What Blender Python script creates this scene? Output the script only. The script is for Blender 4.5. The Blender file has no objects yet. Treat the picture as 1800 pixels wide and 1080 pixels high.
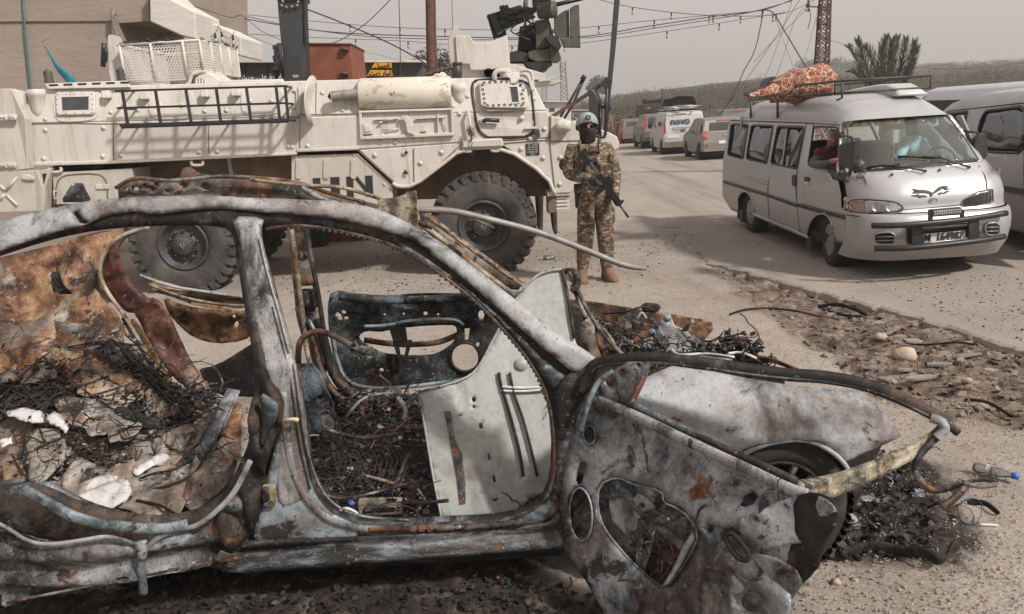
import bpy,bmesh,math,random
import numpy as np
from mathutils import Vector,Matrix,noise
from mathutils.geometry import delaunay_2d_cdt
V=Vector
rad=math.radians
rnd=random.Random(7)
SC=bpy.context.scene
COL=SC.collection
FOC=1400.0
PCX,PCY=900.0,540.0
CAM_H=1.75
PITCH=math.atan(332/1400)
ROLL=rad(3.6)
_c,_s=math.cos(PITCH),math.sin(PITCH)
_cr,_sr=math.cos(ROLL),math.sin(ROLL)
FWD=V((0,_c,-_s));_r0=V((1,0,0));_u0=V((0,_s,_c))
RGT=_cr*_r0-_sr*_u0
UPV=_sr*_r0+_cr*_u0
CAM=V((0,0,CAM_H))
cd=bpy.data.cameras.new('camera');cam=bpy.data.objects.new('camera',cd);COL.objects.link(cam)
cd.sensor_width=36;cd.lens=28;cd.clip_start=0.05;cd.clip_end=5000
cam.matrix_world=Matrix(((RGT.x,UPV.x,-FWD.x,CAM.x),(RGT.y,UPV.y,-FWD.y,CAM.y),(RGT.z,UPV.z,-FWD.z,CAM.z),(0,0,0,1)))
cd.dof.use_dof=True;cd.dof.focus_distance=8.0;cd.dof.aperture_fstop=9.0
SC.camera=cam
SUN_EL,SUN_AZ=41.0,130.0
world=bpy.data.worlds.new('World');SC.world=world;world.use_nodes=True
nt=world.node_tree;nt.nodes.clear()
sk=nt.nodes.new('ShaderNodeTexSky');sk.sky_type='NISHITA';sk.sun_disc=False
sk.sun_elevation=rad(SUN_EL);sk.sun_rotation=rad(SUN_AZ);sk.dust_density=8;sk.air_density=1.5
mx=nt.nodes.new('ShaderNodeMix');mx.data_type='RGBA';mx.inputs[0].default_value=0.9
mx.inputs[7].default_value=(4.95,4.5,4.28,1)
nt.links.new(sk.outputs[0],mx.inputs[6])
bg=nt.nodes.new('ShaderNodeBackground');bg.inputs[1].default_value=0.1
wo=nt.nodes.new('ShaderNodeOutputWorld')
nt.links.new(mx.outputs[2],bg.inputs[0]);nt.links.new(bg.outputs[0],wo.inputs[0])
sl=bpy.data.lights.new('sun','SUN');sl.energy=3.4;sl.angle=rad(4.5);sl.color=(1.0,0.955,0.905)
sun=bpy.data.objects.new('sun',sl);COL.objects.link(sun)
_el,_az=rad(SUN_EL),rad(SUN_AZ)
_sd=V((math.sin(_az)*math.cos(_el),math.cos(_az)*math.cos(_el),math.sin(_el)))
sun.rotation_euler=(-_sd).to_track_quat('-Z','Y').to_euler()
SC.view_settings.view_transform='Standard';SC.view_settings.look='None'
SC.view_settings.exposure=0.50;SC.view_settings.gamma=1
SC.view_settings.use_curve_mapping=False
SC.cycles.use_denoising=True
SC.cycles.max_bounces=6;SC.cycles.volume_bounces=0
SC.cycles.caustics_reflective=False;SC.cycles.caustics_refractive=False
def ray(px,py):
 u=(px-PCX)/FOC;v=-(py-PCY)/FOC
 return FWD+u*RGT+v*UPV
def atY(px,py,Y):
 d=ray(px,py);return CAM+d*(Y/d.y)
def atX(px,py,X):
 d=ray(px,py);return CAM+d*(X/d.x)
def atZ(px,py,Z=0.0):
 d=ray(px,py);return CAM+d*((Z-CAM_H)/d.z)
def atD(px,py,D):
 return CAM+ray(px,py)*D
class Surf:
 """a surface Y = fn(x, z), facing the camera side (-Y); w is height above it towards -Y"""
 def __init__(s,fn):
  s.fn=fn if callable(fn) else(lambda x,z,k=fn:k)
 def p(s,px,py,w=0.0):
  d=ray(px,py);Y=3.0
  if hasattr(s,'y0'):Y=s.y0
  for _ in range(12):
   q=CAM+d*(Y/d.y);Y=s.fn(q.x,q.z)-w
  return CAM+d*(Y/d.y)
 def at(s,x,z,w=0.0):
  return V((x,s.fn(x,z)-w,z))
 def uv(s,p):return(p.x,p.z)
 out=(0,-1,0)
class SurfX(Surf):
 """a surface X = fn(y, z) seen from the camera's side (-X)"""
 out=(-1,0,0)
 def p(s,px,py,w=0.0):
  d=ray(px,py);X=s.fn(10,1)
  for _ in range(12):
   q=CAM+d*(X/d.x);X=s.fn(q.y,q.z)-w
  return CAM+d*(X/d.x)
 def at(s,y,z,w=0.0):return V((s.fn(y,z)-w,y,z))
 def uv(s,p):return(p.y,p.z)
def plane3(a,b,c):
 n=(b-a).cross(c-a);
 return Surf(lambda x,z:a.y-(n.x*(x-a.x)+n.z*(z-a.z))/n.y)
def tag(o,label=None,cat=None,group=None,kind=None):
 if label:o['label']=label
 if cat:o['category']=cat
 if group:o['group']=group
 if kind:o['kind']=kind
 return o
def thing(name,label,cat,loc=(0,0,0),rz=0,group=None):
 o=bpy.data.objects.new(name,None);o.empty_display_size=0.1
 COL.objects.link(o);o.location=loc;o.rotation_euler=(0,0,rz)
 return tag(o,label,cat,group)
def wmat(o):
 m=o.matrix_basis.copy()
 if o.parent is not None:m=wmat(o.parent)@o.matrix_parent_inverse@m
 return m
def par(o,parent):
 """parent a child whose mesh was made in world space"""
 o.parent=parent;o.matrix_parent_inverse=wmat(parent).inverted();return o
def copy_tree(o,parent=None):
 c=o.copy();COL.objects.link(c);c.parent=parent
 for ch in list(o.children):copy_tree(ch,c)
 return c
class MB:
 def __init__(s):s.v=[];s.f=[];s.m=[];s.sm=[]
 def add(s,vs,fs,mi=0,smooth=False):
  b=len(s.v);s.v+=[tuple(q) for q in vs];s.f+=[tuple(i+b for i in f) for f in fs]
  s.m+=[mi]*len(fs);s.sm+=[smooth]*len(fs);return s
 def box(s,c,d,rot=None,mi=0):
  c=V(c);hx,hy,hz=d[0]/2,d[1]/2,d[2]/2
  vs=[V((x,y,z)) for x in(-hx,hx) for y in(-hy,hy) for z in(-hz,hz)]
  if rot is not None:vs=[rot@q for q in vs]
  vs=[q+c for q in vs]
  return s.add(vs,[(0,1,3,2),(4,6,7,5),(0,4,5,1),(2,3,7,6),(0,2,6,4),(1,5,7,3)],mi)
 def box2(s,a,b,mi=0):
  a=V(a);b=V(b);return s.box((a+b)/2,(abs(b.x-a.x),abs(b.y-a.y),abs(b.z-a.z)),None,mi)
 def tube(s,pts,r,n=8,mi=0,cap=True,smooth=True,sx=1.0,up=None,closed=False):
  pts=[V(p) for p in pts];N=len(pts)
  rs=r if isinstance(r,(list,tuple)) else[r]*N
  base=len(s.v);vs=[];prev=None
  for i,p in enumerate(pts):
   if closed:t=pts[(i+1)%N]-pts[i-1]
   else:t=pts[min(i+1,N-1)]-pts[max(i-1,0)]
   if t.length<1e-9:t=V((0,0,1))
   t.normalize()
   if prev is None:
    a=V(up) if up is not None else(V((0,0,1)) if abs(t.z)<0.9 else V((1,0,0)))
    e1=a-t*a.dot(t);e1 .normalize()
   else:
    e1=prev-t*prev.dot(t)
    if e1 .length<1e-6:e1=t.orthogonal()
    e1 .normalize()
   prev=e1;e2=t.cross(e1)
   for k in range(n):
    a=2*math.pi*(k+(0.5 if n==4 else 0))/n
    vs.append(p+rs[i]*(math.cos(a)*e1+sx*math.sin(a)*e2))
  fs=[]
  for i in range(N if closed else N-1):
   j=(i+1)%N
   for k in range(n):fs.append((i*n+k,i*n+(k+1)%n,j*n+(k+1)%n,j*n+k))
  if cap and not closed:
   fs.append(tuple(range(n-1,-1,-1)));fs.append(tuple((N-1)*n+k for k in range(n)))
  return s.add(vs,fs,mi,smooth and n>4)
 def cyl(s,a,b,r,n=12,r2=None,mi=0,smooth=True):
  return s.tube([a,b],[r,r if r2 is None else r2],n,mi,True,smooth)
 def lathe(s,prof,n=24,o=(0,0,0),ax=(0,0,1),mi=0,smooth=True,closed=False):
  """prof: list of (radius, height along ax)"""
  ax=V(ax).normalized();e1=ax.orthogonal().normalized();e2=ax.cross(e1);o=V(o)
  vs=[o+ax*h+r*(math.cos(2*math.pi*k/n)*e1+math.sin(2*math.pi*k/n)*e2) for r,h in prof for k in range(n)]
  fs=[]
  M=len(prof)
  for i in range(M if closed else M-1):
   j=(i+1)%M
   for k in range(n):fs.append((i*n+k,i*n+(k+1)%n,j*n+(k+1)%n,j*n+k))
  return s.add(vs,fs,mi,smooth)
 def prism(s,pts,off,mi=0,smooth=False):
  """polygon (3D points) extruded by vector off"""
  pts=[V(p) for p in pts];n=len(pts);off=V(off)
  vs=pts+[p+off for p in pts]
  fs=[tuple(range(n)),tuple(range(2*n-1,n-1,-1))]+[(i,i+n,(i+1)%n+n,(i+1)%n) for i in range(n)]
  return s.add(vs,fs,mi,smooth)
 def loft(s,secs,mi=0,smooth=True,close_u=True,caps=True):
  n=len(secs[0]);vs=[q for sec in secs for q in sec];fs=[]
  for i in range(len(secs)-1):
   for k in range(n if close_u else n-1):
    fs.append((i*n+k,i*n+(k+1)%n,(i+1)*n+(k+1)%n,(i+1)*n+k))
  if caps and close_u:
   fs.append(tuple(range(n-1,-1,-1)));fs.append(tuple((len(secs)-1)*n+k for k in range(n)))
  return s.add(vs,fs,mi,smooth)
 def build(s,name,mats,parent=None,label=None,bevel=0,kind=None,recalc=True,world=True,seg=1):
  me=bpy.data.meshes.new(name);me.from_pydata(s.v,[],s.f);me.validate()
  if len(me.polygons)==len(s.f):
   me.polygons.foreach_set('material_index',s.m);me.polygons.foreach_set('use_smooth',s.sm)
  if recalc:
   bm=bmesh.new();bm.from_mesh(me);bmesh.ops.recalc_face_normals(bm,faces=bm.faces);bm.to_mesh(me);bm.free()
  for m in(mats if isinstance(mats,(list,tuple)) else[mats]):me.materials.append(m)
  o=bpy.data.objects.new(name,me);COL.objects.link(o)
  if parent is not None:par(o,parent) if world else setattr(o,'parent',parent)
  if label:o['label']=label
  if kind:o['kind']=kind
  if bevel:
   b=o.modifiers.new('bevel','BEVEL');b.width=bevel;b.segments=seg;b.limit_method='ANGLE';b.angle_limit=rad(40)
  return o
def inside(x,y,poly):
 c=False;j=len(poly)-1
 for i in range(len(poly)):
  xi,yi=poly[i];xj,yj=poly[j]
  if(yi>y)!=(yj>y) and x<(xj-xi)*(y-yi)/(yj-yi)+xi:c=not c
  j=i
 return c
def smoothpoly(pts,it=2):
 """Chaikin rounding of a closed outline"""
 for _ in range(it):
  out=[]
  for i in range(len(pts)):
   a,b=pts[i],pts[(i+1)%len(pts)]
   out.append(tuple(0.75*p+0.25*q for p,q in zip(a,b)));out.append(tuple(0.25*p+0.75*q for p,q in zip(a,b)))
  pts=out
 return pts
def smoothline(pts,it=2):
 for _ in range(it):
  out=[pts[0]]
  for i in range(len(pts)-1):
   a,b=pts[i],pts[i+1]
   out.append(tuple(0.75*p+0.25*q for p,q in zip(a,b)));out.append(tuple(0.25*p+0.75*q for p,q in zip(a,b)))
  out.append(pts[-1]);pts=out
 return pts
def ell(cx,cy,rx,ry,n=18,a0=0):
 a0=rad(a0)
 return[(cx+rx*math.cos(t)*math.cos(a0)-ry*math.sin(t)*math.sin(a0),cy+rx*math.cos(t)*math.sin(a0)+ry*math.sin(t)*math.cos(a0)) for t in[2*math.pi*k/n for k in range(n)]]
def densify(poly,step):
 out=[]
 for i in range(len(poly)):
  a=poly[i];b=poly[(i+1)%len(poly)]
  L=math.hypot(b[0]-a[0],b[1]-a[1]);k=max(1,int(L/step))
  for j in range(k):out.append((a[0]+(b[0]-a[0])*j/k,a[1]+(b[1]-a[1])*j/k))
 return out
def cdt(outer,holes,step):
 outer=densify(outer,step);holes=[densify(h,step) for h in holes]
 pts=[];edges=[]
 for L in[outer]+holes:
  b=len(pts);pts+=L;edges+=[(b+i,b+(i+1)%len(L)) for i in range(len(L))]
 xs=[p[0] for p in outer];ys=[p[1] for p in outer]
 y=min(ys)+step/2;row=0
 while y<max(ys):
  x=min(xs)+(step/2 if row%2 else 0)
  while x<max(xs):
   if inside(x,y,outer) and not any(inside(x,y,h) for h in holes):
    pts.append((x+rnd.uniform(-.15,.15)*step,y+rnd.uniform(-.15,.15)*step))
   x+=step
  y+=step*0.87;row+=1
 r=delaunay_2d_cdt([V(p) for p in pts],edges,[],0,1e-6)
 vs=r[0];fs=[]
 for f in r[2]:
  cx=sum(vs[i].x for i in f)/len(f);cy=sum(vs[i].y for i in f)/len(f)
  if inside(cx,cy,outer) and not any(inside(cx,cy,h) for h in holes):fs.append(tuple(f))
 return vs,fs
def sheet(name,surf,poly,holes=(),step=0.05,thick=0.003,relief=None,amp=0.0,freq=6.0,mats=None,parent=None,w=0.0,pix=True,label=None,kind=None,seed=0.0,smooth=True,rnd_=None,fold=0.0,ff=7.0):
 """a real sheet of metal: outline and holes traced on surf, dented by relief(x, z) and noise, given a thickness"""
 if pix:
  q=lambda L:[surf.uv(p) for p in(surf.p(a,b,w) for a,b in L)]
  poly=q(poly);holes=[q(h) for h in holes]
 vs,fs=cdt(poly,holes,step)
 out=[];dist=None
 if rnd_:
  Pn=np.array([(p.x,p.y) for p in vs]);dist=np.full(len(Pn),9.0)
  for L in[poly]+list(holes):
   for i in range(len(L)):
    a=np.array(L[i]);b=np.array(L[(i+1)%len(L)]);ab=b-a;tt=np.clip(((Pn-a)@ab)/(ab@ab+1e-12),0,1)
    dist=np.minimum(dist,np.linalg.norm(Pn-a-tt[:,None]*ab,axis=1))
 for i_,p in enumerate(vs):
  x,z=p.x,p.y;dy=w
  if rnd_:k_=min(1.0,dist[i_]/rnd_[1]);dy+=rnd_[0]*(math.sqrt(max(0,1-(1-k_)**2))-1)
  X0,Z0=x,z
  if relief:dy+=relief(x,z)
  if amp:
   nn=noise.noise_vector(V((x*freq+seed,z*freq,seed*1.7)));dy+=amp*nn.x
   nn2=noise.noise_vector(V((x*freq*3+seed,z*freq*3,seed*2.7)));dy+=amp*.35*nn2 .y
   nn3=noise.noise(V((x*freq*9+seed,z*freq*9,seed*.7)));dy+=amp*.13*nn3
   x+=amp*.3*nn.y;z+=amp*.3*nn.z
  if fold:dy+=fold*(1-2.2*abs(noise.noise(V((X0*ff+seed*3,Z0*ff*.8,seed+9)))))+fold*.5*(1-2.2*abs(noise.noise(V((X0*ff*2.3,Z0*ff*2.1+seed,seed+5)))))
  q_=surf.at(X0,Z0,dy);out.append(surf.at(x,z,dy+surf.fn(x,z)-surf.fn(X0,Z0)) if amp else q_)
 me=bpy.data.meshes.new(name);me.from_pydata(out,[],fs)
 bm=bmesh.new();bm.from_mesh(me);bmesh.ops.recalc_face_normals(bm,faces=bm.faces)
 o_=V(surf.out);s_=sum(f.normal.dot(o_) for f in bm.faces)
 if s_<0:bmesh.ops.reverse_faces(bm,faces=bm.faces)
 bm.to_mesh(me);bm.free()
 me.polygons.foreach_set('use_smooth',[smooth]*len(me.polygons))
 for m in(mats if isinstance(mats,(list,tuple)) else[mats]):me.materials.append(m)
 o=bpy.data.objects.new(name,me);COL.objects.link(o)
 so=o.modifiers.new('solid','SOLIDIFY');so.thickness=max(thick,0.0015);so.offset=-1
 if parent is not None:par(o,parent)
 if label:o['label']=label
 if kind:o['kind']=kind
 return o
def sweep(mb,path,prof,outv,mi=0,smooth=True,scale=None,jit=0.0,seed=0,caps=True):
 """profile [(a, b)] swept along path (3D); a is measured across the path, b along outv"""
 path=[V(p) for p in path];N=len(path);secs=[]
 for i,p in enumerate(path):
  t=(path[min(i+1,N-1)]-path[max(i-1,0)]).normalized()
  o=V(outv[i]) if isinstance(outv,list) else V(outv)
  o=(o-t*o.dot(t)).normalized();a_=t.cross(o)
  sc=1.0 if scale is None else(scale[i] if isinstance(scale,(list,tuple)) else scale)
  j=V((0,0,0))
  if jit:j=noise.noise_vector(p*5+V((seed,0,0)))*jit
  sec=[]
  for(a,b) in prof:
   q=p+a_*a*sc+o*b*sc+j
   if jit:q+=noise.noise_vector(q*14+V((seed,3,0)))*jit*.5
   sec.append(q)
  secs.append(sec)
 mb.loft(secs,mi,smooth,True,caps)
 return mb
def resample(pts,step):
 pts=[V(p) for p in pts];out=[pts[0]]
 for a,b in zip(pts,pts[1:]):
  k=max(1,int((b-a).length/step))
  for j in range(1,k+1):out.append(a.lerp(b,j/k))
 return out
def curve3(pts,n=6):
 """Catmull-Rom through 3D points"""
 pts=[V(p) for p in pts];P=[pts[0]]+pts+[pts[-1]];out=[]
 for i in range(1,len(P)-2):
  p0,p1,p2,p3=P[i-1:i+3]
  for k in range(n):
   t=k/n
   out.append(0.5*((2*p1)+(-p0+p2)*t+(2*p0-5*p1+4*p2-p3)*t*t+(-p0+3*p1-3*p2+p3)*t**3))
 out.append(pts[-1]);return out
import zlib
def sdx(s,m=30.0):return(zlib.crc32(s.encode())%9973)/9973*m
class NT:
 def __init__(s,name):
  s.m=bpy.data.materials.new(name);s.m.use_nodes=True;s.t=s.m.node_tree;s.t.nodes.clear()
  s.out=s.t.nodes.new('ShaderNodeOutputMaterial');s.b=s.t.nodes.new('ShaderNodeBsdfPrincipled')
  s.t.links.new(s.b.outputs[0],s.out.inputs[0]);s._co=None
 def n(s,k,**kw):
  x=s.t.nodes.new(k)
  for a,b in kw.items():setattr(x,a,b)
  return x
 def l(s,a,b):s.t.links.new(a,b)
 def co(s):
  if s._co is None:s._co=s.n('ShaderNodeTexCoord').outputs['Object']
  return s._co
 def noise(s,scale,detail=6,rough=.6,dist=0,stretch=None,off=0):
  x=s.n('ShaderNodeTexNoise');x.inputs['Scale'].default_value=scale;x.inputs['Detail'].default_value=detail
  x.inputs['Roughness'].default_value=rough;x.inputs['Distortion'].default_value=dist
  mp=s.n('ShaderNodeMapping');mp.inputs['Location'].default_value=(off,off*.7,off*1.3)
  if stretch:mp.inputs['Scale'].default_value=stretch
  s.l(s.co(),mp.inputs[0]);s.l(mp.outputs[0],x.inputs['Vector'])
  return x.outputs['Fac']
 def voro(s,scale,feature='F1',off=0,stretch=None,rnd_=1):
  x=s.n('ShaderNodeTexVoronoi',feature=feature);x.inputs['Scale'].default_value=scale
  x.inputs['Randomness'].default_value=rnd_
  mp=s.n('ShaderNodeMapping');mp.inputs['Location'].default_value=(off,off,off)
  if stretch:mp.inputs['Scale'].default_value=stretch
  s.l(s.co(),mp.inputs[0]);s.l(mp.outputs[0],x.inputs['Vector'])
  return x
 def ramp(s,fac,stops,interp='LINEAR'):
  x=s.n('ShaderNodeValToRGB');x.color_ramp.interpolation=interp;e=x.color_ramp.elements
  while len(e)<len(stops):e.new(0.5)
  for i,(p,c) in enumerate(stops):
   e[i].position=p
   e[i].color=(c,c,c,1) if isinstance(c,(int,float)) else(c[0],c[1],c[2],1)
  s.l(fac,x.inputs[0]);return x.outputs[0]
 def mix(s,fac,a,b,mode='MIX'):
  x=s.n('ShaderNodeMix',data_type='RGBA',blend_type=mode)
  for i,q in((0,fac),(6,a),(7,b)):
   if isinstance(q,(int,float)):x.inputs[i].default_value=q if i==0 else(q,q,q,1)
   elif isinstance(q,(tuple,list)):x.inputs[i].default_value=(q[0],q[1],q[2],1)
   else:s.l(q,x.inputs[i])
  return x.outputs[2]
 def bump(s,h,strength=.3,dist=.01):
  x=s.n('ShaderNodeBump');x.inputs['Strength'].default_value=strength;x.inputs['Distance'].default_value=dist
  s.l(h,x.inputs['Height'])
  if s.b.inputs['Normal'].is_linked:s.l(s.b.inputs['Normal'].links[0].from_socket,x.inputs['Normal'])
  s.l(x.outputs[0],s.b.inputs['Normal'])
 def set(s,col=None,rough=None,metal=None,spec=None,**kw):
  for k,q in(('Base Color',col),('Roughness',rough),('Metallic',metal),('Specular IOR Level',spec)):
   if q is None:continue
   if isinstance(q,(int,float)):s.b.inputs[k].default_value=q if k!='Base Color' else(q,q,q,1)
   elif isinstance(q,(tuple,list)):s.b.inputs[k].default_value=(q[0],q[1],q[2],1)
   else:s.l(q,s.b.inputs[k])
  for k,q in kw.items():s.b.inputs[k].default_value=q
  return s.m
def simple(name,col,rough=.6,metal=0.0,var=.25,scale=8,bump=.15,dirt=None,dirt_amt=.5,spec=None,fine=60,bd=.004):
 """paint, plastic, cloth...: one base colour with uneven tone, dirt patches and fine relief"""
 t=NT(name);f=t.noise(scale,7,.62,off=sdx(name))
 lo=tuple(c*(1-var) for c in col);hi=tuple(min(1,c*(1+var)) for c in col)
 c=t.ramp(f,[(.3,lo),(.7,hi)])
 if dirt:
  d=t.noise(scale*.35,9,.7,.6,off=sdx(name+'d'))
  k=t.ramp(d,[(1-dirt_amt-.12,0),(1-dirt_amt+.18,1)]);c=t.mix(k,c,dirt)
 t.set(c,rough,metal,spec)
 if bump:t.bump(t.noise(fine,4,.6),bump,bd)
 return t.m
def burnt(name,light=.5,rust=.3,tint=(.95,1.0,1.06),scale=3.0,rustcol=None,bump=.6,rough=.62,metal=.25,streak=None,brown=.25,soot=.25,fleck=0):
 """fire-bleached steel: zinc-white ash, blue grey, soot and rust in patches"""
 t=NT(name);o=sdx(name)
 a=t.noise(scale,12,.74,.35,streak,o)
 tc=lambda v:(v*tint[0],v*tint[1],v*tint[2])
 sh=.505-(light-.5)*.20
 c=t.ramp(a,[(sh-.115,(.010,.009,.009)),(sh-.065,tc(.026)),(sh-.02,tc(.075)),(sh+.035,tc(.17)),(sh+.12,tc(.37))])
 b=t.noise(scale*.8,8,.66,.8,streak,o+9)
 k=t.ramp(b,[(.56-brown*.16,0),(.64-brown*.16,.8)])
 c=t.mix(k,c,t.mix(.5,c,(.16,.10,.065)))
 r=t.noise(scale*1.4,10,.72,.7,None,o+17)
 rc=rustcol or[(.36,(.022,.010,.007)),(.47,(.085,.034,.018)),(.56,(.17,.075,.036)),(.66,(.29,.19,.12))]
 rr=t.ramp(t.noise(scale*3.1,8,.65,.2,None,o+5),rc)
 k=t.ramp(r,[(.66-rust*.34,0),(.70-rust*.34,1)])
 c=t.mix(k,c,rr)
 k=t.ramp(t.noise(scale*2.3,9,.7,1.2,streak,o+23),[(.585-soot*.12,0),(.635-soot*.12,.9)]);c=t.mix(k,c,(.013,.011,.010))
 k=t.ramp(t.noise(scale*16,5,.7,.3,None,o+31),[(.60-fleck,0),(.66-fleck,.6)]);c=t.mix(k,c,(.40,.37,.34))
 k=t.ramp(t.noise(scale*26,4,.7,.3,None,o+41),[(.60-fleck,0),(.64-fleck,.8)]);c=t.mix(k,c,(.02,.014,.01))
 v_=t.voro(scale*34,'F1',o);w_=t.mix(.05,t.co(),t.n('ShaderNodeTexNoise').outputs['Color']);t.l(w_,v_.inputs['Vector'])
 fl=t.ramp(v_.outputs['Color'],[(.1,.55),(.55,1.0),(.9,1.15)]);c=t.mix(.28,c,fl,'MULTIPLY')
 t.set(c,t.ramp(a,[(.3,rough+.2),(.7,rough-.12)]),metal)
 t.bump(fl,.08,.001)
 t.bump(t.noise(scale*9,8,.7,.2,None,o+3),bump,.006)
 t.bump(t.noise(scale*38,6,.7),bump*.8,.002)
 return t.m
M={}
def apc_paint(name,base=(.56,.525,.485),streaks=True):
 t=NT(name)
 c=t.ramp(t.noise(2.2,8,.65,.3),[(.3,tuple(x*.90 for x in base)),(.7,tuple(min(1,x*1.07) for x in base))])
 k=t.ramp(t.noise(1.1,10,.72,.8,(1,1,.6),4),[(.52,0),(.72,.55)]);c=t.mix(k,c,(.36,.32,.275))
 if streaks:
  k=t.ramp(t.noise(3.2,7,.6,.2,(5,5,.35),9),[(.53,0),(.70,.5)]);c=t.mix(k,c,(.29,.24,.18))
 k=t.ramp(t.noise(9,9,.78,.4,None,14),[(.655,0),(.68,.85)]);c=t.mix(k,c,(.22,.16,.12))
 k=t.ramp(t.noise(2.6,9,.8,.2,None,19),[(.64,0),(.65,.8)]);c=t.mix(k,c,(.36,.33,.30))
 t.set(c,t.ramp(t.noise(5,5),[(.3,.5),(.7,.75)]),0)
 t.bump(t.noise(30,5,.6),.12,.003);t.bump(t.noise(2.5,3,.5),.2,.02)
 return t.m
M['apc']=apc_paint('apc_offwhite_paint')
M['apc_panel']=apc_paint('apc_panel_paint',(.48,.445,.40))
def peeled():
 t=NT('apc_peeled_paint');c=t.ramp(t.noise(3,8),[(.3,(.54,.49,.42)),(.7,(.63,.58,.51))])
 n=t.noise(5,4,.55,.6,(.8,1,1.6),3)
 c=t.mix(t.ramp(n,[(.56,0),(.57,1)]),c,(.43,.37,.29))
 c=t.mix(t.ramp(t.noise(8,5,.6,.4,None,7),[(.655,0),(.665,1)]),c,(.13,.085,.06))
 t.set(c,.62);t.bump(n,.15,.004);return t.m
M['peeled']=peeled()
M['apc_dark']=simple('apc_muddy_underside',(.13,.095,.068),.9,0,.3,5,.4,(.24,.18,.13),.45)  # dusty brown with the shade under the hull mixed into the colour
M['black_steel']=simple('black_painted_steel',(.022,.022,.025),.45,.1,.4,10,.2,(.09,.08,.07),.3)
M['charcoal']=simple('charcoal_painted_steel',(.035,.036,.042),.5,0,.3,6,.2,(.10,.09,.08),.35)
M['olive']=simple('olive_green_armour',(.058,.063,.045),.6,0,.25,6,.2,(.12,.115,.09),.4)
M['olive_dark']=simple('dark_olive_armour',(.024,.026,.019),.55,0,.3,6,.2,(.08,.07,.05),.3)
M['gun']=simple('blued_gun_steel',(.016,.016,.018),.35,.5,.5,20,.3,(.05,.05,.05),.3)
def rubber(name,dust=.5,base=.022):
 t=NT(name);c=t.ramp(t.noise(6,8,.65),[(.3,base*.7),(.7,base*1.5)])
 c=t.mix(t.ramp(t.noise(3,9,.7,.5,None,6),[(.62-dust*.3,0),(.85-dust*.2,.8)]),c,(.14,.115,.095))
 t.set(c,.85);t.bump(t.noise(70,4),.35,.003);return t.m
M['rubber']=rubber('dusty_truck_tyre_rubber',.75,.03)
M['rubber2']=rubber('tyre_rubber',.3)
M['rubber_burnt']=rubber('scorched_tyre_rubber',.35,.014)
M['hub']=simple('dusty_black_wheel_hub',(.045,.045,.047),.6,.2,.4,12,.3,(.13,.11,.09),.45)
M['silver_rim']=simple('worn_silver_hubcap',(.33,.33,.33),.4,.6,.2,14,.1,(.13,.11,.09),.4)
M['burnt_rim']=burnt('burnt_alloy_rim',.35,.3,(1.05,.98,.92),9)
M['glass']=None
def glass(name,tintc=(.6,.68,.66),alpha=.35,rough=.03,dust=.12):
 t=NT(name)
 tr=t.n('ShaderNodeBsdfTransparent');tr.inputs[0].default_value=(tintc[0],tintc[1],tintc[2],1)
 gl=t.n('ShaderNodeBsdfGlossy');gl.inputs['Roughness'].default_value=rough
 gl.inputs[0].default_value=(.9,.95,1,1)
 df=t.n('ShaderNodeBsdfDiffuse');df.inputs[0].default_value=(.45,.40,.35,1)
 lw=t.n('ShaderNodeLayerWeight');lw.inputs[0].default_value=alpha
 m1=t.n('ShaderNodeMixShader');m2=t.n('ShaderNodeMixShader')
 t.l(lw.outputs['Fresnel'],m1 .inputs[0]);t.l(tr.outputs[0],m1 .inputs[1]);t.l(gl.outputs[0],m1 .inputs[2])
 d=t.ramp(t.noise(2,8,.7,.4),[(.3,dust*.8),(.75,dust*1.25)])
 t.l(d,m2 .inputs[0]);t.l(m1 .outputs[0],m2 .inputs[1]);t.l(df.outputs[0],m2 .inputs[2])
 t.l(m2 .outputs[0],t.out.inputs[0]);t.t.nodes.remove(t.b);return t.m
M['glass']=glass('van_windscreen_glass',(.86,.95,.93),.18,.02,.10)
M['glass_dark']=glass('tinted_side_glass',(.13,.15,.15),.5,.02,.05)
M['glass_far']=simple('dusty_far_car_glass',(.045,.045,.045),.2,0,.3,5,0,(.12,.10,.09),.35)
M['armour_glass']=simple('thick_armoured_glass',(.05,.055,.065),.12,0,.3,6,0)
def carpaint(name,col,metal=.65,rough=.32,dirt=(.28,.23,.18),amt=.4,low=True):
 t=NT(name);c=t.ramp(t.noise(2.5,6,.6),[(.3,tuple(x*.93 for x in col)),(.7,tuple(min(1,x*1.05) for x in col))])
 k=t.ramp(t.noise(1.8,10,.72,.6,None,5),[(.66-amt*.3,0),(.9-amt*.2,.6)])
 c=t.mix(k,c,dirt)
 k2=t.ramp(t.noise(22,6,.75,.2,None,2),[(.60,0),(.75,.22)]);c=t.mix(k2,c,dirt)
 if low:
  sx=t.n('ShaderNodeSeparateXYZ');t.l(t.co(),sx.inputs[0])
  mr=t.n('ShaderNodeMapRange');mr.inputs[1].default_value=1.0;mr.inputs[2].default_value=.15
  mr.inputs[3].default_value=0;mr.inputs[4].default_value=.55;t.l(sx.outputs[2],mr.inputs[0])
  c=t.mix(mr.outputs[0],c,dirt)
 t.set(c,t.ramp(k,[(0,rough),(.6,.6)]),metal)
 t.bump(t.noise(1.6,3,.5),.25,.02);return t.m
M['silver']=carpaint('silver_van_paint',(.50,.50,.51),.35,.36,(.27,.24,.21),.3)
M['white_car']=carpaint('white_van_paint',(.50,.50,.49),0,.35,amt=.3)
M['grey_car']=carpaint('grey_car_paint',(.15,.135,.125),.4,.4,amt=.6)
M['beige_car']=carpaint('silver_beige_car_paint',(.25,.23,.22),.4,.4,amt=.5)
M['truck_canvas']=simple('brown_truck_canvas',(.085,.07,.058),.95,0,.25,3,.4,(.15,.125,.10),.5)
M['dark_inside']=simple('dark_interior',(.02,.017,.015),.9)
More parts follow.
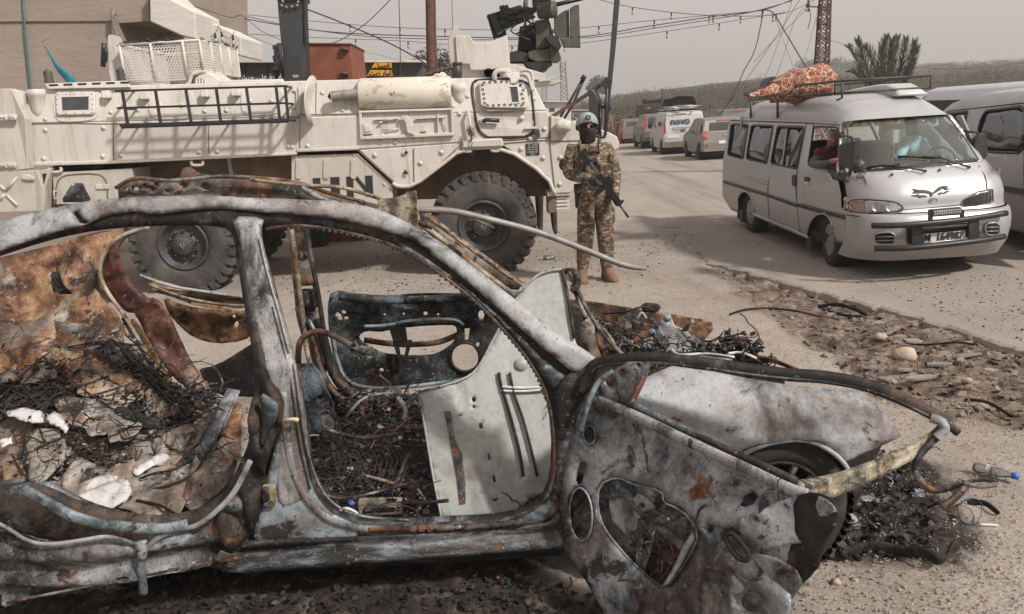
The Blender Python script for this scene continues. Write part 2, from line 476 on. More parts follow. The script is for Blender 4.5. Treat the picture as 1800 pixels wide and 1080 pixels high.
M['plastic_black']=simple('weathered_black_plastic',(.03,.03,.031),.5,0,.3,12,.2,(.12,.10,.085),.35)
M['lamp_clear']=simple('clear_lamp_reflector',(.55,.54,.52),.15,.6,.2,20,.3)
M['clod']=simple('brown_soil_clod',(.15,.115,.09),.95,0,.3,12,.6,(.24,.19,.15),.4)
M['lamp_red']=simple('red_tail_lamp',(.30,.030,.027),.3,0,.2,10,0)
M['lamp_orange']=simple('orange_turn_lamp',(.45,.28,.21),.3,0,.2,10,0)
M['number_plate']=simple('white_number_plate',(.62,.61,.57),.5,0,.06,9,0)
M['ink']=simple('black_lettering',(.02,.02,.022),.6,0,.1)
M['rust_brown']=simple('rust_red_painted_steel',(.20,.065,.035),.75,0,.25,4,.2,(.26,.12,.075),.4)
M['pole_wood']=simple('brown_timber_pole',(.115,.058,.036),.9,0,.35,12,.5)
M['wire']=simple('black_cable',(.03,.028,.027),.7,0,.2)
M['bulb']=simple('dusty_glass_bulb',(.34,.33,.32),.3,0,.2)
M['lattice']=simple('rusty_lattice_steel',(.10,.058,.040),.85,0,.35,8,.2)
M['galv']=simple('far_galvanised_steel',(.22,.20,.19),.8)
M['skin']=simple('weathered_skin',(.36,.17,.115),.55,0,.15,20,.1)
M['turquoise']=simple('turquoise_canvas',(.015,.19,.26),.8,0,.2,8,.3)
M['red_plastic']=simple('red_barrier_plastic',(.42,.035,.03),.5,0,.12,8,0,(.3,.15,.12),.4)
M['white_plastic']=simple('white_barrier_plastic',(.6,.58,.56),.5,0,.12,8,0)
M['blue_plastic']=simple('blue_tarpaulin',(.06,.15,.28),.6,0,.3,5,.3)
M['cloth_white']=simple('sooty_white_cloth',(.62,.60,.60),.85,0,.12,10,.5,(.28,.25,.24),.42,fine=25,bd=.02)
M['b_light']=burnt('fire_bleached_steel',1.02,.08,(.98,1.0,1.02),scale=2.0,soot=-.12,fleck=-.03,brown=.25,rough=.62,metal=.08)
M['b_mid']=burnt('grey_burnt_steel',.52,.25,scale=3.2)
M['b_blue']=burnt('blue_grey_burnt_steel',.70,.08,(.86,1.0,1.10),2.4,brown=.1,soot=.3)
M['b_dark']=burnt('sooty_burnt_steel',-.05,.15,scale=4,soot=.6,fleck=-.04)
M['b_rust']=burnt('rusty_burnt_steel',.40,.50,(1.06,.98,.9),2.8,brown=.8)
_or=[(.36,(.035,.016,.010)),(.45,(.13,.058,.028)),(.53,(.24,.125,.062)),(.61,(.34,.22,.13)),(.70,(.42,.33,.24))]
M['b_orange']=burnt('orange_rusted_steel',.60,.62,(1.1,.97,.85),2.6,_or,brown=.9,soot=.3)
M['b_tan']=burnt('tan_scorched_sheet',.85,.62,(1.12,.98,.84),2.0,[(.36,(.05,.024,.016)),(.45,(.19,.11,.065)),(.53,(.32,.24,.16)),(.64,(.46,.39,.30))],brown=.8,soot=.1)
M['b_redrust']=burnt('red_rusted_steel',.3,.85,(1.1,.92,.84),2.4,[(.36,(.030,.012,.009)),(.46,(.085,.030,.021)),(.56,(.14,.054,.036)),(.68,(.25,.17,.13))],brown=.8,soot=.3)
M['b_panel']=burnt('pale_scorched_panel',1.35,-.1,(.98,1.0,.95),1.5,bump=.25,brown=-.3,soot=-.4,fleck=-.10)
M['char']=simple('black_char',(.014,.012,.011),.9,0,.5,20,.8,(.13,.12,.115),.36,fine=40,bd=.01)
M['wire_burnt']=simple('burnt_copper_wire',(.045,.028,.022),.6,.4,.5,20,.2,(.16,.10,.08),.3)
M['wire_red']=simple('rust_red_wire',(.085,.030,.022),.6,.2,.4,20,.2)
M['rod']=simple('bare_grey_steel_rod',(.22,.20,.19),.55,.3,.25,15,.3,(.34,.32,.30),.4)
M['yellow_stain']=burnt('yellow_stained_steel',.80,.40,(1.12,1.0,.74),6,[(.36,(.06,.035,.02)),(.46,(.20,.14,.07)),(.56,(.33,.27,.16)),(.68,(.44,.39,.28))],soot=.1)
def fbm(x,y,scale,octv=5,seed=0,gain=.5):
 r=np.random.RandomState(seed);out=np.zeros_like(x);amp=1.0;tot=0
 for o in range(octv):
  T=r.rand(256,256);X=x*scale*2**o+37.1*(o+1)+seed;Y_=y*scale*2**o+11.7*(o+1)
  xi=np.floor(X).astype(int);yi=np.floor(Y_).astype(int);fx=X-xi;fy=Y_-yi
  fx=fx*fx*(3-2*fx);fy=fy*fy*(3-2*fy)
  g=lambda a,b:T[a%256,b%256]
  out+=amp*((g(xi,yi)*(1-fx)+g(xi+1,yi)*fx)*(1-fy)+(g(xi,yi+1)*(1-fx)+g(xi+1,yi+1)*fx)*fy)
  tot+=amp;amp*=gain
 return out/tot
def npinside(x,y,poly):
 c=np.zeros(x.shape,bool);j=len(poly)-1
 for i in range(len(poly)):
  xi,yi=poly[i];xj,yj=poly[j]
  c^=((yi>y)!=(yj>y))&(x<(xj-xi)*(y-yi)/(yj-yi+1e-12)+xi);j=i
 return c
def blur(a,k):
 for _ in range(2):
  for ax in(0,1):
   c=np.cumsum(np.pad(a,[(k+1,k) if i==ax else(0,0) for i in(0,1)],mode='edge'),axis=ax)
   a=(np.take(c,range(2*k+1,c.shape[ax]),axis=ax)-np.take(c,range(0,c.shape[ax]-2*k-1),axis=ax))/(2*k+1)
 return a
def gp(L):return[(p.x,p.y) for p in(atZ(a,b) for a,b in L)]
STRIP=gp([(1215,437),(1300,452),(1420,482),(1540,522),(1660,566),(1800,624),(1900,668),(1900,790),(1800,745),(1660,728),(1590,712),(1530,690),(1470,640),(1400,588),(1330,545),(1285,505),(1240,470)])
SOOT=gp([(250,960),(900,960),(1050,1000),(1240,1200),(200,1300),(-400,1300),(-400,900)])
SOOT2=gp([(1440,830),(1520,800),(1640,800),(1700,850),(1730,930),(1690,985),(1560,1000),(1450,990),(1380,1000),(1390,900)])
VAN_SHADE=gp([(1130,395),(1210,372),(1290,384),(1290,420),(1200,425)])  # outline of the minibus shadow, painted dark on the ground
ROADEDGE=gp([(1040,300),(1180,400),(1250,465),(1400,505),(1560,548),(1700,588),(1800,622),(2100,735)])
gx=np.concatenate([-np.geomspace(900,5.2,40),np.arange(-5.0,8.0,.033),np.geomspace(8.2,900,40)])
gy=np.concatenate([np.array([-300,-60,-20,-8,-3,0,1.0]),np.arange(1.6,12.5,.033),np.geomspace(12.7,1500,90)])
GX,GY=np.meshgrid(gx,gy)
wx=GX+(fbm(GX,GY,3.0,4,5)-.5)*.5;wy=GY+(fbm(GX,GY,3.0,4,6)-.5)*.5
near=((GX>-5)&(GX<8)&(GY>1.6)&(GY<12.5)).astype(float)
mstrip=blur(npinside(wx,wy,STRIP).astype(float),2)*near
msoot_shade=blur(npinside(wx,wy,SOOT).astype(float),3)*near
msoot2=blur(npinside(wx,wy,SOOT2).astype(float),3)*near
msoot_shade=np.clip(msoot_shade+msoot2*1.0+.32*blur(npinside(wx,wy,VAN_SHADE).astype(float),3)*near,0,1)  # soot mask, with the painted minibus shadow added faintly
n1=fbm(GX,GY,.5,6,1);n2=fbm(GX,GY,4,5,2);n3=fbm(GX,GY,14,3,3)
GZ=(n1-.5)*.03*near+(n2-.5)*.016*near+(n3-.5)*.010*near
GZ+=mstrip*(-.035+(n2-.5)*.11+(n3-.5)*.05)
GZ+=msoot_shade*np.maximum(0,n3-.45)*.09+msoot2*np.maximum(0,n2-.4)*.10
GZ-=blur(near,1)*0.006
gverts=np.stack([GX.ravel(),GY.ravel(),GZ.ravel()],1)
ny_,nx_=GX.shape
I=np.arange(ny_*nx_).reshape(ny_,nx_)
gq=np.stack([I[:-1,:-1].ravel(),I[:-1,1:].ravel(),I[1:,1:].ravel(),I[1:,:-1].ravel()],1)
def fastmesh(name,verts,quads,mats,attrs={},kind=None,smooth=True):
 me=bpy.data.meshes.new(name);me.vertices.add(len(verts));me.vertices.foreach_set('co',np.asarray(verts,np.float32).ravel())
 k=quads.shape[1];me.loops.add(quads.size);me.loops.foreach_set('vertex_index',quads.astype(np.int32).ravel())
 me.polygons.add(len(quads));me.polygons.foreach_set('loop_start',np.arange(0,quads.size,k,dtype=np.int32))
 me.polygons.foreach_set('use_smooth',np.full(len(quads),smooth));me.update(calc_edges=True);me.validate()
 for a,d in attrs.items():
  at=me.attributes.new(a,'FLOAT','POINT');at.data.foreach_set('value',np.asarray(d,np.float32).ravel())
 for m in(mats if isinstance(mats,list) else[mats]):me.materials.append(m)
 o=bpy.data.objects.new(name,me);COL.objects.link(o)
 if kind:o['kind']=kind
 return o
def zground(x,y):
 if not(-5<x<8 and 1.6<y<12.5):return 0.0
 i=int(np.searchsorted(gy,y));j=int(np.searchsorted(gx,x));return float(GZ[min(i,ny_-1),min(j,nx_-1)])
t=NT('dusty_gravel_ground')
aS=t.n('ShaderNodeAttribute',attribute_name='strip').outputs['Fac'];aT=t.n('ShaderNodeAttribute',attribute_name='soot').outputs['Fac']  # the soot attribute also carries the minibus shadow painted into the colour
c=t.ramp(t.noise(.9,9,.7,.3),[(.3,(.275,.235,.20)),(.7,(.375,.33,.29))])
sp=t.noise(75,3,.75);c=t.mix(t.ramp(sp,[(.53,0),(.60,.7)]),c,(.13,.10,.08));c=t.mix(t.ramp(t.noise(95,3,.7,0,None,3),[(.57,0),(.62,.6)]),c,(.56,.52,.48));c=t.mix(t.ramp(t.noise(24,7,.8,0,None,13),[(.56,0),(.62,.6)]),c,(.16,.125,.10))
c=t.mix(t.ramp(t.noise(2.2,9,.72,.8,None,8),[(.52,0),(.70,.5)]),c,(.24,.185,.145))
c=t.mix(t.ramp(t.noise(.55,8,.7,1.0,(1,.5,1),51),[(.53,0),(.66,.6)]),c,(.19,.155,.13));pv_=t.voro(7.0,'F1',3);pk_=t.mix(1.0,t.ramp(pv_.outputs['Distance'],[(.07,1),(.17,0)]),t.ramp(t.noise(1.9,7,.7,0,None,44),[(.44,0),(.56,1)]),'MULTIPLY');c=t.mix(pk_,c,(.085,.068,.055))
vo=t.voro(1.7,'DISTANCE_TO_EDGE',2);wv=t.noise(5,5)
vm=t.n('ShaderNodeMapping');
mxv=t.mix(.30,t.co(),t.n('ShaderNodeTexNoise').outputs['Color']);t.l(mxv,vo.inputs['Vector'])
ck=t.ramp(vo.outputs[0],[(.0,1),(.011,0)]);gate=t.ramp(t.noise(1.3,7,.7,0,None,33),[(.54,0),(.64,.6)])
c=t.mix(t.mix(1.0,ck,gate,'MULTIPLY'),c,(.11,.085,.068))
cs=t.ramp(t.noise(7,9,.75,.5,None,4),[(.36,(.05,.038,.030)),(.48,(.135,.10,.078)),(.58,(.24,.19,.15)),(.68,(.36,.30,.25))])
v2=t.voro(7.5,'DISTANCE_TO_EDGE',1);t.l(t.mix(.035,t.co(),t.n('ShaderNodeTexNoise').outputs['Color']),v2 .inputs['Vector'])
cs=t.mix(t.ramp(v2 .outputs[0],[(0,.85),(.035,0)]),cs,(.035,.026,.021))
c=t.mix(aS,c,cs)
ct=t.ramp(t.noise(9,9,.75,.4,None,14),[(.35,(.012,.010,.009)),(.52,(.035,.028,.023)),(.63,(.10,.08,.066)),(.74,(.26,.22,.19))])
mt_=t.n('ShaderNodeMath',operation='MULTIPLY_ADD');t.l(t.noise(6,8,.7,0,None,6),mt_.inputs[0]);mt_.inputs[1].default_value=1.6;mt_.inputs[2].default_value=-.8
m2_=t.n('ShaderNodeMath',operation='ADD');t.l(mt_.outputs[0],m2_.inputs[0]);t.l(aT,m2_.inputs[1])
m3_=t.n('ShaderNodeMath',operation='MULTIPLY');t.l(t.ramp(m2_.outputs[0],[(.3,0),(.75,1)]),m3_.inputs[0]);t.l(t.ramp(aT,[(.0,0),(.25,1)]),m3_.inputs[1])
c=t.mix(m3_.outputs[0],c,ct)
t.set(c,.93,0,.25);t.bump(sp,.6,.006);t.bump(t.noise(22,7,.7),.5,.012);t.bump(vo.outputs[0],.0,.0)
M['ground']=t.m
ground=fastmesh('ground',gverts,gq,M['ground'],{'strip':mstrip,'soot':msoot_shade},'structure')  # soot attribute: real soot plus the painted minibus shadow
t=NT('worn_beige_road')
c=t.ramp(t.noise(.6,9,.68,.3),[(.3,(.26,.222,.195)),(.7,(.36,.312,.275))])
c=t.mix(t.ramp(t.noise(.35,6,.6,0,(6,.25,1),4),[(.50,0),(.66,.8)]),c,(.205,.168,.145))
sp=t.noise(85,3,.75);c=t.mix(t.ramp(sp,[(.55,0),(.64,.7)]),c,(.14,.11,.095));c=t.mix(t.ramp(t.noise(105,3,.7,0,None,3),[(.60,0),(.66,.5)]),c,(.58,.52,.47))
c=t.mix(t.ramp(t.noise(1.6,9,.75,.9,None,8),[(.6,0),(.75,.6)]),c,(.20,.155,.125))
t.set(c,.92,0,.25);t.bump(sp,.5,.005);t.bump(t.noise(18,6,.7),.35,.008)
M['road']=t.m
edge=resample([(x,y,0) for x,y in ROADEDGE],.04)
ev=[]
for p in edge:
 k=noise.noise(V((p.x*5,p.y*5,0)))*.06+noise.noise(V((p.x*22,p.y*22,3)))*.025
 ev.append((p.x+k,p.y+k*.4))
ev=[(3.9,60.0),(3.75,40.0)]+ev
rv=[];rq=[]
for(x,y) in ev:
 k=min(1,max(0,(10.5-y)/2.0));hv=noise.noise(V((x*9,y*9,7)))*.012
 rv+=[(x-.012,y-.01,-.08),(x+.004,y,-.012+(.016+hv*.6)*k),(x+.03+hv,y+.02,-.008+.026*k),(x+.6,y+.1,.006+.014*k),(15.0,y+1.2,.02)]
for i in range(len(ev)-1):
 for k in range(4):rq.append((i*5+k,i*5+k+1,(i+1)*5+k+1,(i+1)*5+k))
road=fastmesh('road',np.array(rv),np.array(rq),M['road'],kind='structure',smooth=False)
RZ=.02
RID=[(-400,215),(700,206),(930,200),(1000,196),(1060,174),(1090,168),(1150,160),(1250,146),(1330,138),(1410,131),(1480,124),(1600,120),(1700,114),(1800,109),(2300,100)]
raz,rel=[],[]
for px,py in RID:
 d=ray(px,py);raz.append(math.atan2(d.x,d.y));rel.append(d.z/math.hypot(d.x,d.y))
hx=np.linspace(-330,520,300);hy=np.concatenate([np.linspace(46,130,90),np.linspace(132,520,150)])
HX,HY=np.meshgrid(hx,hy);AZ=np.arctan2(HX,HY);DD=np.hypot(HX,HY);EL=np.interp(AZ,raz,rel)
HN=fbm(HX,HY,.012,5,11);HN2=fbm(HX,HY,.06,4,12)
s_=np.clip((DD-48)/(290-48),0,1);sm=s_**1.15
HZ=1.75*sm+(EL*290)*sm*(1+0*HN)+(HN-.5)*9*s_*(1-s_)*4*.6+(HN2-.5)*1.6*s_
HZ=np.where(DD>290,(1.75+EL*290)-(DD-290)*.02,HZ)-.12
HZ=HZ+.5*np.sin(HZ*2.0)*s_*.6
J=np.arange(HX.size).reshape(HX.shape)
hq=np.stack([J[:-1,:-1].ravel(),J[:-1,1:].ravel(),J[1:,1:].ravel(),J[1:,:-1].ravel()],1)
t=NT('dry_grass_hillside')
c=t.ramp(t.noise(.05,9,.7,.5),[(.35,(.04,.038,.024)),(.5,(.072,.064,.042)),(.62,(.12,.10,.072)),(.72,(.21,.175,.135))])
c=t.mix(t.ramp(t.noise(.5,8,.75),[(.48,0),(.6,.8)]),c,(.032,.032,.02))
c=t.mix(t.ramp(t.noise(.045,7,.7,.2,(.22,1.6,3),7),[(.60,0),(.66,.9)]),c,(.34,.29,.235))
t.set(c,.95,0,.1);t.bump(t.noise(.9,7,.7),1,.6);M['hill']=t.m
hills=fastmesh('hills',np.stack([HX.ravel(),HY.ravel(),HZ.ravel()],1),hq,M['hill'],kind='structure')
def hz(x,y):
 i=min(max(int(np.searchsorted(hy,y)),0),len(hy)-1);j=min(max(int(np.searchsorted(hx,x)),0),len(hx)-1)
 return float(HZ[i,j])
def leafmat(name,lo,hi,scale=.8):
 t=NT(name);t.set(t.ramp(t.noise(scale,5,.7),[(.35,lo),(.65,hi)]),.8,0,.2);return t.m
M['scrub']=leafmat('dry_scrub_leaves',(.045,.042,.027),(.088,.078,.052))
M['scrub2']=leafmat('dark_scrub_leaves',(.026,.027,.018),(.055,.053,.036))
M['straw']=leafmat('straw_grass_blades',(.16,.13,.065),(.40,.33,.20),2)
M['pine']=leafmat('dark_tree_foliage',(.012,.016,.010),(.045,.05,.028),.3)
def leaves(mb,c,R,n,s,flat=1.0,mi=0,r=rnd):
 """n leaf-sized faces spread through an ellipsoid"""
 for _ in range(n):
  while True:
   q=V((r.uniform(-1,1),r.uniform(-1,1),r.uniform(-1,1)))
   if.15<q.length<1:break
  p=V(c)+V((q.x*R[0],q.y*R[1],q.z*R[2]));a=V((r.gauss(0,1),r.gauss(0,1),r.gauss(0,1)*flat)).normalized()
  b=a.orthogonal().normalized();k=s*r.uniform(.6,1.4)
  mb.add([p-a*k,p+b*k*.5,p+a*k,p-b*k*.5],[(0,1,2,3)],mi)
r=random.Random(21)
mb=MB();cnt=0
while cnt<2000:
 az=r.uniform(-.02,.62);dd=62+190*r.random()**1.2;x=math.sin(az)*dd;y=math.cos(az)*dd
 if y<50:continue
 z=hz(x,y);R=(.4+1.2*r.random()**2.5)*(1+dd/400)
 if noise.noise(V((x*.022,y*.022,0)))<.02:continue
 leaves(mb,(x,y,z+R*.35),(R,R,R*.45),60,.09*R,1,0 if r.random()<.6 else 1,r);cnt+=1
tag(mb.build('hillside_scrub',[M['scrub'],M['scrub2']],recalc=False),'dry olive brown scrub covering the slope behind the vehicle queue','scrub',kind='stuff')
mb=MB()
for _ in range(9000):
 x=r.uniform(6.2,30);y=r.uniform(47,64)
 if x<8.8 and y<52:continue
 h=r.uniform(.5,1.7);z=max(hz(x,y),0)-.05;a=r.uniform(0,6.28);lx,ly=r.uniform(-.3,.3),r.uniform(-.3,.3);w_=.05
 mb.add([(x-w_*math.cos(a),y-w_*math.sin(a),z),(x+w_*math.cos(a),y+w_*math.sin(a),z),(x+lx,y+ly,z+h)],[(0,1,2)],0 if r.random()<.7 else 1)
for _ in range(160):
 x=r.uniform(7.5,30);y=r.uniform(50,66);R=r.uniform(.5,1.3);leaves(mb,(x,y,max(hz(x,y),0)+R*.6),(R,R,R*.9),70,.13,1,1 if r.random()<.6 else 2,r)
tag(mb.build('tall_dry_grass',[M['straw'],M['scrub'],M['scrub2']],recalc=False),'tall straw coloured grass along the far verge behind the queue of cars','grass',kind='stuff')
mb=MB()
for _ in range(46):
 px=r.uniform(1408,1520);py=118-12*math.sin((px-1400)/120*3.14)**.5;p=atY(px,py+r.uniform(-2,10),300+r.uniform(-6,6));R=r.uniform(2.0,3.6)
 leaves(mb,p-V((0,0,1)),(R,R,R*.8),300,.26,1,0,r)
for _ in range(60):
 px=r.uniform(1600,1830);k=(px-1600)/230;p=atY(px,118-k*9+r.uniform(-3,2),292);R=r.uniform(.8,2.0)
 leaves(mb,p,(R*1.5,R,R*.7),200,.16,1,0,r)
for _ in range(24):
 px=r.uniform(1090,1400);p=atY(px,172-(px-1090)*.135,290);R=r.uniform(.5,1.0);leaves(mb,p,(R*2.5,R,R*.5),110,.14,1,0,r)
tag(mb.build('ridge_woods',M['pine'],recalc=False),'dark line of woods on the hazy ridge behind the lattice mast','trees',kind='stuff')
def tree(px,pb,Y,spots,label,dens=140,leaf=.12,trunk_r=.12,mat='pine',group=None,zb=None):
 base=atY(px,pb,Y);
 if zb is not None:base.z=zb
 tr=thing('tree',label,'tree',base,group=group)
 mb=MB();tops=[atY(a,b,Y) for a,b,_ in spots];mid=base.lerp(sum(tops,V((0,0,0)))/len(tops),.55)
 mb.tube(curve3([base,base.lerp(mid,.5)+V((.1,0,0)),mid],4),trunk_r,8)
 for q in tops:mb.tube(curve3([mid,mid.lerp(q,.5)+V((0,.1,.2)),q],3),[trunk_r*.55,trunk_r*.5,trunk_r*.45,trunk_r*.35,trunk_r*.3,trunk_r*.2,trunk_r*.1],5)
 mb.build('trunk',M['pole_wood'],tr)
 mb=MB()
 for(a,b,R),q in zip(spots,tops):leaves(mb,q,(R,R,R*.8),dens,leaf,1,0,r)
 mb.build('crown',M[mat],tr,recalc=False);return tr
tree(1050,182,200,[(1046,150,2.2),(1056,147,2.4),(1042,156,1.6),(1062,156,1.6)],'hazy round tree on the ridge left of the tarpaulin truck',160,.5,.4)
tree(742,180,24,[(730,122,.35),(745,112,.45),(760,104,.5),(775,108,.5),(786,118,.4),(752,122,.5),(770,124,.5),(735,130,.35)],'thin grey tree showing above the armoured vehicle beside the timber pole',210,.045,.08,'scrub2',zb=0)
def plaster(name,a,b,stain=(.2,.16,.13)):
 t=NT(name);c=t.ramp(t.noise(.7,8,.65,.3),[(.3,a),(.7,b)])
 c=t.mix(t.ramp(t.noise(1.6,9,.75,.6,(1,1,.5),5),[(.6,0),(.78,.5)]),c,stain)
 c=t.mix(t.ramp(t.noise(14,6,.7,.3,None,9),[(.66,0),(.74,.5)]),c,stain)
 t.set(c,.92,0,.2);t.bump(t.noise(14,7,.7),.45,.02);t.bump(t.noise(1.1,4,.6,0,(1,1,4)),.5,.04);return t.m
M['plaster']=plaster('rough_beige_plaster',(.255,.21,.18),(.325,.275,.24))
M['plaster_white']=plaster('weathered_white_render',(.50,.47,.43),(.63,.60,.56),(.30,.25,.20))
Yw=13.2
def polyY(mb,L,Y,thick,mi=0):
 pts=[]
 for q in L:
  p=atY(q[0],q[1],Y)
  if len(q)>2:p.z=-.05
  pts.append(p)
 return mb.prism(pts,(0,thick,0),mi)
bld=thing('plastered_building','beige plastered building with white balconies behind the armoured vehicle','building',V((-6,Yw,0)))
mb=MB();polyY(mb,[(-420,-160),(255,-160),(262,37),(208,41),(208,41,0),(-420,-160,0)],Yw,5);mb.build('wall',M['plaster'],bld)
mb=MB();polyY(mb,[(-420,36),(200,33),(200,37),(-420,40)],Yw-.03,.03);mb.build('plaster_ledge',M['plaster'],bld)
mb=MB();mb.tube([atY(38,-60,Yw-.05),atY(44,60,Yw-.05),atY(53,145,Yw-.05),atY(54,200,Yw-.05)],.018,6);mb.build('teal_cable',simple('teal_cable_sheath',(.05,.14,.13),.6),bld)
mb=MB();polyY(mb,[(205,20),(345,60),(395,75),(395,75,0),(205,20,0)],Yw+1.6,.2);mb.build('recess_wall',plaster('recess_wall_render',(.42,.35,.30),(.52,.45,.39)),bld)
mb=MB();polyY(mb,[(262,-30),(270,-30),(296,-4),(343,21),(345,70),(320,64),(263,38)],Yw-.25,1.1);mb.build('balcony',M['plaster_white'],bld,bevel=.02)
mb=MB();polyY(mb,[(345,42),(378,42),(383,44),(424,65),(425,100),(382,84),(345,74)],Yw+.5,1.2);mb.build('balcony',M['plaster_white'],bld,bevel=.02)
mb=MB();mb.tube([atY(200,18,Yw-.15),atY(198,30,Yw-.15),atY(206,66,Yw-.1),atY(207,130,Yw-.1)],.035,8)
for k in range(9):mb.tube([atY(193+12*r.random(),14+14*r.random(),Yw-.15) for _ in range(3)],.012,5)
mb.build('broken_drainpipe',M['galv'],bld)
mb=MB()
for x0 in(233,238,245):mb.tube([atY(x0,48,Yw+1.3),atY(x0+1,100,Yw+1.3)],.035,6)
mb.build('window_bars',M['plastic_black'],bld)
Ys=22.0
shop=thing('dark_shop_building','low dark grey shop with orange signs seen behind the rust brown box','building',(-6,Ys,0))
mb=MB();polyY(mb,[(340,109),(742,108),(742,108,0),(340,109,0)],Ys,6);mb.build('wall',simple('dark_grey_cladding',(.062,.062,.07),.6,0,.2,1,.1,(.12,.11,.105),.4),shop)
mb=MB();polyY(mb,[(336,105.5),(746,105.5),(746,109.5),(336,110)],Ys-.25,6.4);mb.build('roof_edge',M['plaster_white'],shop)
for x in(430,470,620,640,660,700):
 mb=MB();polyY(mb,[(x,111),(x+1.2,111),(x+1.2,160),(x,160)],Ys-.02,.02);mb.build('cladding_seam',M['dark_inside'],shop)
ora=simple('orange_sign_board',(.62,.29,.02),.5,0,.08,2,0)
def text(name,s,p,size,ex,ey,mat,parent,depth=.003,align='CENTER',bold=0,sx=1,font=None):
 cu=bpy.data.curves.new(name,'FONT');cu.body=s;cu.size=size;cu.extrude=depth;cu.align_x=align;cu.align_y='CENTER';cu.offset=bold
 o=bpy.data.objects.new(name,cu);COL.objects.link(o);ex=V(ex).normalized();ey=V(ey);ey=(ey-ex*ey.dot(ex)).normalized();ez=ex.cross(ey)
 m=Matrix(((ex.x,ey.x,ez.x,p[0]),(ex.y,ey.y,ez.y,p[1]),(ex.z,ey.z,ez.z,p[2]),(0,0,0,1)))@Matrix.Diagonal((sx,1,1,1))
 dg=bpy.context.evaluated_depsgraph_get();me=bpy.data.meshes.new_from_object(o.evaluated_get(dg));bpy.data.objects.remove(o)
 me.transform(m);me.materials.clear();me.materials.append(mat)
 o=bpy.data.objects.new(name,me);COL.objects.link(o)
 if parent is not None:par(o,parent)
 return o
for L,s,c_ in(([(659,110.5),(688,110.5),(688,119.5),(653,119.5)],'\ufede\ufef4\ufeb4\ufecf',(672,115)),([(651,123.5),(688,123.5),(690,133.5),(645,133.5)],'\ufe96\ufef3\ufeaf \ufead\ufe8e\ufef4\ufecf',(669,128.5))):
 mb=MB();polyY(mb,L,Ys-.3,.08);sg=mb.build('sign',ora,shop)
 text('lettering',s,atY(c_[0],c_[1],Ys-.31),.17,(1,0,-.03),(0,0,1),M['ink'],sg,bold=.004)
text('lettering','\ufeb6\ufe92\ufea3 \ufef2\ufee0\ufecb \ufe93\ufead\ufe8d\ufea9\ufe88\ufe91',atY(459,136,Ys-.03),.19,(1,0,-.03),(0,0,1),M['white_plastic'],shop,bold=.003)
Yb=12.2
bm_=thing('black_steel_boom','tall black box-section steel boom rising behind the armoured vehicle roof','crane boom',(-3.9,Yb,0))
mb=MB();L=[(486,-60),(531,-60),(533,30),(537.5,145),(537.5,145,0),(500,145,0),(500,145),(488,12)]
polyY(mb,L,Yb,.32);mb.build('boom',M['charcoal'],bm_,bevel=.012)
mb=MB();polyY(mb,[(533,-60),(536,-60),(538.5,75),(535.5,75)],Yb-.03,.1);polyY(mb,[(484,-60),(534,-60),(534,1),(486,1)],Yb-.03,.38);mb.build('edge_plate',M['black_steel'],bm_)
mb=MB()
for k,(x,y) in enumerate([(495,10),(503,13),(513,12),(522,10),(497,3),(524,4)]):mb.cyl(atY(x,y,Yb-.05),atY(x,y,Yb),.022,8)
mb.build('bolt',M['galv'],bm_)
mb=MB()
for k in range(3):mb.tube([atY(515+k*3.2,132,Yb-.012),atY(516.2+k*3.2,137,Yb-.012),atY(518+k*3.2,132.5,Yb-.012)],.006,4)
mb.build('painted_mark',M['white_plastic'],bm_)
mb=MB()
mb.tube([atY(491,76,Yb-.1),atY(492,110,Yb-.1),atY(485,140,Yb-.1)],.03,7);mb.tube([atY(487,78,Yb-.15),atY(484,100,Yb-.15),atY(482,128,Yb-.15)],.022,7);mb.tube([atY(495,80,Yb-.1),atY(497,138,Yb-.1)],.02,6)
for k in range(5):mb.box(atY(485+2*(k%2),84+k*9,Yb-.17),(.08,.06,.06))
mb.build('lever_linkage',M['black_steel'],bm_)
bx=thing('rust_brown_box','rust brown steel equipment box beside the black boom','steel box',(-3.0,12.7,0))
mb=MB();polyY(mb,[(537,76.5),(616,77.5),(617,77.5,0),(537,76.5,0)],12.6,1.2);mb.build('body',M['rust_brown'],bx,bevel=.015)
mb=MB();polyY(mb,[(536,75),(617.5,76),(617.5,79),(536,78)],12.57,1.26);mb.build('lid_edge',M['rust_brown'],bx,bevel=.008)
for y in(86,129):
 mb=MB();mb.box(atY(606,y,12.56),(.12,.05,.07));mb.cyl(atY(601,y+.5,12.52),atY(611,y+.5,12.52),.018,6);mb.build('hinge',M['lattice'],bx)
pl_=thing('timber_pole','brown round timber utility pole standing behind the armoured vehicle','utility pole',(-1.3,14,0))
mb=MB();a=atY(755.5,-80,14);b=atY(761,300,14);mb.tube(resample([b,a],.5),.083,14);mb.build('shaft',M['pole_wood'],pl_)
mb=MB();mb.tube([atY(765,-60,13.93),atY(766.5,60,13.93),atY(770,140,13.93)],.008,5);mb.build('down_cable',M['galv'],pl_)
